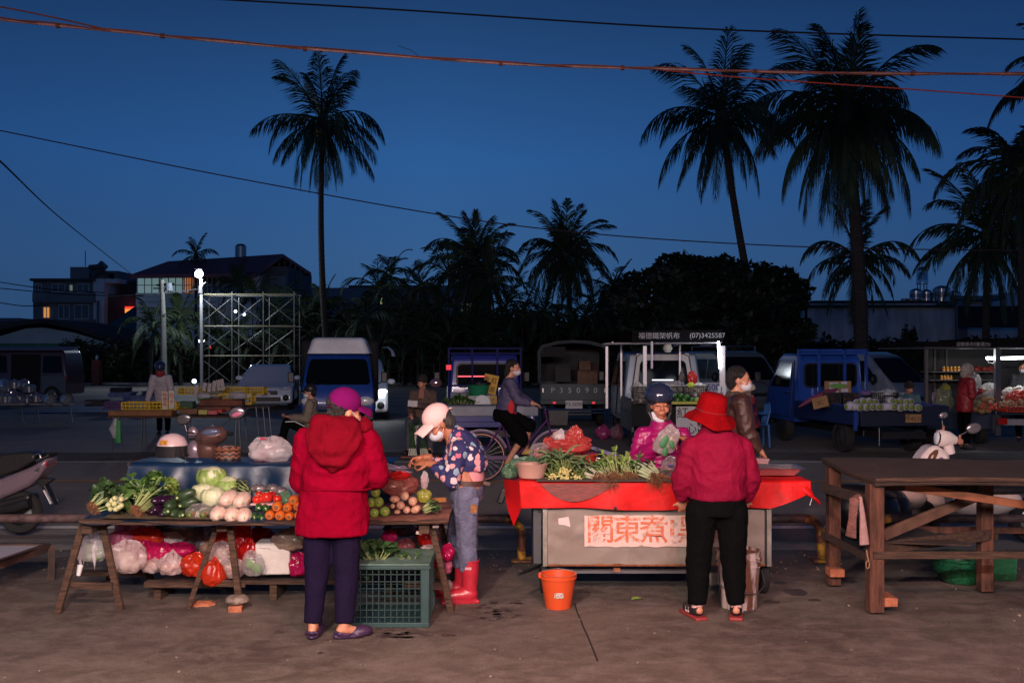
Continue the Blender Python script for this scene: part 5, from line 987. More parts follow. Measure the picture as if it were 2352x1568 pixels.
hb=MB(); hb.ell(hp(0,-.028,.076),(.120,.126,.105),Hm,28,18); k=cl('helmet',hb,m_hel,.006,4,lambda co,n: co)
hs=MB(); hs.ell(hp(0,-.060,.015),(.104,.090,.11),Hm,24,14); ko=cl('helmet_padding',hs,mat('helmet_pad',(.014,.014,.016),.9),.007,2)
part('visor_rim',MB().tube([hp(.121*math.sin(a),-.028+.130*math.cos(a),.056-.012*math.cos(a)) for a in [R(-100+i*10) for i in range(21)]],[(.010,.005)]*21,8),m_black,k)
for q in (-1,1): part('chin_strap',MB().tube([hp(q*.085,-.01,.0),hp(q*.088,.015,-.06),hp(q*.06,.04,-.115),hp(0,.055,-.135)],[(.012,.005)]*4,8),m_black,k)
for q in (-1,1): part('ear_flap',MB().ell(hp(q*.088,-.02,-.03),(.02,.045,.06),Hm),mat('helmet_pad',(.014,.014,.016),.9),k)
mk_=MB().tube([hp(-.02,.07,-.118),hp(.015,.078,-.120),hp(.05,.055,-.095),hp(.066,.03,-.05)],[(.006,.012),(.008,.018),(.008,.018),(.003,.010)],12); part('lowered_mask',mk_,mat('mask_cloth',(.55,.56,.62),.8),P3)
part('zipper',MB().tube([b3+V((.055,-.115,1.20)),b3+V((.06,-.15,1.08)),b3+V((.05,-.158,.9))],.005,6),m_ink,P3); part('collar',remesh_c := MB().tube([b3+V((.01,-.005,1.14)),b3+V((.012,-.02,1.225))],[(.094,.092),(.082,.080)],24,cap=False,up=(1,0,0)),m_pq,P3)
part('shirt_neck',MB().tube([b3+V((.02,-.055,1.19)),b3+V((.015,-.055,1.215))],[.03,.025],12),mat('red_shirt',(.5,.02,.02),.8),P3)
# ---- 5: man in brown coat walking behind
b5=V((XX(1692,8.9),8.9,0)); m_br=mat('brown_leather_coat',(.055,.022,.018),.5,var=.4,scale=6,bump=.5,bscale=20)
J=dict(head=(.02,0,1.53),neck=(0,0,1.40),chest=(0,0,1.22),pelvis=(0,0,.92),shL=(.0,.17,1.34),elL=(-.06,.2,1.06),wrL=(.05,.22,.86),shR=(.0,-.17,1.34),elR=(.05,-.19,1.08),wrR=(.17,-.17,.92),
    hipL=(0,.09,.86),knL=(.12,.09,.48),anL=(-.08,.09,.14),toeL=(.03,.09,.04),hipR=(0,-.09,.86),knR=(.02,-.09,.48),anR=(.0,-.09,.09),toeR=(.12,-.09,.03))
P5,hp,cl,Hm=fig('young man in long brown coat and white mask walking past behind the red hat',b5,J,(.95,-.25,-.05),side=(0,1,0),vox=.010,jacket=dict(m=m_br,r=(.085,.075,.055),sec=[((.02,0,.70),.17,.14),((.02,0,.72),.175,.145),((0,0,.95),.16,.13),((0,0,1.2),.17,.12),((0,0,1.33),.17,.10),((0,0,1.42),.08,.075)],fn=wrinkle(.010,(6,6,4))),
    pants=dict(m=m_blk,r=(.09,.07,.06)),shoes=m_black,mask=True)
part('fur_collar',MB().tube([b5+V((.02+.085*math.cos(a),.09*math.sin(a),1.40)) for a in [i*math.pi/8 for i in range(17)]],[.028+.006*(i %3) for i in range(17)],8),mat('grey_fur',(.08,.06,.055),1,bump=1,bscale=80),P5)
# ---- 6: cyclist
b6=V((XX(1165,13.85),13.85,0)); m_pj=mat('violet_jacket',(.065,.055,.12),.7,var=.1,bump=.3,bscale=30)
J=dict(head=(.08,0,1.575),neck=(.03,0,1.44),chest=(.02,0,1.26),pelvis=(-.03,0,.93),shL=(.04,.17,1.38),elL=(.16,.2,1.16),wrL=(.34,.20,1.10),shR=(.04,-.17,1.38),elR=(.15,-.2,1.14),wrR=(.34,-.20,1.10),
    hipL=(-.0,.09,.90),knL=(.30,.09,.78),anL=(.26,.10,.44),toeL=(.38,.10,.40),hipR=(-.0,-.09,.90),knR=(.20,-.10,.60),anR=(.02,-.10,.32),toeR=(.08,-.11,.21))
P6,hp,cl,Hm=fig('woman cyclist in violet jacket, black shorts and yellow shoes riding past',b6,J,(.97,-.2,-.08),side=(0,1,0),vox=.010,jacket=dict(m=m_pj,r=(.08,.07,.05),sec=[((-.02,0,.95),.16,.14),((-.02,0,.97),.17,.15),((0,0,1.1),.18,.14),((.02,0,1.25),.185,.13),((.03,0,1.38),.15,.09),((.03,0,1.44),.08,.07)],fn=wrinkle(.008)),
    pants=dict(m=m_blk,r=(.125,.105,.09),waist=(.18,.16),len=.25),shoes=mat('yellow_shoe',(.45,.28,.04),.5),mask=True,hairlen=1)
part('jacket_hem',MB().tube([b6+V((-.02,0,.94)),b6+V((-.02,0,.975))],[(.175,.155),(.178,.158)],20,up=(0,1,0)),mat('hem_red',(.45,.02,.06),.7),P6); part('tied_red_scarf',MB().ell(b6+V((.05,-.165,1.05)),(.05,.02,.11)),mat('scarf_red',(.45,.015,.02),.8),P6)
t=thing('bicycle',b6,'purple bicycle with dull pink rims under the violet clad cyclist','bicycle'); xr=XX(1105,13.85)-b6.x; xf=xr+1.05; r_=.335; m_fr=mat('purple_frame',(.06,.015,.09),.35,coat=.5); m_rim=mat('pink_rim',(.40,.17,.15),.4,.3)
for x in (xr,xf):
    dk=x ==xf; o=part('wheel',MB().tube([(x+r_*math.cos(a),0,r_+.01+r_*math.sin(a)) for a in [i*math.pi/20 for i in range(41)]],.014,6,cap=False),m_rubber,t,world=False); part('rim',MB().tube([(x+(r_-.018)*math.cos(a),0,r_+.01+(r_-.018)*math.sin(a)) for a in [i*math.pi/20 for i in range(41)]],.010,6,cap=False),m_black if dk else m_rim,o,world=False)
    sp_=MB()
    for k in range(24): a=k*math.pi/12; sp_.tube([(x,0,r_+.01),(x+(r_-.02)*math.cos(a),0,r_+.01+(r_-.02)*math.sin(a))],.0012,3)
    part('spoke_set',sp_,m_steel,o,world=False); part('mudguard',MB().tube([(x+(r_+.03)*math.cos(a),0,r_+.01+(r_+.03)*math.sin(a)) for a in [R(20+i*10) for i in range(15)]],[(.004,.025)]*15,6),m_fr,t,world=False)
bb=(xr+.45,0,.30); st=(xr+.30,0,.80); hd=(xf-.13,0,.86); fb=MB()
for a,b in ((bb,st),(bb,hd),((xr,0,.345),bb),((xr,0,.345),st),(hd,(xf,0,.345)),(hd,(xf-.17,0,1.02)),(st,(xr+.28,0,.88))): fb.tube([a,b],.016,8)
part('frame',fb,m_fr,t,world=False); part('saddle',MB().ell((xr+.27,0,.88),(.12,.07,.03)),m_black,t,world=False); part('handlebar',MB().tube([(xf-.30,-.22,1.06),(xf-.18,-.16,1.04),(xf-.16,0,1.03),(xf-.18,.16,1.04),(xf-.30,.22,1.06)],.011,8),m_chrome,t,world=False); part('crank',MB().tube([(bb[0]-.12,-.09,.20),(bb[0],-.08,.30),(bb[0],.08,.30),(bb[0]+.12,.09,.42)],.01,6).lathe([(.09,-.004),(.09,.004)],(bb[0],-.05,.3),20,(R(90),0,0),close=True),m_steel,t,world=False); part('chain_guard',MB().box((xr+.22,-.055,.34),(.46,.01,.06)),m_fr,t,world=False,bev=.01)
part('basket',MB().box((xf+.02,0,.90),(.24,.30,.20),taper=1.15),mat('dark_basket',(.02,.02,.025),.6),t,world=False)
# ---- background people
def sitting(label,px,d,z,f,side,knee,foot,jm,pmat,hm=m_hair,mask=False,wr=None,s=.96,head=None,hip=0,**k):
    b=V((XX(px,d),d,0)); sd=V(side).normalized(); fw=V((f[0],f[1],0)).normalized(); h=V(head or (0,0,z))
    J=dict(head=h,neck=(h.x*.8-fw.x*.03,h.y*.8-fw.y*.03,h.z-.135),pelvis=(-fw.x*.05,-fw.y*.05,h.z-.68+hip),chest=(h.x*.4,h.y*.4,h.z-.33))
    for q,sg in (('L',-1),('R',1)):
        sp=V(J['neck'])+sd*sg*.17+V((0,0,-.06)); J['sh'+q]=sp; e=sp+sd*sg*.05+V((0,0,-.25))+fw*.04; J['el'+q]=e; J['wr'+q]=V(wr[0 if q =='L' else 1]) if wr else e+fw*.22+V((0,0,-.02))
        J['hip'+q]=V(J['pelvis'])+sd*sg*.09+V((0,0,-.02)); J['kn'+q]=V(knee[0 if q =='L' else 1]); J['an'+q]=V(foot[0 if q =='L' else 1]); ff=fw*.11; J['toe'+q]=V(foot[0 if q =='L' else 1])+V((ff.x,ff.y,-.05))
    c,p=V(J['chest']),V(J['pelvis']); n_=V(J['neck'])
    return fig(label,b,J,f,sd,.013,s,dict(m=jm,r=(.075,.068,.05),sec=[(p+V((0,0,.0)),.18,.14),(p+V((0,0,.05)),.185,.145),(c,.19,.13),(n_+V((0,0,-.08)),.16,.10),(n_+V((0,0,.03)),.075,.07)],fn=wrinkle(.008),vox=.011),dict(m=pmat,r=(.085,.07,.06),top=.03),k.get('shoes',m_black),hair=hm,mask=mask)
def capon(hp,o,m,f=None,beanie=False,Hm=None,k_=None):
    mb=MB(); mb.ell(hp(0,-.012,.062),(.092,.106,.092 if not beanie else .105),Hm,20,12); c=link('beanie' if beanie else 'cap',mk(mb,'cap',m),o)
    if not beanie: vb=MB(); vb.grid(lambda u,v: hp((u-.5)*.15,.085+.08*v,.055-.12*(u-.5)**2*2-.02*v),6,4); q=part('cap_brim',vb,m,c); q.modifiers.new('s','SOLIDIFY').thickness=.005
b=17; P8,hp,cl,Hm=sitting('seated man in tan jacket and black cap seen from the side, legs crossed',712,17,1.13,(-.95,-.1,-.05),(0,1,0),((-.40,-.02,.62),(-.44,.12,.60)),((-.47,-.06,.35),(-.52,.12,.12)),mat('tan_jacket',(.20,.16,.12),.8,var=.15,bump=.3,bscale=20),m_blk,mask=True,wr=((-.33,-.12,.72),(-.38,.1,.70)),hip=.02); capon(hp,P8,m_black,Hm=Hm)
part('trouser_stripe',MB().tube([P8.location+V((-.05,-.19,.56)),P8.location+V((-.24,-.12,.64)),P8.location+V((-.40,-.10,.63))],.009,5),m_white,P8)
solo('stool_bucket',MB().lathe([(0,0),(.13,0),(.16,.36),(.165,.38),(.17,.38),(.17,.40),(0,.41)],(XX(713,17),17,0),20),mat('pink_bucket',(.30,.20,.18),.6),'upturned dull pink bucket the tan jacketed man sits on','bucket')
P9,hp,cl,Hm=sitting('seated man in brown jacket and dark beanie holding a paper, knees apart',970,17.7,1.27,(-.45,-.88,-.05),(1,0,0),((-.20,-.34,.60),(.20,-.30,.58)),((-.20,-.40,.12),(.16,-.34,.12)),mat('brown_jacket',(.10,.062,.048),.8,var=.15,bump=.3,bscale=20),mat('dull_jeans',(.06,.065,.08),.85),mask=False,wr=((-.16,-.36,.72),(-.05,-.33,.88)),hip=.03); capon(hp,P9,mat('dark_beanie',(.02,.012,.012),.9),Hm=Hm,beanie=True)
part('neck_scarf',MB().tube([P9.location+V((-.01,-.12,1.0)),P9.location+V((0,-.10,1.16))],[(.06,.03),(.05,.05)],10),mat('striped_scarf',(.25,.07,.05),.9,col2=(.35,.2,.15),scale=3,stretch=(.1,.1,30)),P9)
solo('paper_cup_tray',MB().box(P(948,927,17.3),(.17,.03,.11),(R(-20),R(4),0)),mat('white_card',(.55,.55,.55),.6,var=.1),'white printed paper held by the man in brown','paper',bev=.004)
solo('stool',MB().box((XX(972,17.8),17.85,.50),(.36,.34,.05)).beam((XX(972,17.8)-.15,17.7,0),(XX(972,17.8)-.12,17.75,.5),.04).beam((XX(972,17.8)+.15,17.7,0),(XX(972,17.8)+.12,17.75,.5),.04).beam((XX(972,17.8)-.15,18.,0),(XX(972,17.8)-.12,17.95,.5),.04).beam((XX(972,17.8)+.15,18.,0),(XX(972,17.8)+.12,17.95,.5),.04),m_steel,'plain stool under the man in brown','stool')
def standing(label,px,d,f,side,jm,pmat,hz=1.5,wr=None,lean=(0,0),mask=False,hm=m_hair,s=.97,jl=.82,**k):
    b=V((XX(px,d),d,0)); sd=V(side).normalized(); fw=V((f[0],f[1],0)).normalized(); lx=V((lean[0],lean[1],0))
    n_=V((0,0,hz-.13))+lx*.8; c=V((0,0,hz-.34))+lx*.4; p=V((0,0,hz-.66)); J=dict(head=V((0,0,hz))+lx,neck=n_,chest=c,pelvis=p)
    for q,sg in (('L',-1),('R',1)):
        sp=n_+sd*sg*.17+V((0,0,-.06)); e=sp+sd*sg*.05+V((0,0,-.25)); J['sh'+q]=sp; J['el'+q]=e; J['wr'+q]=V(wr[0 if q =='L' else 1]) if wr else e+fw*.22+V((0,0,.02)); h_=p+sd*sg*.09; J['hip'+q]=h_; J['kn'+q]=V((h_.x,h_.y,.45)); J['an'+q]=V((h_.x,h_.y,.09)); J['toe'+q]=V((h_.x+fw.x*.12,h_.y+fw.y*.12,.03))
    return fig(label,b,J,f,sd,.013,s,dict(m=jm,r=(.078,.07,.052),sec=[(V((0,0,hz-jl)),.18,.14),(V((0,0,hz-jl+.03)),.19,.15),(c,.195,.14),(n_+V((0,0,-.08)),.16,.105),(n_+V((0,0,.03)),.075,.07)],fn=wrinkle(.008),vox=.011),dict(m=pmat,r=(.09,.07,.06),top=.03),m_black,hair=hm,mask=mask)
P7,hp,cl,Hm=standing('vendor in pale shirt, dark helmet and red scarf bending over the blue mats',376,22,(.1,-.9,-.45),(1,0,0),mat('pale_shirt',(.42,.38,.40),.8,bump=.3,bscale=15),m_blk,1.46,lean=(.02,-.28),wr=((-.24,-.35,.75),(.30,-.40,.78)),mask=False,jl=.72)
part('helmet',MB().ell(hp(0,-.015,.06),(.12,.135,.125),Hm,20,12),m_hel,P7); part('red_scarf',MB().ell(hp(0,.03,-.09),(.10,.09,.11),Hm),mat('dull_red_scarf',(.25,.02,.03),.9),P7)
P10,hp,cl,Hm=standing('customer in dark red puffer and pale headscarf picking fruit at the lit stall',2215,18.7,(.95,.2,-.25),(0,1,0),mat('dark_red_puffer',(.26,.012,.018),.5,var=.15,bump=.5,bscale=14),m_blk,1.46,lean=(.06,0),wr=((.34,.12,1.12),(.30,-.12,1.10)),jl=.76)
part('headscarf',MB().ell(hp(0,-.02,.035),(.10,.125,.125),Hm,20,12).ell(hp(0,-.06,-.06),(.085,.07,.09),Hm),mat('pale_print_scarf',(.45,.42,.36),.8,col2=(.15,.12,.10),scale=60),P10)
P11,hp,cl,Hm=sitting('vendor in dark beanie and teal jacket sitting low behind the netted fruit',2088,20.6,1.08,(.1,-.95,-.3),(1,0,0),((-.2,-.35,.5),(.2,-.35,.5)),((-.2,-.4,.12),(.2,-.4,.12)),mat('teal_jacket',(.04,.09,.11),.7,var=.1),m_blk); capon(hp,P11,mat('dark_beanie',(.02,.012,.012),.9),Hm=Hm,beanie=True)
P12,hp,cl,Hm=standing('masked person in dark clothes and white scarf at the far right edge',2350,20.3,(-.4,-.9,-.1),(1,0,0),mat('dark_coat',(.02,.02,.025),.7),m_blk,1.50,mask=True); part('white_scarf',MB().tube([P12.location+V((.02,-.16,1.36)),P12.location+V((-.03,-.19,1.2)),P12.location+V((-.05,-.19,.98))],[(.03,.02),(.05,.02),(.05,.015)],8),m_white,P12)
m_pl=mat('red_plaid',(.28,.02,.03),.8,col2=(.02,.015,.05),scale=9,lo=.47,hi=.53)
P13,hp,cl,Hm=sitting('person in red and navy plaid with cream cap sitting on the blue chair',1722,18.6,1.09,(-.9,.4,-.1),(.3,.95,0),((-.3,.1,.45),(-.3,.35,.45)),((-.35,.1,.12),(-.35,.35,.12)),m_pl,m_blk,s=.95); capon(hp,P13,mat('cream_cap',(.5,.45,.36),.8),Hm=Hm)
# ================================================================ NEAR STALLS
rs=random.Random(42)
# ---- sawhorses of the left table
def saw(label,top,legs,d1,zt=.62,brick=None):
    (x0,y0),(x1,y1)=top; t=thing('sawhorse',((XX((x0+x1)/2,d1)),d1,0),label,'trestle',group='rough wooden trestles under the vegetable table')
    for (tx,ty,bx,by) in legs:
        gb=G(bx,by) if brick is None or bx <brick[0]-30 else P(bx,by,d1); tp=P(tx,ty,gb.y+.02); part('leg',MB().beam(tp+V((0,.02,.0)),gb,.045,.035),m_wood,t,bev=.004)
    xm=XX((x0+x1)/2,d1); part('top_beam',MB().box((xm,d1+.35,zt-.045),(.07,.78,.06)),m_wood_h,t,bev=.004)
    for s in (-1,1): part('leg',MB().beam((xm+s*.04,d1+.66,zt-.03),(xm+s*.17,d1+.74,0),.045,.035),m_wood,t,bev=.004)
    part('brace',MB().beam((xm-.14,d1+.05,.18),(xm+.14,d1+.05,.17),.02,.045),m_wood_h,t)
    return t
saw('left end trestle with splayed legs at the corner by the pipe rail',((180,1190),(228,1190)),((190,1196,132,1409),(230,1194,278,1401)),6.78)
saw('middle trestle whose right leg stands on a stone and a brick',((495,1208),(530,1205)),((496,1210,432,1397),(526,1206,548,1366)),6.86,brick=(550,1366))
saw('right end trestle with pale tape on its legs beside the green crate',((960,1192),(990,1190)),((966,1196,932,1330),(988,1194,1036,1404)),6.78)
for (x,y,x2,y2) in ((955,1222,960,1224),(993,1208,999,1207)): solo('tape_wrap',MB().beam(P(x+1,y,6.765),P(x2+9,y2,6.765),.018,.02),mat('pale_tape',(.4,.30,.26),.7),'pale tape wrapped on the %s leg of the right trestle' %('left' if x <980 else 'right'),'tape')
solo('round_stone',MB().ell(P(545,1376,6.86),(.083,.08,.036),fn=lambda u: 1+.12*noise.noise(u*2.5)),mat('stone',(.22,.17,.14),.9,var=.4,scale=18,bump=.5),'flat round stone on a brick under the trestle leg','stone')
solo('brick',MB().box(P(539,1399,6.84)+V((0,.05,0)),(.092,.2,.064),(0,0,.15)),mat('orange_brick',(.36,.12,.06),.9,var=.3,scale=14,bump=.4),'orange brick under the round stone','brick',bev=.006)
solo('broken_brick',MB().ell(P(465,1388,7.0),(.09,.06,.03),fn=lambda u: 1+.3*noise.noise(u*2)),mat('orange_brick',(.36,.12,.06),.9),'broken reddish rubble piece behind the middle trestle','brick')
ZT=.655
def T(px,py,z=ZT): d=F*(H-z)/(py-817); return V((XX(px,d),d,z))      # point of the table top
t=thing('table_top',(XX(600,7.1),7.1,ZT),'long plywood table top with blue and brown covering under the vegetables','table top')
ed=[(183,1191),(300,1196),(520,1205),(700,1207),(860,1201),(1028,1190)]
def ttop(u,v,dz=0):
    k=u*(len(ed)-1); i=min(int(k),len(ed)-2); f=k-i; px=ed[i][0]*(1-f)+ed[i+1][0]*f; z=ZT-.012*math.sin(math.pi*u); y=6.68+.86*v; return V((XX(px,6.70),y,z+dz))
tb=MB(); tb.grid(lambda u,v: ttop(u,v,-.008),24,4); tb.grid(lambda u,v: ttop(1-u,v,-.03),24,4); tb.grid(lambda u,v: ttop(u,0,-.03+.022*v),24,1); part('plywood',tb,m_wood_h,t)
tc_=MB(); tc_.grid(lambda u,v: ttop(u*.72,v*.98-.012,.0+.002*math.sin(u*40)) if v >.05 else ttop(u*.72,-.014,-.004-.03*(.6+.5*math.sin(u*17))*(1 if v <.04 else .3)),70,6); part('blue_sheet',tc_,mat('blue_tarp',(.007,.028,.07),.45,var=.2,bump=.4,bscale=9),t,smooth=60)
tc_=MB(); tc_.grid(lambda u,v: ttop(.72+u*.283,v*.98-.012,.004+.003*math.sin(u*14)) if v >.05 else ttop(.72+u*.283,-.02,-.02*(.6+.5*math.sin(u*9))),24,6); part('brown_sheet',tc_,mat('brown_cloth',(.22,.085,.06),.8,var=.3,bump=.4,bscale=20),t,smooth=60)
tc_=MB(); tc_.grid(lambda u,v: ttop(.08+u*.32,v*.6+.03,.006+.004*noise.noise(V((u*9,v*5,0)))),20,6); part('sacking',tc_,mat('sacking',(.10,.075,.04),.9,var=.4,bump=.5,bscale=60),t,smooth=60)
# raised rack with blue tarp behind
t=thing('tarp_rack',(XX(500,7.9),7.9,0),'raised shelf behind the vegetables draped in a dark blue tarp','shelf'); zr=.93
def tarp(u,v):
    x=XX(300,7.65)+(XX(905,7.65)-XX(300,7.65))*u
    if v <.35: y=8.05-.40*(v/.35); z=zr+.004*math.sin(u*22)
    else:
        w_=(v-.35)/.65; y=7.65-.03-.06*w_+(.030*math.sin(u*26+w_*2.2)+.02*math.sin(u*61+1))*w_; z=zr-.29*w_
        if u <.03: x -= .05*w_
    return V((x,y,z))
part('tarp',MB().grid(tarp,110,26),mat('blue_tarp2',(.005,.022,.062),.38,var=.15,bump=.25,bscale=7),t,smooth=70)
part('board',MB().box((XX(600,7.8),7.86,zr-.02),(XX(905,7.65)-XX(305,7.65),.36,.03)),m_wood_h,t)
for x in (310,560,890): part('leg',MB().box((XX(x,7.9),7.96,.46),(.04,.04,.9)),m_wood,t)
# lower bench with bags
t=thing('low_bench',(XX(680,7.3),7.3,0),'low rough plank bench under the vegetable table','bench'); zb=.15
part('plank',MB().box((XX(700,7.3),7.32,zb-.018),(2.0,.42,.03)),m_wood_h,t,bev=.006); part('plank',MB().box((XX(430,7.15),7.10,zb-.025),(.55,.09,.04),(0,.03,.1)),m_wood_h,t,bev=.006); part('plank',MB().box((XX(250,7.2),7.3,.16),(.5,.1,.03),(0,0,-.05)),m_wood_h,t,bev=.006)
for x in (380,640,900): part('leg',MB().box((XX(x,7.3),7.3,.062),(.05,.34,.115)),m_wood,t)
# ---- plastic bags
def bag(label,c,r,m,seed,knot=None,handles=0,group=None,hd=(0,-1,0),lumps=1.,name='plastic_bag',amp=.10):
    mb=MB(); c=V(c); o_=seed*3.7
    def fn(u):
        q=V((u.x*2.1+o_,u.y*2.1,u.z*1.6)); top=max(0,u.z); a=math.atan2(u.y,u.x)
        cre=abs(noise.noise(V((math.cos(a)*3.2+o_,math.sin(a)*3.2,u.z*1.1)))); cre2=abs(noise.noise(V((u.x*5+o_,u.y*5,u.z*4))))
        cre3=abs(noise.noise(V((u.x*11+o_,u.y*11,u.z*9+math.sin(a*3))))); return 1+lumps*.22*noise.noise(q)-amp*2.2*cre*(.4+top)-amp*cre2*1.6-amp*cre3*.35+.07
    mb.ell(c,r,None,56,38,fn=fn)
    for i,v in enumerate(mb.v):
        if v.z <c.z-r[2]*.86: v.z=c.z-r[2]*.86+(v.z-c.z+r[2]*.86)*.2
    if knot: k=c+V((knot[0]*r[0],knot[1]*r[1],r[2]*.86)); mb.tube([k-V((0,0,r[2]*.25)),k,k+V((.01,0,r[2]*.12)),k+V((.02,0,r[2]*.32))],[r[0]*.32,r[0]*.10,r[0]*.07,r[0]*.24],9)
    t=solo(name,mb,m,label,'plastic bag',group,smooth=55)
    if m.name[4:] in ('white','milky','clear','pink','veg_clear','silver','redclear','smoke','beige','white_full') and c.y <9:
        cb=MB(); r2=random.Random(seed)
        for i in range(5): cb.ell(c+V((r2.uniform(-.4,.4)*r[0],r2.uniform(-.3,.1)*r[1],r2.uniform(-.5,.2)*r[2])),tuple(q*r2.uniform(.3,.45) for q in r),None,10,7)
        part('content',cb,mat('bag_content%d' %(seed %4),((.45,.16,.05),(.12,.25,.06),(.5,.42,.3),(.45,.08,.08))[seed %4],.6),t)
    for h in range(handles):
        s=-1 if h else 1; a=c+V((s*r[0]*.35,hd[1]*r[1]*.5,r[2]*.7)); pts=[]
        if hd[2] <0: pts=[c+V((s*r[0]*.42-.10*r[0],-r[1]*.8,r[2]*.25)),c+V((s*r[0]*.5-.12*r[0],-r[1]*1.0,-r[2]*.5)),c+V((s*r[0]*.42,-r[1]*1.05,-r[2]*1.25)),c+V((s*r[0]*.38+.12*r[0],-r[1]*1.0,-r[2]*.5)),c+V((s*r[0]*.3+.10*r[0],-r[1]*.8,r[2]*.25))]
        else: pts=[a+V((-.16*r[0],0,-.05)),a+V((-.2*r[0],-.01,r[2]*.45)),a+V((0,-.015,r[2]*.75)),a+V((.2*r[0],-.01,r[2]*.45)),a+V((.16*r[0],0,-.05))]
        part('handle',MB().tube(pts,[(.020,.003),(.013,.003),(.012,.003),(.013,.003),(.020,.003)],8),m,t)
    return t
bw=bagmat('white',(.85,.80,.83),.58); bwp=bagmat('milky',(.85,.70,.71),.66); br_=bagmat('red',(.75,.02,.02),.84); bmg=bagmat('magenta',(.68,.015,.15),.84); bpk=bagmat('pink',(.75,.22,.38),.8); bor=bagmat('orange_red',(.78,.06,.02),.84); bcl=bagmat('clear',(.6,.56,.58),.36); bbe=bagmat('beige',(.42,.30,.24),.8); bgr=bagmat('mint',(.22,.42,.26),.7); bye=bagmat('yellow',(.5,.5,.08),.85); bsm=bagmat('smoke',(.20,.13,.12),.7)
def q5(x,y,d): return Q('c5',x,y,d)
gU='plastic bags heaped under the vegetable table'
BG=[('white bag with two hanging handles, leftmost under the table',340,965,7.0,(.105,.08,.10),bw,2,(0,0,-1)),('big milky white bag at the front left behind the trestle leg',605,1035,6.98,(.130,.10,.118),bwp,0,0),('lilac pink bag peaked at upper left of the heap',640,835,7.25,(.10,.09,.09),bpk,0,0),
    ('orange red bag lying high behind the lilac one',745,880,7.2,(.13,.09,.075),bor,0,0),('magenta bag below the orange red bag',760,1010,7.15,(.125,.10,.12),bmg,0,0),('dark smoky clear bag at the back of the heap',1010,860,7.4,(.17,.1,.13),bsm,0,0),('magenta bag with folded top left of the middle trestle',1010,975,7.2,(.12,.09,.055),bmg,0,0),
    ('small crinkled whitish bag at the front of the heap',950,1090,7.0,(.09,.08,.075),bwp,1,(0,-1,0)),('orange red bag on the bench edge by the middle trestle',1130,1095,6.98,(.085,.08,.085),bor,0,0),('orange red bag hanging lowest in front of the bench',1278,1165,6.93,(.082,.07,.088),bor,1,(0,-1,0)),('tall red bag behind the white foam box',1475,930,7.25,(.12,.10,.16),br_,0,0),
    ('crumpled pink white bag left of the foam box',1420,1115,7.05,(.095,.08,.08),bwp,0,0),('clear bag with red edge before the foam box',1590,1090,6.98,(.08,.03,.09),bcl,0,0),('beige knotted bag on the foam box',1880,900,7.12,(.125,.09,.085),bbe,0,0),('magenta bag right of the foam box',1945,1090,7.15,(.08,.09,.085),bmg,0,0),
    ('clear bag high behind the middle trestle',1240,930,7.4,(.10,.08,.12),bcl,0,0),('red bag far behind the foam box top',1640,870,7.45,(.12,.08,.06),br_,0,0),('whitish bag behind the lilac bag',830,810,7.45,(.13,.08,.09),bcl,0,0),('pink bag wedged between the lilac and front milky bags',560,900,7.12,(.09,.08,.07),bpk,0,0),('white bag low between the milky and the crinkled bags',800,1095,7.08,(.08,.07,.06),bw,0,0),('magenta bag right behind the crinkled whitish bag',880,1000,7.14,(.08,.07,.08),bmg,0,0),
    ('pale pink bag behind the middle trestle legs',1330,1010,7.12,(.09,.07,.09),bwp,0,0),('orange red bag high left of the tall red one',1370,900,7.25,(.08,.08,.09),bor,0,0),('clear bag over the back of the magenta bags',930,900,7.28,(.11,.07,.06),bw,0,0),('red bag peeking low behind the foam box',1560,1000,7.12,(.07,.06,.10),br_,0,0)]
for i,(lb,x,y,d,r,m,hn,hd) in enumerate(BG): bag(lb,q5(x,y,d),r,m,i+1,handles=hn,hd=hd or (0,-1,0),group=gU,knot=(0,0) if i in (13,) else None)
def q6(x,y,d): return Q('c6',x,y,d)
BG2=[('rose bag above the greens on the crate',655,920,7.1,(.055,.06,.045),bmg),('dusty pink bag behind the right trestle leg',745,975,7.15,(.065,.06,.055),bagmat('dusty',(.42,.12,.13),.8)),('tall red bag between the right trestle legs',872,925,7.05,(.066,.06,.075),br_),('pink white bag under the red one between the trestle legs',872,1000,6.98,(.058,.06,.042),bwp),('small red bag below the pink white one',912,1060,7.0,(.048,.06,.045),br_),
    ('red and pink bag right of the trestle leg by the boots',985,1010,7.05,(.045,.06,.058),bmg),('clear bag with something dark low by the boots',975,1200,6.98,(.045,.05,.045),bcl),('yellowish brown bag low behind the crate',925,1130,7.05,(.045,.05,.035),bagmat('amber',(.35,.14,.04),.85)),('dark clear bag hanging under the right table end',720,880,7.3,(.12,.06,.05),bsm),('rosy bag low at the crate corner',985,1090,7.1,(.03,.05,.05),bpk)]
for i,(lb,x,y,d,r,m) in enumerate(BG2): bag(lb,q6(x,y,d),tuple(q*1.05 for q in r),m,i+31,group=gU)
t=thing('foam_box',q5(1740,1180,7.1),'white foam box standing under the middle of the table','foam box'); m_foam=mat('foam_white',(.68,.60,.56),.9,var=.05,scale=20,bump=.4,bscale=140); c0=q5(1735,1045,7.05)
part('box_body',MB().box(c0+V((0,.12,-.005)),(.245,.22,.225),(0,0,.05)),m_foam,t,bev=.012); part('embossed_frame',MB().beam(q5(1640,960,7.055),q5(1730,968,7.055),.003),mat('foam_groove',(.4,.3,.28),.9),t)
solo('paper_cup',MB().lathe([(.014,0),(.02,.07),(.018,.07),(.012,.005),(0,.005)],q5(222,1175,6.85),16,(0,.2,0)),m_white,'small white paper cup by the left trestle leg','cup')
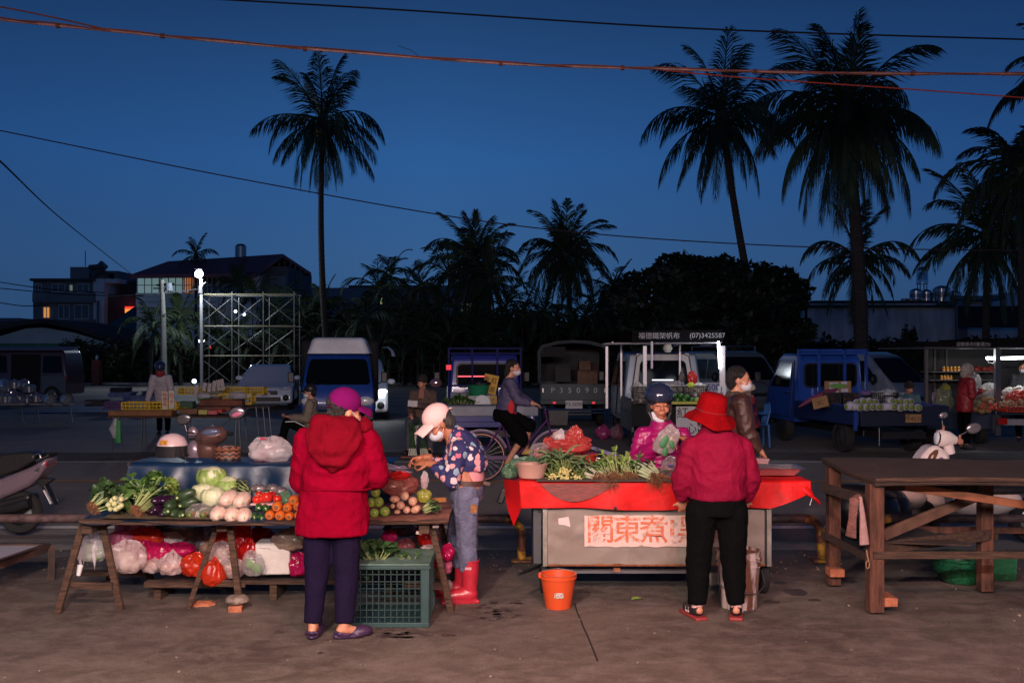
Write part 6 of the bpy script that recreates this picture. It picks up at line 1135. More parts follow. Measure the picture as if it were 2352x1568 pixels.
# ---- green crate
t=thing('produce_crate',q6(650,1445,6.45)*1,'large dark green grid sided plastic crate in front of the right table end','crate'); m_cr=mat('green_crate',(.018,.05,.05),.5,var=.15,scale=8)
x0,x1=XX(800,6.42),XX(983,6.42); zt_=ZZ(1303,6.42); y0,y1=6.42,6.95
def gridwall(o,ux,wx,h,nx,nz_):
    mb=MB(); ux=V(ux)
    for i in range(nx+1): p=V(o)+ux*(wx*i/nx); mb.beam(p+V((0,0,.02)),p+V((0,0,h)),.0045)
    for j in range(nz_+1): p=V(o)+V((0,0,.02+(h-.02)*j/nz_)); mb.beam(p,p+ux*wx,.0045)
    return mb
part('front_grid',gridwall((x0,y0+.01,0),(1,0,0),x1-x0-.045,zt_,12,8),m_cr,t); part('back_grid',gridwall((x0,y1,0),(1,0,0),x1-x0,zt_,12,8),m_cr,t); part('side_grid',gridwall((x0,y0,0),(0,1,0),y1-y0,zt_,10,8),m_cr,t); part('side_grid',gridwall((x1,y0+.04,0),(0,1,0),y1-y0,zt_,10,8),m_cr,t)
part('corner_post',MB().box((x1-.02,y0+.02,zt_/2),(.06,.05,zt_)),m_cr,t,bev=.008); part('corner_post',MB().box((x0-.01,y0+.02,zt_/2),(.05,.05,zt_)),m_cr,t,bev=.008); part('rim',MB().box(((x0+x1)/2,y0,zt_),(x1-x0+.03,.02,.025)).box((x1+.01,(y0+y1)/2,zt_),(.02,y1-y0,.025)),m_cr,t,bev=.004); part('base',MB().box(((x0+x1)/2,y0+.0,.018),(x1-x0+.02,.02,.032)).box(((x0+x1)/2,(y0+y1)/2,.012),(x1-x0,y1-y0,.01)),m_cr,t,bev=.004)
part('lid_board',MB().box(((x0+x1)/2,(y0+y1)/2+.0,zt_+.018),(x1-x0+.02,y1-y0,.010)),mat('green_board',(.09,.16,.13),.7,var=.3),t,bev=.003)
# ---- leafy bundles
def leaf(mb,b,d,L,W,nrm=(0,0,1),droop=.5,ruf=0,m=0):
    b=V(b); d=V(d).normalized(); s=d.cross(V(nrm)).normalized(); pts=[]; p=b.copy(); k=5
    for i in range(k+1):
        w_=W*math.sin(math.pi*min(1,(i+.35)/(k+.55)))**.8; u=s.cross(d); rf=ruf*rs.uniform(-1,1); pts += [p-s*w_/2+u*(w_*.22+rf),p+u*(-.0),p+s*w_/2+u*(w_*.22-rf)]
        p=p+d*L/k; d=(d+V((0,0,-droop/k))).normalized()
    mb.add(pts,[(i*3+j,i*3+j+1,i*3+j+4,i*3+j+3) for i in range(k) for j in range(2)],m)
m_st=mat('pale_stem',(.34,.42,.17),.5,var=.2,scale=20); m_stw=mat('white_stem',(.55,.55,.40),.45,var=.15); m_root=mat('earthy_root',(.20,.09,.04),.95,var=.4,scale=40); m_lf=mat('fresh_leaf',(.075,.16,.035),.5,var=.4,scale=14,bump=.3,bscale=50,transl=.15); m_lfd=mat('deep_leaf',(.035,.085,.025),.5,var=.4,scale=14,bump=.3,bscale=50,transl=.1); m_lfy=mat('light_leaf',(.20,.30,.06),.5,var=.35,scale=14,bump=.3,bscale=50,transl=.15)
def bundle(name,label,base,tip,n,rad,sl,ls,ml=m_lf,ms=m_st,root=0,fan=.35,sr=.004,group=None,cut=False,droop=.6,seed=1,lean=0,cat='vegetables',nl=4):
    r2=random.Random(seed); base=V(base); tip=V(tip); D=(tip-base); L=D.length; D.normalize(); x,y=frame(D); t=thing(name,base,label,cat,group=group); sb,lb,rb,eb=MB(),MB(),MB(),MB()
    for i in range(n):
        a=r2.uniform(0,6.28); q=math.sqrt(r2.random()); o=x*math.cos(a)*q*rad+y*math.sin(a)*q*rad; b=base+o; b.z=max(b.z,base.z-rad*.8+.002); d=(D+o/rad*fan*r2.uniform(.5,1.2)+V((0,0,.04))); d.z *= .62; d.normalize(); l_=L*sl*r2.uniform(.8,1.1); e=b+d*l_; mid=b+D*l_*.5+o*.4
        sb.tube([b,mid.lerp(b+d*l_*.5,.5),e],[sr*1.25,sr,sr*.6],6)
        if cut: eb.tube([b-D*.004,b+D*.003],[sr*1.5,sr*1.5],7)
        for k in range(nl): dd=(d+V((r2.gauss(0,.5),r2.gauss(0,.5),r2.gauss(0,.3)))).normalized(); leaf(lb,b.lerp(e,r2.uniform(.45,1)),dd,ls[0]*r2.uniform(.7,1.2),ls[1]*r2.uniform(.7,1.2),(r2.gauss(0,.4),-.3,1),droop*r2.uniform(.5,1.6),ls[1]*.12)
        if root:
            for k in range(7): p=b.copy(); pts=[p.copy()]; rd=(-D*.6+V((r2.gauss(0,.5),r2.gauss(0,.5),-.35))).normalized();
            for k in range(6):
                p=b.copy(); pts=[p.copy()]; rd=(-D*.7+V((r2.gauss(0,.4),r2.gauss(0,.3),r2.gauss(0,.3)))).normalized()
                for j in range(4): p=p+rd*root/4; rd=(rd+V((r2.gauss(0,.3),r2.gauss(0,.2),-.45))).normalized(); pts.append(p.copy())
                rb.tube(pts,[.0018,.0014,.001,.0008,.0004],3)
    part('stem_bundle',sb,ms,t); part('foliage',lb,ml,t,flat=False)
    if root: part('root_tuft',rb,m_root,t)
    if cut: part('cut_face',eb,mat('cut_end',(.50,.46,.16),.5),t)
    return t
d0=6.84
bundle('spinach_bunch','dark spinach bunch with muddy pink roots at the left table corner',q5(350,640,6.84),q5(540,500,7.0),30,.045,.62,(.10,.052),m_lfd,m_st,.035,seed=1,fan=.6,sr=.003)
bundle('spinach_bunch','second spinach bunch above, its broad leaves spread leftward',q5(375,575,6.95),q5(500,470,7.05),22,.035,.6,(.095,.055),m_lfd,m_st,.03,seed=2,fan=.7,sr=.003)
tt=bundle('choy_bunch','bunch of choy showing nine fat pale stem ends',q5(520,625,6.80),q5(600,555,7.1),9,.040,.6,(.14,.07),m_lf,m_stw,0,seed=3,fan=.3,sr=.006)
for i,(x,y) in enumerate(((510,573),(560,578),(460,620),(505,615),(560,630),(475,655),(520,655),(545,640),(488,590))): part('stem_end',MB().ell(q5(x,y,6.78+.006*(i %3)),(.0185,.03,.019),(rs.uniform(-.2,.2),0,rs.uniform(-.3,.3)),12,8),mat('choy_end',(.50,.52,.26),.45,var=.25,scale=60),tt)
bundle('celery_bunch','loose bunch of long stemmed celery greens with pale roots hanging at the table edge',q5(690,655,6.80),q5(860,470,7.05),34,.035,.9,(.05,.03),m_lf,m_st,.05,seed=4,fan=.55,sr=.0035)
bundle('celery_bunch','celery greens lying behind, leaves toward the blue tarp',q5(740,560,6.98),q5(640,460,7.15),26,.04,.7,(.07,.045),m_lf,m_st,0,seed=5,fan=.6,sr=.0035)
bundle('celery_bunch','short dense greens between the choy and the eggplants',q5(690,560,6.90),q5(800,520,7.05),26,.045,.7,(.07,.04),m_lfd,m_st,0,seed=6,fan=.6,sr=.003)
def lettuce(label,c,r,m,seed,up=(0,0,1)):
    r2=random.Random(seed); t=thing('frilly_lettuce',c,label,'lettuce'); c=V(c); lb=MB(); part('heart',MB().ell(c,(r*.62,r*.62,r*.55),fn=lambda u: 1+.12*noise.noise(u*3)),m_lfy if m != m_lfy else mat('lettuce_heart',(.38,.45,.16),.5,var=.2),t); up=V(up).normalized(); x,y=frame(up)
    for i in range(34): a=i*2.4; q=i/34; d=(up*(1.15-q*1.25)+(x*math.cos(a)+y*math.sin(a))*(.35+q)).normalized(); leaf(lb,c-up*r*.25+d*r*.35,d,r*(.95),r*1.0,up*.5-d*.2+V((0,0,.3)),.5,r*.16)
    part('leaf_ruffle',lb,m,t); return t
lettuce('upright frilly lettuce leaning on the blue tarp',q5(820,420,7.15),.062,m_lf,1); lettuce('frilly lettuce lying cut side out right of the upright one',q5(935,480,7.08),.068,m_lfy,2,(.6,.3,.3))
def ob(name,label,cat,c,r,rot,m,group,fn=None,seg=16,stem=None,sm_=(.1,.14,.03)):
    t=solo(name,MB().ell(c,r,rot,seg,12,fn=fn),m,label,cat,group,smooth=70)
    if stem: part('stem',MB().tube([V(c)+V(stem)*.9,V(c)+V(stem)*1.15+V((0,0,.004))],[.006,.0045],7),mat('stalk_'+name,sm_,.7),t)
    return t
m_egg=mat('eggplant_skin',(.022,.006,.022),.18,coat=.5)
for i,(x,y,w_,lb) in enumerate(((870,585,0,'top left'),(925,583,1,'top right'),(850,650,2,'middle'),(805,670,3,'bottom left'),(868,690,4,'bottom right'))): ob('eggplant','dark purple eggplant in the pile left of the wax gourds, '+lb,'eggplant',q5(x,y,6.86+.02*(i %2)),(.037,.085,.034),(0,0,.25*(i-2)),m_egg,'glossy dark eggplants')
m_cu=mat('wax_gourd_skin',(.028,.055,.022),.35,var=.45,scale=30)
for i,(x,y,r,rz,lb) in enumerate(((1058,548,(.082,.04,.037),-.45,'topmost, slanting up to the right'),(1082,610,(.075,.04,.036),-.35,'second from top, lying slanted'),(955,622,(.045,.09,.040),.2,'end on at upper left'),(925,672,(.034,.08,.034),0,'end on at lower left'),(985,688,(.034,.08,.034),.1,'end on at bottom centre'),(1040,700,(.035,.08,.034),.2,'end on at bottom right'))):
    o=ob('gourd','dark green gourd in the pile, '+lb,'gourd',q5(x,y,6.82+(.05 if y <630 else 0)),r,(0,rz if r[0] >.05 else 0,0),m_cu,'dark green gourds',seg=18)
    if i in (0,3,5,1): part('blossom_end',MB().ell(q5(x-(62 if r[0] >.05 else 0),y+(22 if r[0] >.05 else 4),6.80 if r[0] >.05 else 6.745),(.010,.008,.010)),m_st,o)
m_cab=mat('cabbage_leaf',(.42,.46,.22),.45,col2=(.58,.60,.42),scale=9,bump=.5,bscale=18,stretch=(1,1,.4)); m_cabo=mat('cabbage_outer',(.22,.33,.08),.5,var=.3,scale=9,bump=.5,bscale=24)
def cabbage(label,c,r,seed,col=m_cab):
    r2=random.Random(seed); c=V(c); t=thing('cabbage',c-V((0,0,r*.8)),label,'cabbage',group='pale green cabbages'); mb=MB()
    def fn(u): a=math.atan2(u.y,u.x); return 1+.05*abs(math.sin(a*4+u.z*2+seed))+.03*noise.noise(u*6)
    mb.ell(c,(r*1.08,r,r*.82),(R(-20),.2*seed,seed),36,24,fn=fn); part('head',mb,col,t,smooth=60)
    lb=MB()
    for k in range(5):                      # wrapper leaves: patches of shell curling off
        a0=seed+k*1.26;
        def sh(u,v,a0=a0,k=k):
            th=a0+(u-.5)*1.5; ph=-.75+v*1.55; rr=r*(1.06+.10*v*v+.03*math.sin(u*20+k)*v); return c+V((rr*1.06*math.cos(ph)*math.cos(th),rr*math.cos(ph)*math.sin(th),rr*.84*math.sin(ph)+.0))
        lb.grid(sh,14,8)
    part('wrapper_leaf',lb,m_cabo if seed %2 ==0 else col,t,smooth=70)
    vb=MB()
    for k in range(9):
        a=seed+k*.7; vb.tube([c+V((1.035*r*1.06*math.cos(p)*math.cos(a),1.02*r*math.cos(p)*math.sin(a),r*.86*math.sin(p))) for p in (-.5,0,.5,.9,1.25)],[.004,.0035,.003,.002,.001],5)
    part('leaf_vein',vb,m_stw,t); return t
cabbage('pale cabbage topmost of the pile',q5(1268,415,7.12),.094,2); cabbage('cabbage under the topmost one, upper right',q5(1392,492,7.08),.082,4); cabbage('cabbage under the topmost one, lower left',q5(1205,530,7.02),.078,1); cabbage('lowest front cabbage with its cut base showing',q5(1278,565,6.92),.076,3); cabbage('cabbage hidden deepest in the pile',q5(1330,560,7.05),.072,5)
m_cfl=mat('pale_bitter_gourd',(.60,.40,.33),.45,col2=(.72,.58,.48),scale=14)
def lumpy(u): q=u*5.2; return 1+.10*(.5-noise.cell(q)*0)+.16*(.5-min(1,noise.voronoi(q)[0][0]*1.3))
for i,(x,y,lb) in enumerate(((1403,570,'top left'),(1507,583,'top right'),(1322,688,'bottom left'),(1428,695,'bottom middle'),(1520,705,'bottom right'))):
    o=solo('white_bitter_gourd',MB().ell(q5(x,y,6.80+(.05 if y <600 else 0)),(.052,.10,.048),(R(8),0,.1*(i-2)),36,28,fn=lumpy),m_cfl,'knobbly white bitter gourd end on, %s of five' %lb,'bitter gourd','white bitter gourds',smooth=80); part('stalk',MB().tube([q5(x,y+10,6.69+(.05 if y <600 else 0)),q5(x+4,y+20,6.685+(.05 if y <600 else 0)),q5(x+2,y+30,6.69+(.05 if y <600 else 0))],[.004,.003,.003],6),m_st,o)
bag('thin clear wrap lying under the white bitter gourds',q5(1440,625,6.84),(.13,.07,.020),bcl,61)
for i,(x,y) in enumerate(((1118,693),(1222,690))): o=ob('papaya','green papaya seen end on in clear wrap, %s of two' %('left','right')[i],'papaya',q5(x,y,6.84),(.038,.09,.040),None,mat('papaya_skin',(.09,.12,.03),.4,var=.3,scale=20),'wrapped papayas'); part('star_end',MB().ell(q5(x,y+2,6.748),(.011,.006,.011)),m_root,o)
bag('clear bag around two green papayas',q5(1175,685,6.84),(.10,.085,.062),bcl,62)
bundle('mustard_green','dull dark broccoli like greens behind the white bitter gourds',q5(1540,530,7.0),q5(1440,490,7.15),30,.05,.5,(.05,.035),mat('dull_leaf',(.06,.07,.045),.8,var=.3),m_st,seed=9,fan=.7,sr=.003)
for i,(x,y,rx) in enumerate(((1635,493,.06),(1745,492,.045),(1800,515,.06))): o=ob('mushroom_pack','cling wrapped pack of brown mushrooms behind the tomatoes, '+('left','middle','right')[i],'food pack',q5(x,y,7.02),(rx,.05,.03),None,mat('wrapped_brown',(.14,.10,.10),.15,col2=(.45,.40,.42),scale=25,lo=.5,hi=.7,coat=.8),'wrapped mushrooms',lambda u: 1+.15*noise.noise(u*3))
m_tom=mat('tomato_skin',(.58,.02,.012),.15,coat=.5)
for i,(x,y,r,lb) in enumerate(((1625,582,.034,'front left'),(1700,562,.043,'large one in front'),(1781,575,.031,'front right'),(1660,575,.03,'tucked between the left two'),(1735,545,.032,'back row right'),(1640,540,.026,'back row left'))): o=ob('tomato','shiny red tomato on the tray, '+lb,'tomato',q5(x,y,6.87+(.06 if 'back' in lb else 0)),(r,r,r*.85),None,m_tom,'red tomatoes'); part('calyx',MB().ell(q5(x,y,6.87)+V((0,-.01,r*.84)),(r*.3,r*.3,.003)),m_st,o)
solo('tomato_tray',MB().box(q5(1700,612,6.88),(.20,.12,.012)),mat('pink_tray',(.6,.35,.35),.6),'thin pink tray under the tomatoes','tray',bev=.004)
m_pep=mat('green_pepper_skin',(.02,.075,.018),.2,coat=.5)
for i,(x,y,lb) in enumerate(((1640,642,'top left'),(1692,648,'top right'),(1600,715,'bottom left'),(1655,725,'bottom right'))): o=ob('green_pepper','green bell pepper end on, %s of four' %lb,'pepper',q5(x,y,6.82),(.029,.05,.028),(0,0,.2*i),m_pep,'green peppers',lambda u: 1+.08*math.cos(3*math.atan2(u.z,u.x))); part('stalk',MB().tube([q5(x,y,6.775),q5(x+3,y+14,6.755)],.004,6),m_st,o)
m_car=mat('carrot_skin',(.62,.13,.02),.4,var=.12,scale=30); CL=['top row','middle row','bottom row']
for i,(x,y,r,lb) in enumerate(((1905,592,.036,'topmost'),(1775,643,.036,'middle row, leftmost'),(1856,650,.033,'middle row, second from left'),(1938,640,.033,'middle row, beside the coat'),(1718,710,.034,'bottom row, leftmost'),(1796,712,.036,'bottom row, second from left'),(1873,718,.031,'bottom row, third from left'),(1944,712,.033,'bottom row, beside the coat'))):
    o=solo('carrot',MB().lathe([(0,-.012),(r*.55,-.012),(r*.86,0),(r,.02),(r*.97,.06),(r*.7,.16),(r*.2,.22),(0,.225)],q5(x,y,6.76),20,(R(-90),0,rs.uniform(-.1,.1))),m_car,'orange carrot seen crown on, '+lb,'carrot','carrots stacked crown outward'); part('crown_ring',MB().lathe([(r*.18,-.020),(r*.36,-.014),(r*.5,-.008)],q5(x,y,6.76),16,(R(-90),0,0)).ell(q5(x,y,6.745),(r*.16,.006,r*.16)),mat('carrot_crown',(.22,.12,.05),.8),o)
bag('mint green bag loop by the carrots',q5(1855,575,6.90),(.04,.03,.035),bgr,63,handles=2)
# right of the woman in red
m_gv=mat('guava_skin',(.20,.32,.05),.35,var=.15,scale=18)
for i,(x,y,r,lb) in enumerate(((572,668,.035,'topmost'),(590,722,.036,'middle right'),(548,725,.034,'middle left'),(566,785,.033,'bottom left'),(626,777,.036,'bottom right'))): o=ob('guava','large green guava, %s of its pile' %lb,'guava',q6(x,y,6.82),(r,r,r*.97),None,m_gv,'green guavas'); part('calyx',MB().ell(q6(x-2,y+3,6.82-r*.98),(.007,.004,.007)),m_root,o)
m_rad=mat('pale_root_skin',(.55,.30,.20),.5,var=.2,scale=20)
for i,(x,y,r,rz,lb) in enumerate(((740,688,(.030,.035,.030),0,'topmost round one'),(682,706,(.036,.04,.024),0,'long one at upper left'),(786,718,(.031,.04,.031),0,'upper right'),(716,741,(.030,.04,.028),0,'centre'),(671,745,(.016,.03,.017),0,'small one at left'),(751,767,(.026,.04,.025),0,'lower centre'),(803,764,(.037,.05,.026),-.5,'lower right, slanted'),(697,778,(.022,.04,.016),0,'bottom small one'))): ob('turnip','pinkish tan root vegetable, '+lb,'turnip',q6(x,y,6.83),r,(0,rz,0),m_rad,'pile of tan roots',lambda u: 1+.06*noise.noise(u*3),stem=(0,-r[1]*.95,0),sm_=(.3,.2,.1))
bag('yellow bag with a tied neck beside the roots',q6(850,688,6.88),(.050,.04,.048),bye,64,amp=.12); bundle('herb_bunch','small dark willow leaved herb bunch at the right table end',q6(850,770,6.78),q6(930,725,6.85),20,.025,.7,(.045,.013),m_lfd,m_st,seed=12,sr=.002)
solo('root_bundle',(lambda m_: [m_.tube([q6(900+rs.uniform(-8,8),700+i*1.6,7.0),q6(975,700+i*1.2+rs.uniform(-6,6),6.95)],[.004,.003],5) for i in range(16)] and m_)(MB()),mat('orange_root',(.30,.12,.03),.8),'bundle of thin orange brown roots behind the herb bunch','root vegetables')
bag('big clear bag with red and yellow things behind the guavas',q6(712,630,7.1),(.135,.10,.078),bagmat('redclear',(.50,.16,.14),.75),65); bag('red plastic bag folded on top of the big clear bag',q6(710,572,7.06),(.075,.05,.032),br_,66,amp=.2)
pp=MB()
for i in range(12): pp.box(q6(660+i*5,525+i*1.5,7.2)+V((0,0,-.0)),(.15,.12,.002),(rs.uniform(-.5,.1),rs.uniform(-.3,.35),rs.uniform(-.9,.9)))
solo('paper_stack',pp,mat('lilac_paper',(.42,.34,.46),.7),'fanned stack of lilac white plastic sheets behind the clear bag','plastic sheets')
solo('upright_card',MB().box(q6(600,460,7.3),(.035,.004,.06)),mat('lilac_paper',(.42,.34,.46),.7),'small upright pale card beside the red sleeve','card')
o=bag('thin white bag hanging from the hands of the woman in the pink cap',q6(853,600,7.02),(.028,.02,.065),bw,67,amp=.14)
# on the crate
for i,(a,b,sd,n,lb) in enumerate((((560,1078),(520,1000),21,30,'big dark spinach bunch on the crate lid'),((600,1070),(640,990),22,26,'second leafy bunch leaning right on the crate'),((700,1085),(730,1040),23,22,'small green bunch with cut stems, left of two'),((785,1082),(800,1040),24,22,'small green bunch with cut stems, right of two'),((520,1050),(560,960),25,24,'leafy bunch at the back of the crate'))): bundle('greens_bunch',lb,q6(*a,6.55+(.25 if i ==4 else 0)),q6(*b,6.75),n,.032 if i in (2,3) else .045,.6,((.04,.022) if i in (2,3) else (.085,.055)),m_lfd,m_st,seed=sd,fan=.7,sr=.0025,group='green bunches on the crate')
# helmet, basket and bag on the rack
t=thing('open_face_helmet',q5(945,258,7.8),'pale pink helmet with black visor and orange sticker on the blue tarp','helmet'); c=q5(960,170,7.82)
part('shell',MB().lathe([(.118,-.05),(.122,-.01),(.115,.04),(.09,.085),(.05,.11),(0,.118)],c+V((0,0,-.01)),32),mat('pink_white_shell',(.62,.45,.46),.25,coat=.7),t,smooth=60)
part('visor',MB().grid(lambda u,v: c+V((.128*math.cos(R(150+u*200)),.128*math.sin(R(150+u*200)),.015-.088*v)),20,4),mat('smoke_visor',(.02,.02,.024),.15,coat=.8),t); part('shell_rim',MB().tube([c+V((.121*math.cos(a),.121*math.sin(a),-.062)) for a in [i*math.pi/14 for i in range(29)]],.007,6),m_black,t)
st_=part('sticker',MB().grid(lambda u,v: c+V((.126*math.cos(R(238+u*32))*(1-.10*v),.126*math.sin(R(238+u*32))*(1-.10*v),.028+.034*v)),8,3),mat('sticker_orange',(.55,.24,.02),.5,col2=(.1,.04,.02),scale=70,lo=.5,hi=.6),t); part('strap',MB().tube([c+V((.09,-.09,-.07)),c+V((.15,-.12,-.085)),c+V((.20,-.10,-.08))],[(.02,.006)]*3,8),m_black,t)
t=thing('woven_basket',q5(1395,270,7.85),'brown and black zigzag woven basket on the blue tarp','basket'); c=q5(1393,228,7.85)
def zig(p0,cols):
    pb,pd=MB(),MB(); n=44
    for j in range(6):
        for i in range(n):
            a0,a1=2*math.pi*i/n,2*math.pi*(i+1)/n; zz=lambda k: (.012 if k %4 in (1,2) else 0)
            def pt(a,k,z): return c+V((.103*math.cos(a),.08*math.sin(a),-.045+z*.0155+zz(k)*1.0))
            (pb if j %2 else pd).quad(pt(a0,i,j),pt(a1,i+1,j),pt(a1,i+1,j+1),pt(a0,i,j+1))
    return pb,pd
a_,b_=zig(0,0); o=part('woven_band',a_,mat('brown_weave',(.20,.075,.04),.5,var=.3,scale=40),t); part('dark_band',b_,mat('black_weave',(.015,.012,.012),.5),t); part('lid',MB().lathe([(.0,.055),(.05,.056),(.09,.046),(.104,.035)],c,24),mat('brown_weave',(.20,.075,.04),.5),t)
part('basket_handle',MB().tube([c+V((-.05,0,.05)),c+V((-.03,0,.066)),c+V((.03,0,.066)),c+V((.05,0,.05))],.004,6),mat('brown_weave',(.2,.075,.04),.5),t)
bag('bulging white bag of goods on the blue tarp beside the red coat',q5(1725,195,7.80),(.168,.12,.103),bagmat('white_full',(.88,.80,.83),.84),71,amp=.09)
solo('red_print',MB().box(q5(1670,105,7.69),(.045,.004,.016),(.3,.1,0)),mat('print_red',(.5,.05,.1),.5),'small red print on the bulging white bag','print')
# ================================================================ CART, RIGHT
t=thing('food_cart',(XX(1490,7.4),7.15,0),'old sheet metal food cart with faded red lettering and red cloth top','cart'); d=7.15; m_sm=mat('dented_sheet_metal',(.24,.20,.17),.45,.2,col2=(.12,.085,.06),scale=2.6,lo=.5,hi=.78,bump=.35,bscale=5)
xl,xr_=XX(1252,d),XX(1762,d); z1,z0=ZZ(1168,d),ZZ(1298,d)
part('front_panel',MB().grid(lambda u,v: V((xl+(xr_-xl)*u,d-.004*noise.noise(V((u*9,v*4,0)))*2,z0+(z1-z0)*v)),40,12),m_sm,t,smooth=80); part('body_box',MB().box(((xl+xr_)/2,d+.36,(z0+z1)/2+.0),(xr_-xl-.01,.68,z1-z0-.02)),mat('cart_inner',(.05,.045,.04),.7),t)
part('left_panel',MB().box((xl-.055,d+.38,(z0+z1)/2+.005),(.06,.70,z1-z0)),mat('grey_side',(.06,.065,.07),.5,.3),t,bev=.004)
for x in (xl,xr_+.012): part('corner_angle',MB().box((x,d-.006,(z0+z1)/2),(.034,.018,z1-z0+.01)),mat('angle_steel',(.32,.30,.26),.4,.6,var=.3),t,bev=.003)
part('rust_edge',MB().grid(lambda u,v: V((xl+(xr_-xl)*u,d-.012,z0-.002+(.012+.018*max(0,noise.noise(V((u*14,3,0)))))*v)),60,1),mat('rust',(.20,.06,.02),.9,var=.4,scale=20),t); part('right_gap',MB().box((xr_-.012,d-.010,(z0+z1)/2),(.012,.012,z1-z0)),m_black,t)
pa=MB(); px0,px1,py0,py1=1342,1700,1182,1254
def patch(u,v): e=.006*noise.noise(V((u*12,v*12,5))); return V((XX(px0+(px1-px0)*u,d)+(e if u in (0,1) else 0),d-.014,ZZ(py1+(py0-py1)*v,d)+(e*1.5 if v in (0,1) else 0)))
pa.grid(patch,50,4); o=part('sign_patch',pa,mat('peeled_pink_paint',(.64,.47,.42),.7,col2=(.36,.27,.23),scale=16,lo=.55,hi=.7,bump=.3),t)
m_rl=mat('faded_red_letter',(.55,.13,.055),.7,col2=(.60,.40,.33),scale=30,lo=.50,hi=.62)
for i,ch in enumerate('關東煮'): txt(ch,.212,m_rl,o,P(1379+i*61.5,1219,d-.017),name='cart_letter',bold=.002)
txt('黑',.212,m_rl,o,P(1588,1219,d-.017),name='cart_letter',bold=.002); txt('輪',.212,m_rl,o,P(1655,1219,d-.017),name='cart_letter',bold=.002); part('paint_stroke',MB().box(P(1544,1212,d-.016),(.028,.004,.12)),m_rl,o,bev=.006)
part('sticker_scrap',MB().add([P(x,y,d-.014) for x,y in ((1282,1190),(1306,1186),(1309,1200),(1310,1210),(1298,1206),(1283,1204))],[(0,5,4,3,2,1)]),mat('scrap_pink',(.62,.5,.48),.7),t)
ct=MB(); X0,X1=XX(1158,7.1),XX(1862,7.1); zt2=.86
part('counter',MB().box(((XX(1192,7.1)+X1)/2+.0,d+.36,zt2-.02),(X1-XX(1192,7.1),.82,.03)),m_wood_h,t); m_rc=mat('red_vinyl_cloth',(.58,.008,.008),.5,spec=.15,col2=(.36,.006,.006),scale=5,lo=.52,hi=.75,bump=.5,bscale=7)
def cloth_(u,v):
    x=XX(1192,7.08)+(X1+.0-XX(1192,7.08))*u
    if v <.4: return V((x,d+.78-(.80+.03)*(v/.4),zt2+.003*noise.noise(V((u*20,v*20,1)))))
    w_=(v-.4)/.6; drop=(.195+.035*noise.noise(V((u*3.5,2,0)))-.0);
    if u >.86: drop *= 1-(u-.86)/.14*.55
    return V((x,d-.05-.02*w_+(.014*math.sin(u*31+1)+.012*math.sin(u*13))*w_,zt2-drop*w_))
part('red_cloth',MB().grid(cloth_,120,24),m_rc,t,smooth=80)
c0=P(1192,1107,7.08); c1_=P(1158,1098,7.5); lc=MB(); lc.add([c0,P(1196,1170,7.04),P(1180,1208,7.05),P(1166,1168,7.2),P(1158,1130,7.45),c1_,P(1160,1096,7.9),P(1215,1085,7.9)],[(0,1,4,5),(1,2,3,4),(0,5,6,7)]); part('cloth_corner',lc,m_rc,t,smooth=80)
kn=MB(); kp=P(1866,1140,7.08); kn.tube([P(1850,1122,7.12),P(1862,1136,7.09),kp],[(.05,.03),(.03,.02),(.014,.012)],10); kn.tube([kp,P(1876,1148,7.08),P(1884,1158,7.07)],[(.013,.012),(.03,.012),(.028,.006)],10); part('knotted_corner',kn,m_rc,t); part('string',MB().tube([kp,P(1860,1160,7.08)],.002,5),m_white,t)
for x,y in ((1239,1174),(1413,1167),(1568,1162)): part('grommet',MB().ell(P(x,y,7.05),(.011,.008,.011)),m_ink,t)
part('burnt_mark',MB().grid(lambda u,v: P(1243+176*u,1110+.0+(0 if v ==0 else 42*math.sin(math.pi*min(.97,max(.03,u**.8)))*v),7.075),24,6),mat('brown_scorch',(.10,.03,.025),.6,col2=(.25,.05,.04),scale=12,stretch=(1,1,8)),t)
part('rubber_mat',MB().box(P(1390,1102,7.30)+V((0,.0,0)),(.98,.42,.006)) if False else MB().box((XX(1380,7.3),7.28,zt2+.006),(.96,.46,.006)),mat('grey_mat',(.07,.055,.045),.8),t)
for x in (1250,1750):
    wx=XX(x,7.35)-t.location.x; o=part('wheel',MB().lathe([(.10,-.03),(.15,-.03),(.16,-.02),(.16,.02),(.15,.03),(.10,.03)],(wx,.22,.16),24,(0,R(90),0)),m_rubber,t,world=False); part('rim',MB().lathe([(0,-.02),(.10,-.02)],(wx,.22,.16),20,(0,R(90),0)).lathe([(.10,.02),(0,.02)],(wx,.22,.16),20,(0,R(90),0)),m_steel,o,world=False)
part('axle',MB().beam((xl,d+.22,.16),(xr_,d+.22,.16),.03),m_steel,t); part('handle_bar',MB().tube([P(1238,1300,7.3),P(1190,1318,6.95)],.012,6),m_black,t); part('support_block',MB().box(P(1416,1305,7.25),(.05,.05,.03)),mat('orange_brick',(.36,.12,.06),.9),t)
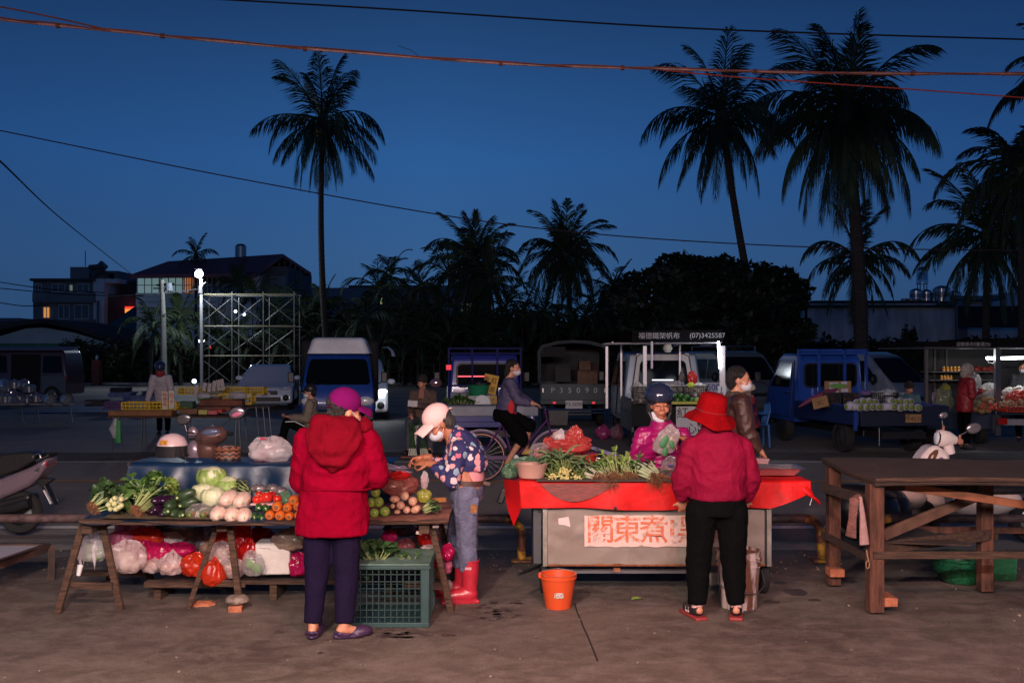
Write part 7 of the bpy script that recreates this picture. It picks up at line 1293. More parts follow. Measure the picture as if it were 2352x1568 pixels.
# buckets
def bucket(label,px,py,d,r0,r1,h,m,wall=.004,name='bucket'):
    b=V((XX(px,d),d,.004)); t=thing(name,b,label,'bucket'); part('pail',MB().lathe([(0,0),(r0,0),(r0+(r1-r0)*.9,h*.86),(r1*1.04,h*.87),(r1*1.04,h*.90),(r1,h*.91),(r1,h*.985),(r1*1.05,h*.99),(r1*1.05,h),(r1-wall*2,h),(r0,.02),(0,.02)],b,36),m,t,smooth=40); return t,b
t,b=bucket('bright orange bucket with a small label before the cart',1282,1393,6.93,.088,.124,.235,mat('orange_plastic',(.60,.075,.018),.38)); part('label_patch',MB().grid(lambda u,v: b+V(((u-.5)*.062,-.1075-.012*v+.0,.085+.040*v)),4,2),mat('label_print',(.35,.28,.22),.6,col2=(.7,.6,.55),scale=70,lo=.48,hi=.52),t); part('handle',MB().tube([b+V((-.127,0,.218)),b+V((-.11,.08,.235)),b+V((0,.127,.242)),b+V((.11,.08,.235)),b+V((.127,0,.218))],.003,6),m_steel,t); part('lug',MB().box(b+V((-.128,-.01,.225)),(.02,.03,.035)),mat('orange_plastic',(.6,.075,.018),.38),t,bev=.004)
m_pb=mat('stained_white_pail',(.52,.42,.40),.6,col2=(.13,.05,.03),scale=9,lo=.46,hi=.56,stretch=(2.4,2.4,.3)); t,b=bucket('large white paint pail streaked with brown behind the black trousers',1697,1388,6.95,.125,.150,.395,m_pb); part('rib',MB().lathe([(.146,0),(.158,.003),(.158,.010),(.146,.013)],b+V((0,0,.325)),36).lathe([(.143,0),(.154,.003),(.154,.008),(.143,.011)],b+V((0,0,.285)),36),m_pb,t); part('handle',MB().tube([b+V((.152,-.02,.26)),b+V((.165,-.08,.17)),b+V((.09,-.16,.125)),b+V((-.09,-.16,.125)),b+V((-.16,-.08,.18)),b+V((-.152,-.02,.26))],.004,6),m_steel,t); part('soil_fill',MB().lathe([(0,0),(.14,0)],b+V((0,0,.375)),24),m_root,t)
bf=solo('fallen_leaf',(lambda m_: (leaf(m_,G(1450,1378)+V((0,0,.006)),(1,.1,.05),.085,.05,(0,0,1),.1,.004),m_)[1])(MB()),m_lfy,'single fallen green leaf on the pavement before the cart','leaf')
solo('rubble_block',MB().box(P(1640,1326,7.3)+V((0,0,0)),(.13,.1,.09),(0,0,.4)),mconc('rubble',(.2,.18,.17)),'grey block under the cart by the white pail','block',bev=.01)
# goods on the cart
def q7(x,y,d): return Q('a7',x,y,d)
b=q7(645,1370,7.22); b.z=zt2+.01; t=thing('plastic_bowl',b,'dull pink plastic bowl at the left end of the cart','bowl'); part('bowl',MB().lathe([(0,0),(.088,0),(.098,.025),(.112,.085),(.122,.095),(.124,.100),(.112,.100),(.100,.09),(.085,.012),(0,.012)],b,40),mat('pink_bowl',(.46,.27,.22),.4),t,smooth=50)
bag('long pale green bag lying at the back left of the cart',q7(610,1160,7.5),(.165,.09,.058),bgr,81,amp=.13); bag('pale green bag end hanging at the cart corner',q7(395,1240,7.4),(.060,.06,.055),bgr,82,amp=.13); bag('empty clear round bag standing behind the pale green one',q7(738,1015,7.55),(.078,.06,.068),bcl,83,amp=.13)
b=q7(1190,1180,7.62); b.z=zt2+.01; t,b=(thing('red_pail',b,'dark red basin under the coral red bag','pail'),b); part('pail_wall',MB().lathe([(0,0),(.10,0),(.135,.12),(.145,.125),(.145,.135),(.13,.135),(0,.1)],b,32),mat('red_pail',(.42,.03,.02),.4),t)
bag('coral red bag stuffed full on the cart',q7(1040,925,7.62),(.185,.11,.085),bagmat('coral',(.66,.10,.09),.92),84,amp=.14); bag('standing open corner of the coral red bag',q7(1140,830,7.58),(.062,.03,.072),bagmat('coral',(.66,.10,.09),.92),85,amp=.2); bag('white bag with an open handle on the coral red bag',q7(955,835,7.55),(.05,.04,.035),bw,86,handles=1,amp=.15)
def q3(x,y,d): return Q('a7',x,y,d)
def cutbundle(label,a,b,n,rad,seed,ml=m_lf,ls=(.07,.016)): return bundle('water_spinach_bunch',label,q7(*a,7.12),q7(a[0]*.6+b[0]*.4,a[1]*.55+b[1]*.45,7.4),n,rad,.8,(ls[0]*1.35,ls[1]*1.3),ml,mat('cut_stem',(.20,.25,.08),.5,var=.3,scale=30),seed=seed,fan=.7,sr=.0045,cut=True,nl=6,droop=1.3,group='bundles of cut stem greens on the cart')
cutbundle('large bundle of narrow leaved greens, cut stems toward the viewer',(1030,1265),(1040,1040),58,.052,31,mat('grey_green_leaf',(.11,.17,.075),.55,var=.35,scale=14,transl=.1),(.11,.020)); cutbundle('bundle lying low beside the pink bowl, leaves to the left',(890,1320),(830,1180),34,.038,32); cutbundle('small bundle lowest in the middle of the cut greens',(1020,1345),(1050,1200),26,.026,33); cutbundle('small bundle at the right of the cut greens',(1165,1325),(1190,1130),26,.028,34,mat('grey_green_leaf',(.11,.17,.075),.55))
bundle('garlic_shoot_bunch','garlic shoots with white bulbs and long brown roots right of the cut greens',q7(1375,1290,7.15),q7(1180,1180,7.4),12,.028,.8,(.12,.016),m_lf,m_stw,.09,seed=35,fan=.25,sr=.007); bundle('garlic_shoot_bunch','second garlic shoots whose roots dangle over the cloth',q7(1520,1300,7.12),q7(1400,1200,7.4),12,.022,.8,(.12,.016),m_lf,m_stw,.13,seed=36,fan=.25,sr=.006)
def a6(x,y,d): return Q('a6',x,y,d)
bundle('cress_bunch','wide heap of light green cress with brown rooty base',a6(60,1160,7.15),a6(60,960,7.4),46,.075,.8,(.045,.028),m_lfy,m_st,.05,seed=37,fan=.7,sr=.0035); bundle('cress_bunch','right part of the light green cress heap, roots outward',a6(190,1170,7.15),a6(90,1000,7.4),36,.06,.8,(.045,.028),m_lfy,m_st,.05,seed=38,fan=.6,sr=.0035); bundle('cress_bunch','left part of the light green cress heap by the garlic shoots',a6(-60,1170,7.15),a6(-100,1000,7.4),30,.05,.8,(.045,.028),m_lf,m_st,.05,seed=39,fan=.6,sr=.0035)
bundle('scallion_bunch','thick white leeks with brown roots hanging over the cart edge',a6(490,1150,7.10),a6(270,1000,7.4),22,.045,.8,(.14,.022),m_lfd,mat('leek_stem',(.48,.55,.34),.4,var=.25),.12,seed=40,fan=.3,sr=.0085)
solo('strip_board',MB().beam(P(1358,1027,8.4),P(1480,1066,7.7),.045,.015),mat('lilac_board',(.34,.32,.46),.5,var=.3,scale=20),'pale lilac measuring board propped behind the cart','board'); solo('scale_pan',MB().lathe([(0,0),(.06,.004),(.08,.02)],P(1372,1070,7.75),24,(.6,0,0)).tube([P(1370,1030,7.9),P(1410,1065,7.7)],.004,6),m_chrome,'steel scale pan behind the cress','scale'); bag('pink cloth bag behind the cress',P(1386,1075,7.8),(.06,.05,.03),bwp,88); bag('small beige bundle behind the cress',P(1400,1052,7.9),(.05,.04,.03),bbe,89)
bag('shiny clear bag of goods between vendor and red hat woman',a6(660,1060,7.35),(.075,.06,.085),bagmat('silver',(.45,.40,.44),.62),87,amp=.13); solo('blue_print',MB().box(a6(660,1030,7.262),(.04,.003,.012),(0,.15,0)),mat('blue_print',(.03,.05,.25),.5),'faint blue print on the shiny clear bag','print')
t=bag('printed clear bag of vegetables in the vendor hands',a6(595,790,7.93),(.085,.04,.135),bagmat('veg_clear',(.8,.78,.78),.52),90,amp=.14); t.rotation_euler=(0,R(28),0); t.location=a6(540,900,7.93)
t2=solo('printed_bag_leaf',MB().ell(a6(590,760,7.885),(.028,.006,.055),(0,.5,0)).ell(a6(675,790,7.885),(.02,.006,.035),(0,-.3,0)).ell(a6(600,870,7.89),(.02,.006,.04),(0,.2,0)),mat('print_green',(.04,.22,.08),.5),'green leaf print on the bag the vendor holds','print')
t=thing('plastic_sieve',P(1748,1070,7.75),'small pink slotted basket right of the raspberry jacket','basket'); gb_=MB(); c=P(1748,1064,7.75); gb_.box(c+V((-.03,0,.038)),(.16,.13,.006)).box(c+V((-.03,0,-.04)),(.13,.10,.006))
for i in range(13): gb_.beam(c+V((-.095+i*.0105,-.052,-.04)),c+V((-.105+i*.0122,-.062,.038)),.004)
for z in (-.015,.012): gb_.beam(c+V((-.10,-.057,z)),c+V((.04,-.057,z)),.005)
part('slotted_wall',gb_,mat('pink_sieve',(.62,.36,.36),.5),t); part('inner_wall',MB().box(c+V((-.03,.01,0)),(.125,.09,.07)),mat('pink_sieve_in',(.5,.28,.28),.6),t)
c=P(1780,1095,7.45); c.z=zt2+.012; t=thing('steel_tray',c,'shallow steel tray at the right end of the cart','tray'); part('tray_shell',MB().add([c+V(p) for p in ((-.20,-.13,0),(.11,-.13,0),(.13,.13,0),(-.20,.13,0),(-.23,-.17,.05),(.15,-.17,.05),(.17,.17,.05),(-.23,.17,.05),(-.25,-.19,.052),(.18,-.19,.052),(.20,.19,.052),(-.25,.19,.052))],[(0,1,2,3),(0,4,5,1),(1,5,6,2),(2,6,7,3),(3,7,4,0),(4,8,9,5),(5,9,10,6),(6,10,11,7),(7,11,8,4)]),mat('tray_steel',(.62,.6,.6),.25,.85),t,smooth=20); bag('thin clear film inside the steel tray',c+V((-.02,0,.03)),(.14,.12,.02),bcl,91,amp=.2)
solo('black_pouch',MB().box(P(1154,1138,7.45),(.05,.03,.12),(0,.4,0)),m_black,'black pouch hanging at the left corner of the cart','pouch',bev=.01)
# ================================================================ WOODEN TABLE, RIGHT
t=thing('wooden_table',(XX(2150,7),6.9,0),'rough empty wooden table of heavy posts with a warped top','table'); m_w2=mat('dark_plank',(.042,.024,.019),.8,var=.45,scale=4,bump=.6,bscale=24,stretch=(1,9,9)); m_w3=mat('reddish_post',(.095,.036,.022),.85,var=.5,scale=5,bump=.7,bscale=26,stretch=(6,6,.8))
def zt_at(py,d): return ZZ(py,d)
n0=P(2010,1101,6.65); n1=P(2440,1104,6.65); f0_=P(1885,1056,7.65); f1_=P(2440,1060,7.65); tp=MB(); th=V((0,0,-.022))
def top_(u,v): a=n0.lerp(n1,u); b=f0_.lerp(f1_,u); q=a.lerp(b,v); q.x +=-.03*math.sin(v*math.pi)*(1-u); q.z += .012*math.sin(u*3+v)*(1)+(.010 if v >.5 else 0); return q
for k in range(4):
    v0,v1=k/4,(k+1)/4; tp.grid(lambda u,v: top_(u,v0+(v1-v0)*v),20,2); tp.grid(lambda u,v: top_(1-u,v0+(v1-v0)*v)+th,20,2)
tp.grid(lambda u,v: top_(u,0)+th*(1-v),20,1); tp.grid(lambda u,v: top_(0,1-u)+th*(1-v),10,1); part('top_board',tp,m_w2,t,smooth=40)
part('edge_strip',MB().tube([top_(i/10,-.005)+V((0,0,-.005)) for i in range(11)],[(.010,.016)]*11,6),m_wood_h,t); part('frayed_ply',MB().tube([top_(i/10,.004)+V((0,.01,-.035)) for i in range(11)],[(.016,.012)]*11,6),m_w2,t); part('frayed_ply',MB().tube([top_(0,i/8)+V((.02,0,-.032)) for i in range(9)],[(.014,.014)]*9,6),m_w2,t)
PO=[(2009,1110,1365,.098,6.75),(1914,1068,1305,.09,7.55),(2262,1105,1335,.09,7.35),(2380,1105,1400,.095,6.75)]
for (px,pt_,pb_,w_,dd_) in PO: part('post',MB().box((XX(px,dd_),dd_,(ZZ(pt_,dd_)-.02)/2+.02),(w_,w_,ZZ(pt_,dd_)-.0-.02)),m_w3,t,bev=.005)
part('brick_foot',MB().box(P(2034,1375,6.82),(.095,.2,.06)),mat('orange_brick',(.36,.12,.06),.9),t,bev=.005); part('brick_foot',MB().box(P(1918,1312,7.5),(.11,.12,.06)),mat('orange_brick',(.36,.12,.06),.9),t,bev=.005)
for (a,b_,w_,h_,m_) in ((P(1888,1118,7.5),P(1995,1150,6.8),.025,.07,m_w2),(P(1888,1226,7.5),P(1995,1280,6.82),.025,.05,m_w2),(P(2005,1274,6.70),P(2440,1274,6.70),.03,.048,m_wood_h),(P(2030,1228,6.85),P(2240,1140,7.3),.03,.075,mat('tan_brace',(.12,.06,.04),.85,var=.3,scale=6)),(P(2046,1112,6.9),P(2440,1172,6.95),.03,.055,mat('orange_brace',(.26,.09,.04),.8,var=.3,scale=6)),(P(2020,1258,6.85),P(2290,1225,7.35),.03,.08,m_wood_h),(P(2010,1115,6.80),P(2240,1120,7.2),.04,.06,m_w2),(P(2040,1215,7.6),P(2440,1218,7.6),.03,.05,m_w3)): part('rail',MB().beam(a,b_,w_,h_),m_,t,bev=.003)
part('shelf_board',MB().add([P(2030,1243,6.85),P(2230,1250,6.95),P(2100,1208,7.6),P(2045,1215,7.6)]+[p-V((0,0,.012)) for p in (P(2030,1243,6.85),P(2230,1250,6.95),P(2100,1208,7.6),P(2045,1215,7.6))],[(0,1,2,3),(7,6,5,4),(0,4,5,1),(1,5,6,2)]),m_w2,t)
rg=MB(); rg.tube([P(1972,1138,6.72),P(1962,1146,6.68),P(1958,1190,6.66),P(1954,1232,6.68)],[(.02,.015),(.035,.02),(.028,.015),(.04,.012)],10); o=solo('hanging_rag',rg,mat('brown_rag',(.16,.065,.055),.95,var=.3,scale=20,bump=.6),'brown rag hung over the left rail of the wooden table','rag'); solo('hanging_sheet',MB().tube([P(1976,1140,6.68),P(1981,1180,6.66),P(1986,1250,6.66)],[(.012,.006),(.018,.01),(.034,.012)],8),mat('pale_plastic',(.30,.17,.16),.5,bump=.6,bscale=20),'thin plastic strip hanging beside the brown rag','rag'); solo('rope_loop',MB().tube([P(1993+4*math.sin(a),1296+9*math.cos(a),6.66) for a in [i*.5 for i in range(14)]],.003,5).tube([P(1990,1262,6.66),P(1995,1288,6.65)],.004,5),mat('rope',(.3,.17,.1),.9),'loop of cord tied at the table post','rope')
t=thing('colander',P(2205,1300,7.7),'green perforated basket on the ground under the wooden table','basket'); c=V((XX(2205,7.7),7.7,.01)); part('shell',MB().lathe([(0,0),(.13,0),(.19,.08),(.215,.17),(.23,.18),(.235,.20),(.21,.19),(.17,.05),(0,.02)],c,36),mat('green_plastic',(.012,.13,.05),.4,col2=(.008,.05,.025),scale=46,lo=.5,hi=.55),t); solo('green_sheet',MB().box((XX(2300,7.7),7.75,.1),(.28,.02,.2),(.1,0,0)),mat('green_plastic2',(.012,.11,.045),.5,bump=.5),'green plastic sheet right of the basket under the wooden table','sheet')
# left edge low bench with white top
t=thing('metal_bench',(XX(20,7.5),7.5,0),'low rusty frame with a pale panel at the left edge','bench'); part('panel',MB().add([P(-70,1310,7.0),P(20,1278,7.2),P(108,1252,7.9),P(-70,1252,7.9)],[(0,1,2,3)]),mat('pale_panel',(.40,.40,.46),.5),t); part('frame_bar',MB().beam(P(-70,1318,7.0),P(112,1255,7.9),.05,.06).beam(P(-70,1253,7.92),P(112,1253,7.92),.04),mat('rusty_frame',(.05,.025,.02),.8,var=.4),t); part('leg',MB().beam(P(118,1255,7.9),P(118,1335,7.75),.05),mat('rusty_frame',(.05,.025,.02),.8),t)
# ================================================================ FAR STALL GOODS
def pp(k,pts,d): return [Q(k,x,y,d) for x,y in pts]
def pprism(name,k,pts,d0,d1,m,parent,bev=.01,smooth=60):
    ps=pp(k,pts,d0); mb=MB().prism([(p.x,p.z) for p in ps],d0,d1,axis='y'); return part(name,mb,m,parent,bev=bev,smooth=smooth)
def rbox(px0,px1,py0,py1,d,dep): mb=MB(); pbox(mb,px0,px1,py0,py1,d,dep); return mb
def crate(label,x0,x1,y0,y1,d,m,dep=.32,name='plastic_crate',group=None,cat='crate',n=7):
    a,b=P(x0,y0,d),P(x1,y1,d); t=thing(name,((a.x+b.x)/2,d+dep/2,b.z),label,cat,group=group); h=a.z-b.z; w_=b.x-a.x; mb=MB(); c=((a.x+b.x)/2,d+dep/2,b.z+h/2)
    for sy in (0,1):
        mb.box((c[0],d+sy*dep,b.z+h*.93),(w_,.018,h*.14)).box((c[0],d+sy*dep,b.z+h*.08),(w_,.018,h*.16)).box((c[0],d+sy*dep,b.z+h*.5),(w_,.012,h*.10))
        for i in range(n+1): mb.box((a.x+w_*i/n,d+sy*dep,b.z+h/2),(.016 if 0 <i <n else .03,.014,h))
    for sx in (0,1):
        mb.box((a.x+sx*w_,c[1],b.z+h*.93),(.018,dep,h*.14)).box((a.x+sx*w_,c[1],b.z+h*.1),(.018,dep,h*.2))
        for i in range(5): mb.box((a.x+sx*w_,d+dep*i/4,b.z+h/2),(.014,.02,h))
    part('slatted_wall',mb,m,t); part('crate_floor',MB().box((c[0],c[1],b.z+.01),(w_,dep,.012)),m,t); return t,c,w_,h,dep
m_yc=mat('yellow_crate',(.52,.34,.015),.5,var=.1,scale=6); m_cd=mat('brown_carton',(.17,.085,.045),.85,var=.25,scale=5); m_tray=mat('red_brown_tray',(.15,.05,.03),.8,var=.3,scale=5)
d=18.3; t=thing('trestle_table',(XX(400,d),d,0),'long folding table of the household goods stall at left, on thin legs','table'); zt3=ZZ(955,d)
part('table_board',MB().box((XX(400,d),d+.45,zt3-.02),(XX(556,d)-XX(248,d),.9,.03)),m_wood_h,t)
for (a,b,c_,dd_) in ((262,258,282,0),(328,325,336,.1),(432,428,440,0),(545,541,553,.1)):
    for e_ in (b,c_): part('leg',MB().tube([P((a+e_)/2,957,d+dd_),P(e_,1036,d+dd_)],.015,6),m_steel,t)
for i,(x0,x1,y0,y1,dd_,lb) in enumerate(((280,342,923,942,18.75,'front left on the stall table'),(343,404,923,942,18.75,'front right on the stall table'),(409,462,890,906,20.6,'back row, leftmost'),(464,514,890,907,20.7,'back row, second'),(516,560,889,906,20.8,'back row, third'),(562,604,889,906,20.8,'back row, rightmost before the white sedan'),(504,577,904,929,19.7,'large one below the back row'))):
    tt,c,w_,h,dp=crate('yellow slatted crate, '+lb,x0,x1,y0,y1,dd_,m_yc,group='yellow crates of the household stall')
t=thing('trestle_table',(XX(520,20.3),20.3,0),'second table behind, carrying the back row of yellow crates','table'); part('table_board',MB().box((XX(520,20.4),20.6,ZZ(930,20.4)-.03),(XX(612,20.4)-XX(405,20.4),1.1,.03)),m_wood_h,t)
for x in (568,596,612,625): part('leg',MB().tube([P(x-8,934,20.0),P(x,1012,20.0)],.014,6),m_steel,t)
solo('wooden_tray',rbox(248,394,943,955,18.3,.3),mat('orange_tray',(.20,.085,.03),.7,var=.2),'long orange brown wooden tray at the front of the stall table','tray',bev=.01)
for i,(x0,x1,y0,y1,dd_,m,lb,nm) in enumerate(((413,442,921,938,18.9,mat('dk_green',(.03,.08,.05),.6),'dark green tub of small goods behind the carton','tub'),(412,452,939,951,18.5,m_cd,'brown carton at the middle of the stall table','carton'),(452,481,913,923,19.5,mat('lime',(.12,.35,.06),.5),'lime green tub before the price sticks','tub'),(483,503,911,924,19.5,m_cd,'small brown carton beside the lime tub','carton'),(452,528,934,946,18.9,m_tray,'lower red brown tray at the right of the stall table','tray'),(458,556,917,932,19.2,m_tray,'upper red brown tray at the right of the stall table','tray'),(455,475,941,952,18.5,mat('pale_ylw',(.45,.42,.12),.5),'yellow packet on the stall table','packet'),(476,498,942,952,18.5,mat('pink_pack',(.5,.12,.12),.5),'pink packet beside the yellow one','packet'),(499,510,940,948,18.5,mat('red_pack',(.5,.05,.02),.5),'small orange red packet on the stall table','packet'))): solo(nm,rbox(x0,x1,y0,y1,dd_,.22),m,lb,nm,bev=.012)
for i,(x0,x1,y0,y1) in enumerate(((372,385,899,940),(388,400,896,938))): t=thing('price_sign',P(x0,y1,18.7),'tall white sign with red characters, %s of two' %('left','right')[i],'sign'); bpart('board',t,mat('sign_cream',(.55,.5,.4),.7),(x0,x1,y0,y1,18.7,.02)); txt(('特\n價\n品','元\n6')[i],.085 if i ==0 else .10,mat('sign_red',(.5,.03,.02),.6),t,P((x0+x1)/2,(y0+y1)/2-2,18.68))
for i,(x,y0,y1,l_) in enumerate(((450,884,912,-3),(470,878,898,-4),(481,880,899,-3),(492,874,898,-2),(502,872,897,3),(511,870,896,4))): solo('price_tag',MB().box(P(x,(y0+y1)/2,19.9),(.07,.006,abs(P(0,y0,19.9).z-P(0,y1,19.9).z)),(0,R(-l_*2.5),0)),mat('tag_face',(.45,.40,.40),.7,col2=(.2,.12,.1),scale=30,lo=.5,hi=.6),'upright price tag in the row behind the trays, %s' %ORD[i],'price tag')
for i,(x,y,r,m,lb) in enumerate(((468,908,.10,bw,'white plastic wrap left of the small carton'),(547,908,.12,bw,'white plastic bag on the upper yellow crate'),(425,940,.09,bye,'pale yellow heap on the left tray'),(352,943,.10,bye,'lime packets in front of the yellow crates'))): bag(lb,P(x,y,18.9),(r*1.3,r,r*.6),m,100+i)
o=thing('hanging_bag',P(262,960,18.25),'white and green bags tied to the table leg of the household stall','bag'); part('white_bag',MB().tube([P(266,960,18.2),P(260,985,18.2),P(264,1006,18.2)],[(.02,.02),(.08,.05),(.03,.03)],10),bw,o); part('green_bag',MB().tube([P(270,965,18.2),P(270,1016,18.2)],[(.05,.02),(.06,.02)],8),mat('flat_green',(.02,.25,.06),.6),o)
# blue mats and ground sheet
solo('ground_tarp',MB().grid(lambda u,v: (XX(118,33)+(XX(368,33)-XX(118,33))*u,30.5+8*v,.012+.02*noise.noise(V((u*12,v*12,0)))),30,10),mat('pale_blue_tarp',(.22,.27,.36),.6,var=.15,bump=.4),'pale blue tarp spread on the ground under the mats','tarp')
for i,(x0,x1,y0,y1,c_,lb) in enumerate(((237,282,921,940,(.20,.10,.24),'violet folded mats at the left of the mat stall'),(282,332,912,926,(.10,.14,.28),'blue flat mat stack behind the front yellow crates'),(248,300,900,912,(.13,.18,.34),'rolled pale blue mat on top left'),(300,357,908,920,(.16,.20,.34),'striped blue mat right of the rolled one'),(193,236,918,933,(.06,.05,.045),'dark brown round bundle left of the violet mats'),(250,287,890,902,(.02,.025,.035),'black bags behind the mats'),(324,358,898,910,(.04,.05,.10),'dark blue bundle beside the stooping vendor'))):
    a,b_=P(x0,y0,30.5),P(x1,y1,30.5); mb=MB()
    for k in range(4): mb.box(((a.x+b_.x)/2+rs.uniform(-.03,.03),30.8,b_.z+(a.z-b_.z)*(k+.5)/4),(b_.x-a.x,.6,(a.z-b_.z)*.235))
    solo('mat_stack',mb,mat('mat%d' %i,c_,.8,var=.3,scale=7,stretch=(1,1,3)),lb,'mats',bev=.03)
# pot stall
for j,(x0,x1,lb) in enumerate(((-40,60,'left'),(70,172,'right'))):
    d=25.8; t=thing('pot_table',(XX((x0+x1)/2,d),d,0),'low %s hand table of the pot stall on splayed thin legs' %lb,'table'); zt4=ZZ(928,d); part('table_board',MB().box((XX((x0+x1)/2,d),d+.5,zt4),(XX(x1,d)-XX(x0,d),1.1,.03)),mat('pale_board',(.2,.2,.22),.6),t)
    for x in (x0+14,x1-12):
        for s in (-7,7): part('leg',MB().tube([P(x,930,d),P(x+s,972,d)],.014,6),m_steel,t)
m_pot=mat('polished_pot',(.55,.57,.62),.15,.9)
k0=None; pxs={r: sorted(rs.uniform(0,165)*(.96 if r else .45) for _ in range(12)) for r in range(3)}
for i in range(36):
    row=i %3; x=pxs[row][i//3]; r_=rs.uniform(.10,.19); d=26+.35*row; z=zt4+.02+(rs.uniform(.18,.42) if (row ==2 and x <90) else 0); tilt=rs.uniform(-1.1,1.1) if i %2 else 0
    t=thing('steel_pot',(XX(x,d),d,z),'%s %s steel pot, %s in the %s row of the pot stall' %('tilted' if tilt else 'upright','lidded' if row else 'open',ORD[i//3],('front','middle','back')[row]),'pot',group='shiny pots heaped on the pot stall')
    if k0 is None: part('pot_wall',MB().lathe([(0,0),(.8,0),(.95,.12),(1,1.0),(1.08,1.03),(1,1.05),(.9,.2),(0,.08)],(0,0,0),18),m_pot,t,world=False); k0=t.children[0]; k1=part('pot_lid',MB().lathe([(1.02,1.05),(.7,1.25),(.1,1.35),(.12,1.5),(0,1.52)],(0,0,0),18),mat('glass_lid',(.25,.3,.36),.08,.5),t,world=False)
    else:
        for q in (k0,k1):
            if q is k1 and row ==0: continue
            c=q.copy(); sc.collection.objects.link(c); c.parent=t
    t.scale=(r_,)*3; t.rotation_euler=(tilt*.6,tilt,0)
for i,x in enumerate((150,112)): solo('glass_jar',MB().lathe([(0,0),(.14,.02),(.18,.14),(.12,.26),(.10,.30)],P(x,926,25.9),16,(.5,.6,0)),mat('jar_glass',(.3,.34,.38),.08,.6),'tilted glass bowl at the right end of the pot stall, %s' %('outermost','inner')[i],'bowl')
# goods on the canopy truck
def basket(label,x0,x1,y0,y1,d,goods,gm,dep=.34,cat='basket',n=12,lump=.055,top=True,gname='garlic_heap',group=None):
    a,b=P(x0,y0,d),P(x1,y1,d); h=a.z-b.z; cx=(a.x+b.x)/2; t=thing('mesh_basket',(cx,d+dep/2,b.z),label,cat,group=group); mb=MB(); W=b.x-a.x
    for i in range(n+1):
        u=i/n; xt=a.x+W*u; xb=cx+(xt-cx)*.86; mb.beam((xb,d+.02,b.z),(xt,d,a.z),.010)
    for j in range(7): v=j/6; s_=.86+.14*v; mb.beam((cx-W/2*s_,d+.02*(1-v),b.z+h*v),(cx+W/2*s_,d+.02*(1-v),b.z+h*v),.010 if j <6 else .022)
    for s in (-1,1): mb.box((cx+s*W*.48,d+dep/2,b.z+h/2),(.012,dep,h),(0,s*.07,0))
    mb.box((cx,d+dep/2,b.z+.01),(W*.86,dep,.01)); part('mesh_wall',mb,mat('black_mesh',(.012,.012,.013),.5),t)
    g=MB(); r2=random.Random(int(x0))
    for i in range(goods): q=r2.random(); g.ell((cx+r2.uniform(-.43,.43)*W,d+.05+r2.random()*dep*.8,b.z+h*(r2.uniform(.15,1.12) if top else r2.uniform(.1,.9))),(lump*r2.uniform(.7,1.1),)*3,None,8,6)
    part(gname,g,gm,t); return t
m_gar=mat('garlic_white',(.55,.52,.48),.6,var=.2,scale=10); gB='black mesh baskets of white bulbs on the canopy truck'
basket('basket of white bulbs at the left post of the canopy truck',1455,1492,889,926,17.7,46,m_gar,group=gB); basket('middle basket of white bulbs, partly behind the helmet',1530,1570,888,912,17.8,40,m_gar,group=gB); basket('right basket of white bulbs with a lime bag',1571,1626,887,913,17.7,56,m_gar,group=gB)
m_av=mat('avocado_green',(.03,.13,.02),.25,coat=.5); nm_=['top row left','top row middle','top row right','bottom row first','bottom row second','bottom row third','bottom row fourth','bottom row last, paler']
for i,(x,y) in enumerate(((700,235),(778,233),(842,248),(680,287),(742,284),(820,284),(905,282),(966,280))): ob('avocado','round green fruit on the yellow edged tray, '+nm_[i],'fruit',a6(x,y,17.6),(.056,.05,.050),None,m_av if i <7 else mat('pale_gourd',(.25,.40,.10),.4),'green fruit on the lit truck',seg=12)
solo('fruit_tray',rbox(1530,1612,922,928,17.5,.4),mat('yellow_edge_tray',(.40,.38,.05),.5),'long yellow edged tray under the round green fruit','tray'); bag('lime bag on the right basket of white bulbs',P(1587,884,17.65),(.06,.04,.05),mat('lime_bag',(.45,.6,.05),.5),111); bag('red bag hanging above the baskets',P(1590,868,18),(.09,.05,.13),br_,112); bag('brown clear bag hanging beside the red bag',P(1566,866,18),(.05,.04,.11),bsm,113); bag('clear sheet over the middle basket',P(1535,879,17.9),(.28,.12,.04),bcl,114)
for i,(x,m) in enumerate(((1385,mat('bag_hot',(.42,.05,.22),.4,transl=.3)),(1417,mat('bag_mauve',(.28,.13,.2),.45,transl=.3)))): bag('%s bag on the asphalt beside the canopy truck' %('hot pink','mauve pink')[i],V((XX(x,21),21,.135)),(.145,.12,.155),m,120+i,knot=(0,0))
# goods on the blue market truck
d=18.4; o=thing('yellow_sign',P(1128,890,d+.3),'tilted yellow sign with black brush characters behind the green basin','sign'); part('board',MB().box(P(1126,882,d+.3),(.27,.02,.36),(0,R(12),0)),mat('sign_yellow',(.55,.30,.015),.6),o); txt('無 紅',.12,m_ink,o,P(1126,873,d+.28),(R(90),R(12),0)); txt('茶',.12,m_ink,o,P(1130,896,d+.28),(R(90),R(12),0))
solo('green_basin',MB().lathe([(0,0),(.16,0),(.205,.19),(.215,.2),(.2,.2),(.15,.02),(0,.02)],P(1099,908,d+.2),24),mat('basin_green',(.015,.20,.09),.4),'green basin on the white crate','basin'); bag('black bag heaped in the green basin',P(1102,882,d+.2),(.20,.14,.08),mat('black_bag',(.01,.01,.012),.3),131)
crate('white slatted crate under the green basin',1077,1126,909,921,d+.1,mat('white_crate',(.5,.5,.52),.5),n=14); crate('narrow yellow crate right of the blue box',1127,1139,909,938,d,mat('ochre_crate',(.42,.24,.02),.5),n=3,dep=.25); solo('blue_box',rbox(1098,1126,920,935,d+.05,.25),mat('blue_box',(.06,.16,.35),.5),'pale blue box under the white crate','box',bev=.01)
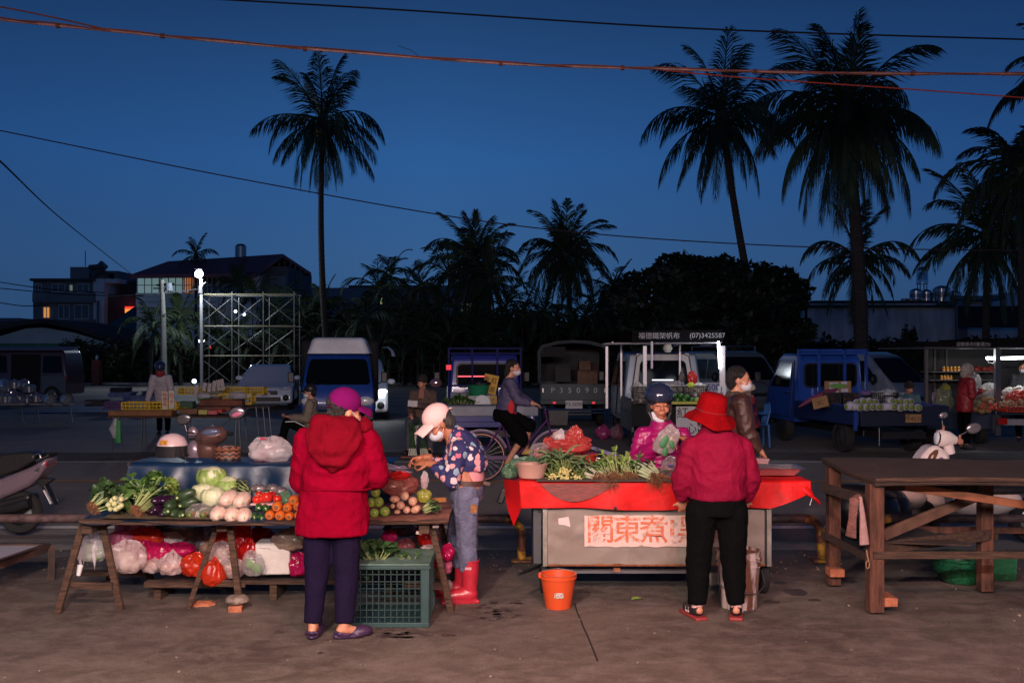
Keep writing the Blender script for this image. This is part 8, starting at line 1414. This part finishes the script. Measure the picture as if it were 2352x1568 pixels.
solo('greens_tray',rbox(1019,1092,935,941,d-.3,.4),mat('pinkish_tray',(.25,.15,.14),.6),'pinkish tray holding lettuce on the market truck','tray'); bundle('lettuce_heap','heap of green lettuce on the pinkish tray',P(1056,936,d-.1),P(1056,915,d),46,.26,.5,(.10,.08),m_lf,m_st,seed=71,fan=1.6,sr=.004); solo('red_tub',MB().lathe([(0,0),(.07,0),(.085,.07)],P(1115,940,d-.3),18).ell(P(1115,935,d-.3),(.075,.075,.04)),mat('tub_red',(.45,.08,.04),.4),'small red tub at the edge of the market truck','tub'); solo('white_plate',MB().lathe([(0,0),(.15,.02),(.15,.03)],P(1108,926,d-.12),24,(R(70),0,.3)),m_white,'white plate leaning against the blue box','plate'); solo('grey_box',rbox(1034,1075,902,916,d+.4,.2),mat('grey_box',(.15,.17,.22),.6),'grey blue box behind the lettuce','box',bev=.01)
# scallions standing before the seated man
solo('red_tray',MB().box((XX(967,17.2),17.15,.02),(.66,.3,.03)),mat('tray_brown_red',(.20,.05,.04),.6),'low red brown tray of scallions on the ground','tray',bev=.005)
for i,(x,tx) in enumerate(((948,947),(976,970))):
    t=thing('scallion_bundle',(XX(x,17.1),17.1,.035),'long scallions standing bulb down before the seated man, %s bundle' %('left','right')[i],'scallions'); a,b=MB(),MB(); r2=random.Random(i)
    for k in range(26):
        g=V((XX(x+r2.uniform(-10,10),17.1),17.05+r2.uniform(0,.15),.04)); m1=P(tx+r2.uniform(-4,4),1005,17.15); e_=P(tx+r2.uniform(-14,14),962+r2.uniform(0,20),17.3); a.tube([g,g.lerp(m1,.4)],[.011,.009],6); b.tube([g.lerp(m1,.4),m1,m1.lerp(e_,.5)+V((r2.uniform(-.02,.02),0,.02)),e_],[.009,.008,.006,.003],5)
    part('white_stalk',a,m_stw,t); part('green_leaf',b,m_lfd,t)
solo('orange_stool',MB().box((XX(990,17.6),17.5,.30),(.12,.1,.18)),mat('orange_box',(.42,.10,.04),.6),'small orange box under the knees of the seated man','box',bev=.01)
# netted fruit
m_net=mat('foam_net',(.55,.55,.66),.8,bump=1,bscale=90); m_at=mat('custard_apple',(.22,.30,.07),.6,col2=(.10,.16,.04),scale=60,bump=.8,bscale=60); F1=[(360,597),(432,597),(497,592),(558,592),(335,548),(395,535),(462,535),(520,545),(262,575),(245,590),(300,590),(430,550),(717,592),(787,602),(840,592),(903,597),(972,602),(735,545),(785,535),(845,545),(890,540),(670,560),(655,590),(620,592),(690,530)]
t0=None
for i,(x,y) in enumerate(F1):
    side=i in (8,9,10,22,23,21); p=Q('a8',x,y,17.15+(.14 if y <570 else 0)); lb='fruit in white foam net on the blue truck, %s group, %s' %('left' if i <12 else 'right',('lower row' if y >570 else 'upper row')+', '+['first','second','third','fourth','fifth','sixth','seventh','eighth','ninth','tenth','eleventh','twelfth','thirteenth'][i-(0 if i <12 else 12)]+(' lying sideways' if side else ' facing out'))
    if t0 is None: t0=thing('netted_fruit',p,lb,'fruit',group='fruit wrapped in foam nets'); part('foam_net',MB().lathe([(0,.1),(.045,.085),(.062,.03),(.062,-.02),(.052,-.045),(.046,-.048),(.05,-.02)],(0,0,0),14,(R(-90),0,0)),m_net,t0,world=False); part('fruit_face',MB().ell((0,-.02,0),(.048,.048,.048)),m_at,t0,world=False); t=t0
    else: t=dup(t0,p,label=lb)
    t.rotation_euler=(0,0,-1.2 if side else rs.uniform(-.2,.2)); t.scale=(1.08,)*3
gC='black mesh baskets on the blue fruit truck'; m_cl2=mat('cloth_pale',(.35,.36,.45),.8,var=.3)
basket('mesh basket behind the cardboard sign',1893,1932,902,936,18.2,16,mat('dark_goods',(.10,.04,.04),.7,var=.4),top=False,gname='goods',group=gC); basket('middle mesh basket behind the netted fruit',1936,1998,903,932,18.3,20,mat('dark_goods',(.10,.04,.04),.7),top=False,gname='goods',group=gC); basket('right mesh basket with pale cloth on top',2002,2064,902,925,18.2,40,m_cl2,gname='goods',group=gC)
bag('purple bag on the middle mesh basket',P(1990,902,18.3),(.12,.08,.05),mat('purple_bag',(.16,.10,.26),.5),141); bag('pale cloth over the right mesh basket',P(2034,903,18.3),(.24,.12,.045),mat('cloth_pale2',(.45,.5,.5),.8),142)
solo('furled_umbrella',MB().tube([P(1835,934,18.4),P(1862,918,18.3),P(1900,902,18.3),P(1925,893,18.3)],[.015,.05,.065,.02],10),mat('wine_cloth',(.14,.02,.06),.7,var=.3),'wine red furled umbrella lying on the truck bed','umbrella')
for (x0,x1,y0,y1,d,s_,lb,rz) in ((1866,1902,911,936,17.6,'3C','bent cardboard price sign propped on the truck bed',.25),(1986,2023,951,970,17.3,'斤55元','cardboard price sign hung left on the truck tailgate',0),(2079,2116,951,970,17.3,'斤45元','cardboard price sign hung right on the truck tailgate',0)):
    a,b=P(x0,y0,d),P(x1,y1,d); o=thing('cardboard_sign',(a+b)/2,lb,'sign'); part('card',MB().box((a+b)/2,(b.x-a.x,.01,a.z-b.z),(0,-rz,0)),mat('kraft_card',(.27,.16,.07),.85,var=.12),o); txt(s_,.105,mat('dark_marker',(.06,.02,.01),.7),o,(a+b)/2+V((0,-.008,-.012)),(R(90),-rz,0)) if s_ else None
    if not rz: part('ink_stroke',MB().box((a+b)/2+V((-.085,-.008,.052)),(.05,.003,.008)),mat('dark_marker',(.06,.02,.01),.7),o)
o=thing('produce_poster',P(1924,888,19.9),'cardboard picture of green fruit fixed to the blue cab back','poster'); bpart('card',o,mat('kraft_card',(.27,.16,.07),.85),(1894,1955,875,901,19.9,.02)); bpart('white_patch',o,m_net,(1905,1926,878,901,19.88,.01),(1932,1946,876,882,19.88,.01),(1932,1948,892,900,19.88,.01)); part('green_shape',MB().ell(P(1924,886,19.87),(.17,.006,.05)),mat('poster_green',(.12,.30,.06),.6),o)
# goods of the stall at the right edge
m_jar=mat('amber_jar',(.55,.22,.02),.2,coat=.6); jar=None
for i,(x,y) in enumerate([(2168+k*8.6,851) for k in range(6)]+[(2163+k*7,871) for k in range(4)]):
    p=P(x,y+1,20.85); lb='small amber jar on the %s shelf of the right stall, %s' %('upper' if i <6 else 'lower',ORD[i if i <6 else i-6])
    if jar is None: jar=thing('honey_jar',p,lb,'jar',group='amber jars on the stall shelves'); part('glass',MB().lathe([(0,0),(.032,0),(.034,.06),(.024,.075)],(0,0,0),12),m_jar,jar,world=False); part('lid',MB().lathe([(.027,.075),(.027,.095),(0,.096)],(0,0,0),12),mat('gold_lid',(.5,.35,.1),.3,.8),jar,world=False)
    else: dup(jar,p,label=lb)
def heap(name,label,cat,pts,d,r,m,kinds='stuff',n=60,sq=1.,seg=7):
    mb=MB(); r2=random.Random(len(label)); a=pts
    for i in range(n): x=r2.uniform(a[0],a[1]); u=(x-a[0])/(a[1]-a[0]); y=r2.uniform(a[2]+(a[3]-a[2])*.5*abs(u*2-1)**2,a[3]); mb.ell(P(x,y,d+r2.uniform(0,.35)),(r*r2.uniform(.7,1.2),r,r*sq*r2.uniform(.7,1.1)),(0,r2.uniform(-.6,.6),0),seg,5)
    return solo(name,mb,m,label,cat)
heap('chilli_packets','row of dark red packets on the upper shelf behind the red jacket','packets',(2240,2285,842,853),20.9,.05,mat('dull_red_pack',(.25,.03,.02),.5),n=40)
for i,(x,y,rx,c_) in enumerate(((2238,938,.075,1),(2250,930,.08,0),(2262,934,.08,0),(2272,927,.08,0),(2245,920,.08,0),(2260,915,.075,1),(2276,918,.07,1),(2235,925,.07,0),(2255,943,.075,1),(2270,941,.075,1),(2281,935,.07,0))): ob('melon','greenish brown melon in the lit pile by the red jacket, '+['front left','front middle','middle','right','upper left','upper middle','upper right','left edge','bottom middle','bottom right','right edge'][i],'melon',P(x,y,19.1+(.1 if y <925 else 0)),(rx,.07,.065),None,mat('melon%d' %c_,((.16,.14,.07),(.30,.18,.08))[c_],.5,var=.3,scale=14),'pile of melons at the right stall',seg=12)
bag('large white sack behind the melons',P(2268,900,19.5),(.22,.14,.17),bagmat('sack_white',(.62,.62,.60),.95),151); bag('upright white bag against the red jacket',P(2240,880,19.4),(.11,.08,.20),bagmat('sack_white',(.62,.62,.60),.95),152); bag('greenish white sack at the left of the stall',P(2168,918,19.3),(.17,.12,.27),bagmat('sack_green',(.30,.34,.22),.95),153,knot=(0,0)); bag('small yellow bag top on the greenish sack',P(2173,890,19.25),(.07,.06,.06),bye,154); bag('lilac bag at the left post of the stall',P(2148,915,19.6),(.07,.06,.13),mat('lilac_bag',(.25,.18,.28),.5),155)
heap('garlic_pile','pile of white garlic beside the red nets at the right edge','garlic',(2300,2370,888,915),19.2,.04,m_gar,n=130); heap('shallot_nets','red netted shallots heaped at the right edge','shallots',(2312,2370,898,925),18.95,.035,mat('net_red',(.50,.07,.05),.5),n=150); heap('peanut_pile','low pale heap of peanuts before the red nets','peanuts',(2296,2370,918,934),18.85,.03,mat('peanut',(.42,.26,.17),.7),n=170); heap('red_net_pile','small red and white netted heap below the melons','vegetables',(2252,2290,922,940),18.95,.035,mat('net_red',(.50,.07,.05),.5),n=50); crate('low orange red crate at the right edge',2312,2400,934,946,18.8,mat('crate_red',(.5,.05,.02),.5),n=10)
t=thing('plastic_chair',(XX(1752,19.3),19.3,0),'bright blue plastic garden chair beside the plaid seated person','chair'); m_bc=mat('blue_chair',(.02,.12,.38),.4); bx=XX(1748,19.3)
part('seat',MB().box((bx-.12,19.3,.43),(.44,.42,.03)),m_bc,t,bev=.015); bk=MB(); bk.tube([(bx+.06,19.1,.43),(bx+.12,19.08,.70),(bx+.12,19.15,.84),(bx+.12,19.42,.84),(bx+.12,19.50,.70),(bx+.06,19.5,.43)],.018,8)
for k in range(5): bk.beam((bx+.08,19.16+k*.07,.45),(bx+.12,19.16+k*.07,.84),.02,.008)
part('backrest',bk,m_bc,t)
for sy in (19.08,19.52): part('armrest',MB().tube([(bx+.10,sy,.64),(bx-.12,sy,.65),(bx-.30,sy,.62),(bx-.33,sy,.43)],.016,7),m_bc,t)
for sx,sy in ((-.33,19.1),(-.33,19.5),(.09,19.1),(.09,19.5)): part('leg',MB().beam((bx+sx,sy,.43),(bx+sx*1.15,sy+(sy-19.3)*.2,0),.035),m_bc,t)
# ================================================================ SCOOTERS
def swheel(t,c,r,dk=True,w_=.09):
    o=part('wheel',MB().lathe([(r*.6,-w_/2),(r*.92,-w_/2),(r,-w_*.2),(r,w_*.2),(r*.92,w_/2),(r*.6,w_/2)],c,26,(R(90),0,0)),m_rubber,t); part('rim',MB().lathe([(r*.62,0),(r*.3,-.02),(.03,-.03),(0,-.03)],c,20,(R(90),0,0)).lathe([(r*.62,0),(r*.3,.02),(0,.03)],c,20,(R(90),0,0)),m_steel,o)
def mirror_(t,base,mid,head,r,m2=None): o=part('mirror',MB().ell(head,(r*1.35,.018,r),(0,R(-15),0),18,10),m_black,t); part('mirror_glass',MB().ell(V(head)+V((0,-.012,0)),(r*1.2,.010,r*.85),(0,R(-15),0),18,8),m2 or mat('mirror_face',(.3,.28,.32),.15,.7),o); part('mirror_stem',MB().tube([base,mid,head],.006,6),m_steel,o)
d=9.7; t=thing('scooter',(XX(50,d),d,0),'silver purple scooter seen from its tail at the left edge','scooter'); m_sp=mat('silver_purple',(.20,.15,.19),.3,.25,coat=.5)
pprism('body_panel','a1',[(-160,1010),(-160,850),(0,845),(100,805),(195,765),(280,715),(268,770),(225,835),(170,885),(90,925),(0,962)],d-.14,d+.14,m_sp,t,.05); pprism('seat','a1',[(-160,850),(-160,715),(0,698),(110,685),(190,684),(208,700),(205,735),(110,790),(0,832)],d-.13,d+.13,mat('seat_vinyl',(.012,.011,.012),.45,bump=.2),t,.045)
part('grab_rail',MB().tube([Q('a1',195,700,d-.12),Q('a1',235,692,d-.12),Q('a1',245,715,d-.12),Q('a1',215,735,d-.12)],.012,8),m_chrome,t); pprism('tail_spoiler','a1',[(205,735),(250,712),(290,690),(288,712),(250,735),(215,748)],d-.10,d+.10,m_black,t,.01); pprism('tail_lamp','a1',[(235,790),(262,752),(280,735),(275,765),(245,800)],d-.12,d+.10,m_redlamp,t,.01); pprism('signal_lens','a1',[(198,795),(240,765),(228,800)],d-.150,d-.13,m_chrome,t,.004)
pprism('mudguard','a1',[(205,850),(250,840),(308,846),(300,858),(265,880),(282,910),(326,1000),(318,1002),(258,920),(240,885)],d-.05,d+.05,m_black,t,.006); part('number_plate',MB().box(Q('a1',290,945,d)+V((.02,0,0)),(.012,.15,.15),(0,R(-28),0)),mat('plate_white',(.6,.6,.62),.5),t)
swheel(t,Q('a1',125,1040,d),.21); part('exhaust',MB().tube([Q('a1',-60,1040,d-.16),Q('a1',100,1010,d-.16),Q('a1',175,985,d-.16)],[.03,.05,.045],10),m_black,t); pprism('engine_cover','a1',[(-100,1010),(0,975),(100,950),(170,935),(180,1010),(120,1060),(0,1070)],d-.10,d+.12,m_black,t,.02); swheel(t,Q('a1',-560,1040,d),.21)
d=9.1; t=thing('scooter',(XX(480,d),d,0),'brown scooter with two mirrors behind the blue tarp','scooter'); m_bs=mat('brown_cowl',(.13,.065,.055),.3,.3,coat=.6)
def q5p(x,y): return q5(x,y,d)
hb_=MB(); hb_.ell(q5p(1265,85),(.155,.10,.095),(0,R(-12),0),24,14); hb_.ell(q5p(1230,190),(.10,.07,.12)); link('handlebar_cowl',remesh(hb_,'handlebar_cowl',m_bs,.01,4),t)
part('windscreen',MB().ell(q5(1260,55,d-.08),(.085,.03,.035),(0,R(-5),0)),mat('screen_blue',(.10,.12,.20),.1,coat=1),t); part('grip',MB().tube([q5(1090,100,d-.02),q5(1150,95,d)],.018,8),m_black,t); part('grip',MB().tube([q5(1370,60,d),q5(1430,70,d-.02)],.018,8),m_black,t); part('silver_shield',MB().ell(q5(1120,60,d+.05),(.05,.03,.06)).ell(q5(1130,210,d),(.07,.05,.11)),m_sp,t); part('vent_slot',MB().box(q5(1180,95,d-.10),(.02,.01,.012)).box(q5(1180,115,d-.10),(.02,.01,.012)).box(q5(1320,90,d-.10),(.02,.01,.012)),m_black,t)
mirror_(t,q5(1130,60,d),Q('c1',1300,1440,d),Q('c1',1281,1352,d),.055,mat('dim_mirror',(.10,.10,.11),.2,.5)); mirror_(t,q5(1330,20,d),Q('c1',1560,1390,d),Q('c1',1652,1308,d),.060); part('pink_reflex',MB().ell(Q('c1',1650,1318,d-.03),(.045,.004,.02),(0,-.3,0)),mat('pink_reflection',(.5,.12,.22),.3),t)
part('front_body',MB().ell(q5(1200,330,d+.12),(.13,.12,.28)),m_bs,t); part('seat',MB().ell(q5(1220,330,d+.75),(.13,.34,.09)),m_black,t); part('tail_body',MB().ell(q5(1210,400,d+.75),(.12,.36,.14)),m_bs,t)
for dy in (0.0,1.2): c=V((XX(470,d),d+dy,.21)); part('wheel',MB().lathe([(.12,-.04),(.19,-.04),(.21,-.02),(.21,.02),(.19,.04),(.12,.04)],c,20,(0,R(90),0)),m_rubber,t)
d=9.2; t=thing('scooter',(XX(2150,d),d,0),'white retro scooter with round headlight and small flag shield behind the wooden table','scooter'); m_ws=mat('cream_white',(.72,.62,.60),.25,coat=.7)
def q8(x,y,dd=None): return Q('a8',x,y,dd or d)
part('headlamp_shell',MB().tube([q8(1175,920),q8(1215,920),q8(1290,925),q8(1375,945)],[(.062,.075),(.070,.082),(.062,.070),(.025,.035)],18,up=(0,1,0)),m_ws,t,smooth=60); part('headlight_ring',MB().tube([q8(1166,918),q8(1182,920)],[(.066,.072)]*2,20,up=(0,1,0)),m_chrome,t); part('headlight_lens',MB().ell(q8(1170,918),(.022,.056,.062),(0,.1,0)),mat('headlight_glass',(.55,.6,.65),.08,spec=1,coat=1),t)
part('neck',MB().tube([q8(1285,990),q8(1310,1080)],[(.05,.05),(.045,.05)],12),m_ws,t); pprism('front_shield','a8',[(930,1300),(960,1220),(1040,1090),(1100,1025),(1150,1000),(1195,1003),(1300,1070),(1325,1110),(1315,1180),(1260,1380),(1100,1420)],d-.10,d+.14,m_ws,t,.05)
part('brown_stripe',MB().add([q8(x,y,d-.103) for x,y in ((1020,1230),(1090,1090),(1150,1040),(1185,1040),(1185,1075),(1110,1230),(1080,1230),(1140,1090),(1120,1100),(1060,1230))],[(9,8,1,0),(8,7,2,1),(7,3,2),(7,4,3),(7,6,5,4)]),mat('brown_line',(.12,.05,.02),.4),t)
fs_=part('flag_shield',MB().add([q8(x,y,d-.105) for x,y in ((1190,1130),(1218,1115),(1245,1135),(1238,1155),(1213,1170),(1190,1155))],[(0,1,2,3,4,5)][::-1]),mat('flag_blue',(.04,.06,.25),.5),t); part('flag_cross',MB().beam(q8(1194,1148,d-.107),q8(1240,1136,d-.107),.010,.002).beam(q8(1214,1120,d-.107),q8(1218,1164,d-.107),.010,.002).beam(q8(1196,1128,d-.107),q8(1236,1160,d-.107),.005,.002),mat('flag_red',(.5,.04,.05),.5),fs_)
part('handlebar',MB().tube([q8(1290,940),q8(1370,960),q8(1440,985),q8(1540,1025)],.014,8),m_black,t); part('brake_lever',MB().tube([q8(1340,985,d-.03),q8(1395,1010,d-.04),q8(1410,1030,d-.04),q8(1370,1050,d-.04)],.005,6),m_chrome,t); part('switch_box',MB().box(q8(1410,955),(.05,.05,.05)),mat('brown_clip',(.3,.12,.08),.5),t,bev=.01)
mirror_(t,q8(1408,890),q8(1470,860),q8(1553,815),.055); mirror_(t,q8(1238,850),q8(1222,740),q8(1235,680,d+.1),.035); part('stem_foot',MB().tube([q8(1238,840),q8(1238,790)],.012,7).tube([q8(1408,940),q8(1412,885)],.012,7),mat('brown_clip',(.3,.12,.08),.5),t)
def c8p(x,y,dd=None): return Q('c8',x,y,dd or d)
part('side_cover',MB().ell(c8p(990,600),(.17,.12,.12),(0,.3,0),20,12),m_ws,t); part('floor_panel',MB().ell(c8p(1130,620,d+.1),(.13,.10,.20),(0,-.3,0),20,12),m_ws,t); swheel(t,V((c8p(1040,700).x,d,.22)),.22); swheel(t,V((c8p(1500,700).x+.45,d+.1,.22)),.22); part('rear_body',MB().ell(c8p(1480,640,d+.1),(.34,.12,.13),(0,-.1,0),20,12),m_ws,t); part('seat',MB().ell(c8p(1500,560,d+.1),(.38,.12,.06),None,20,12),m_black,t); part('chrome_bar',MB().tube([c8p(990,740,d-.12),c8p(1010,650,d-.12)],.014,7),m_chrome,t)
d=9.0; t=thing('scooter',(XX(2000,d),d,0),'dark scooter with a big rear box in shade behind the wooden table','scooter'); part('rear_body',MB().ell(c8p(740,700),(.30,.16,.24),None,20,12),mat('dark_body',(.02,.025,.035),.35,coat=.5),t); part('seat',MB().ell(c8p(720,580),(.30,.14,.07),(0,.15,0),18,10),m_black,t); part('front_body',MB().ell(c8p(900,700,d+.1),(.16,.14,.22)),mat('dark_body',(.02,.025,.035),.35),t); swheel(t,V((c8p(650,700).x,d,.22)),.22); swheel(t,V((c8p(1040,700).x+.05,d+.25,.22)),.22)
bpy.data.scenes.remove(TMP)
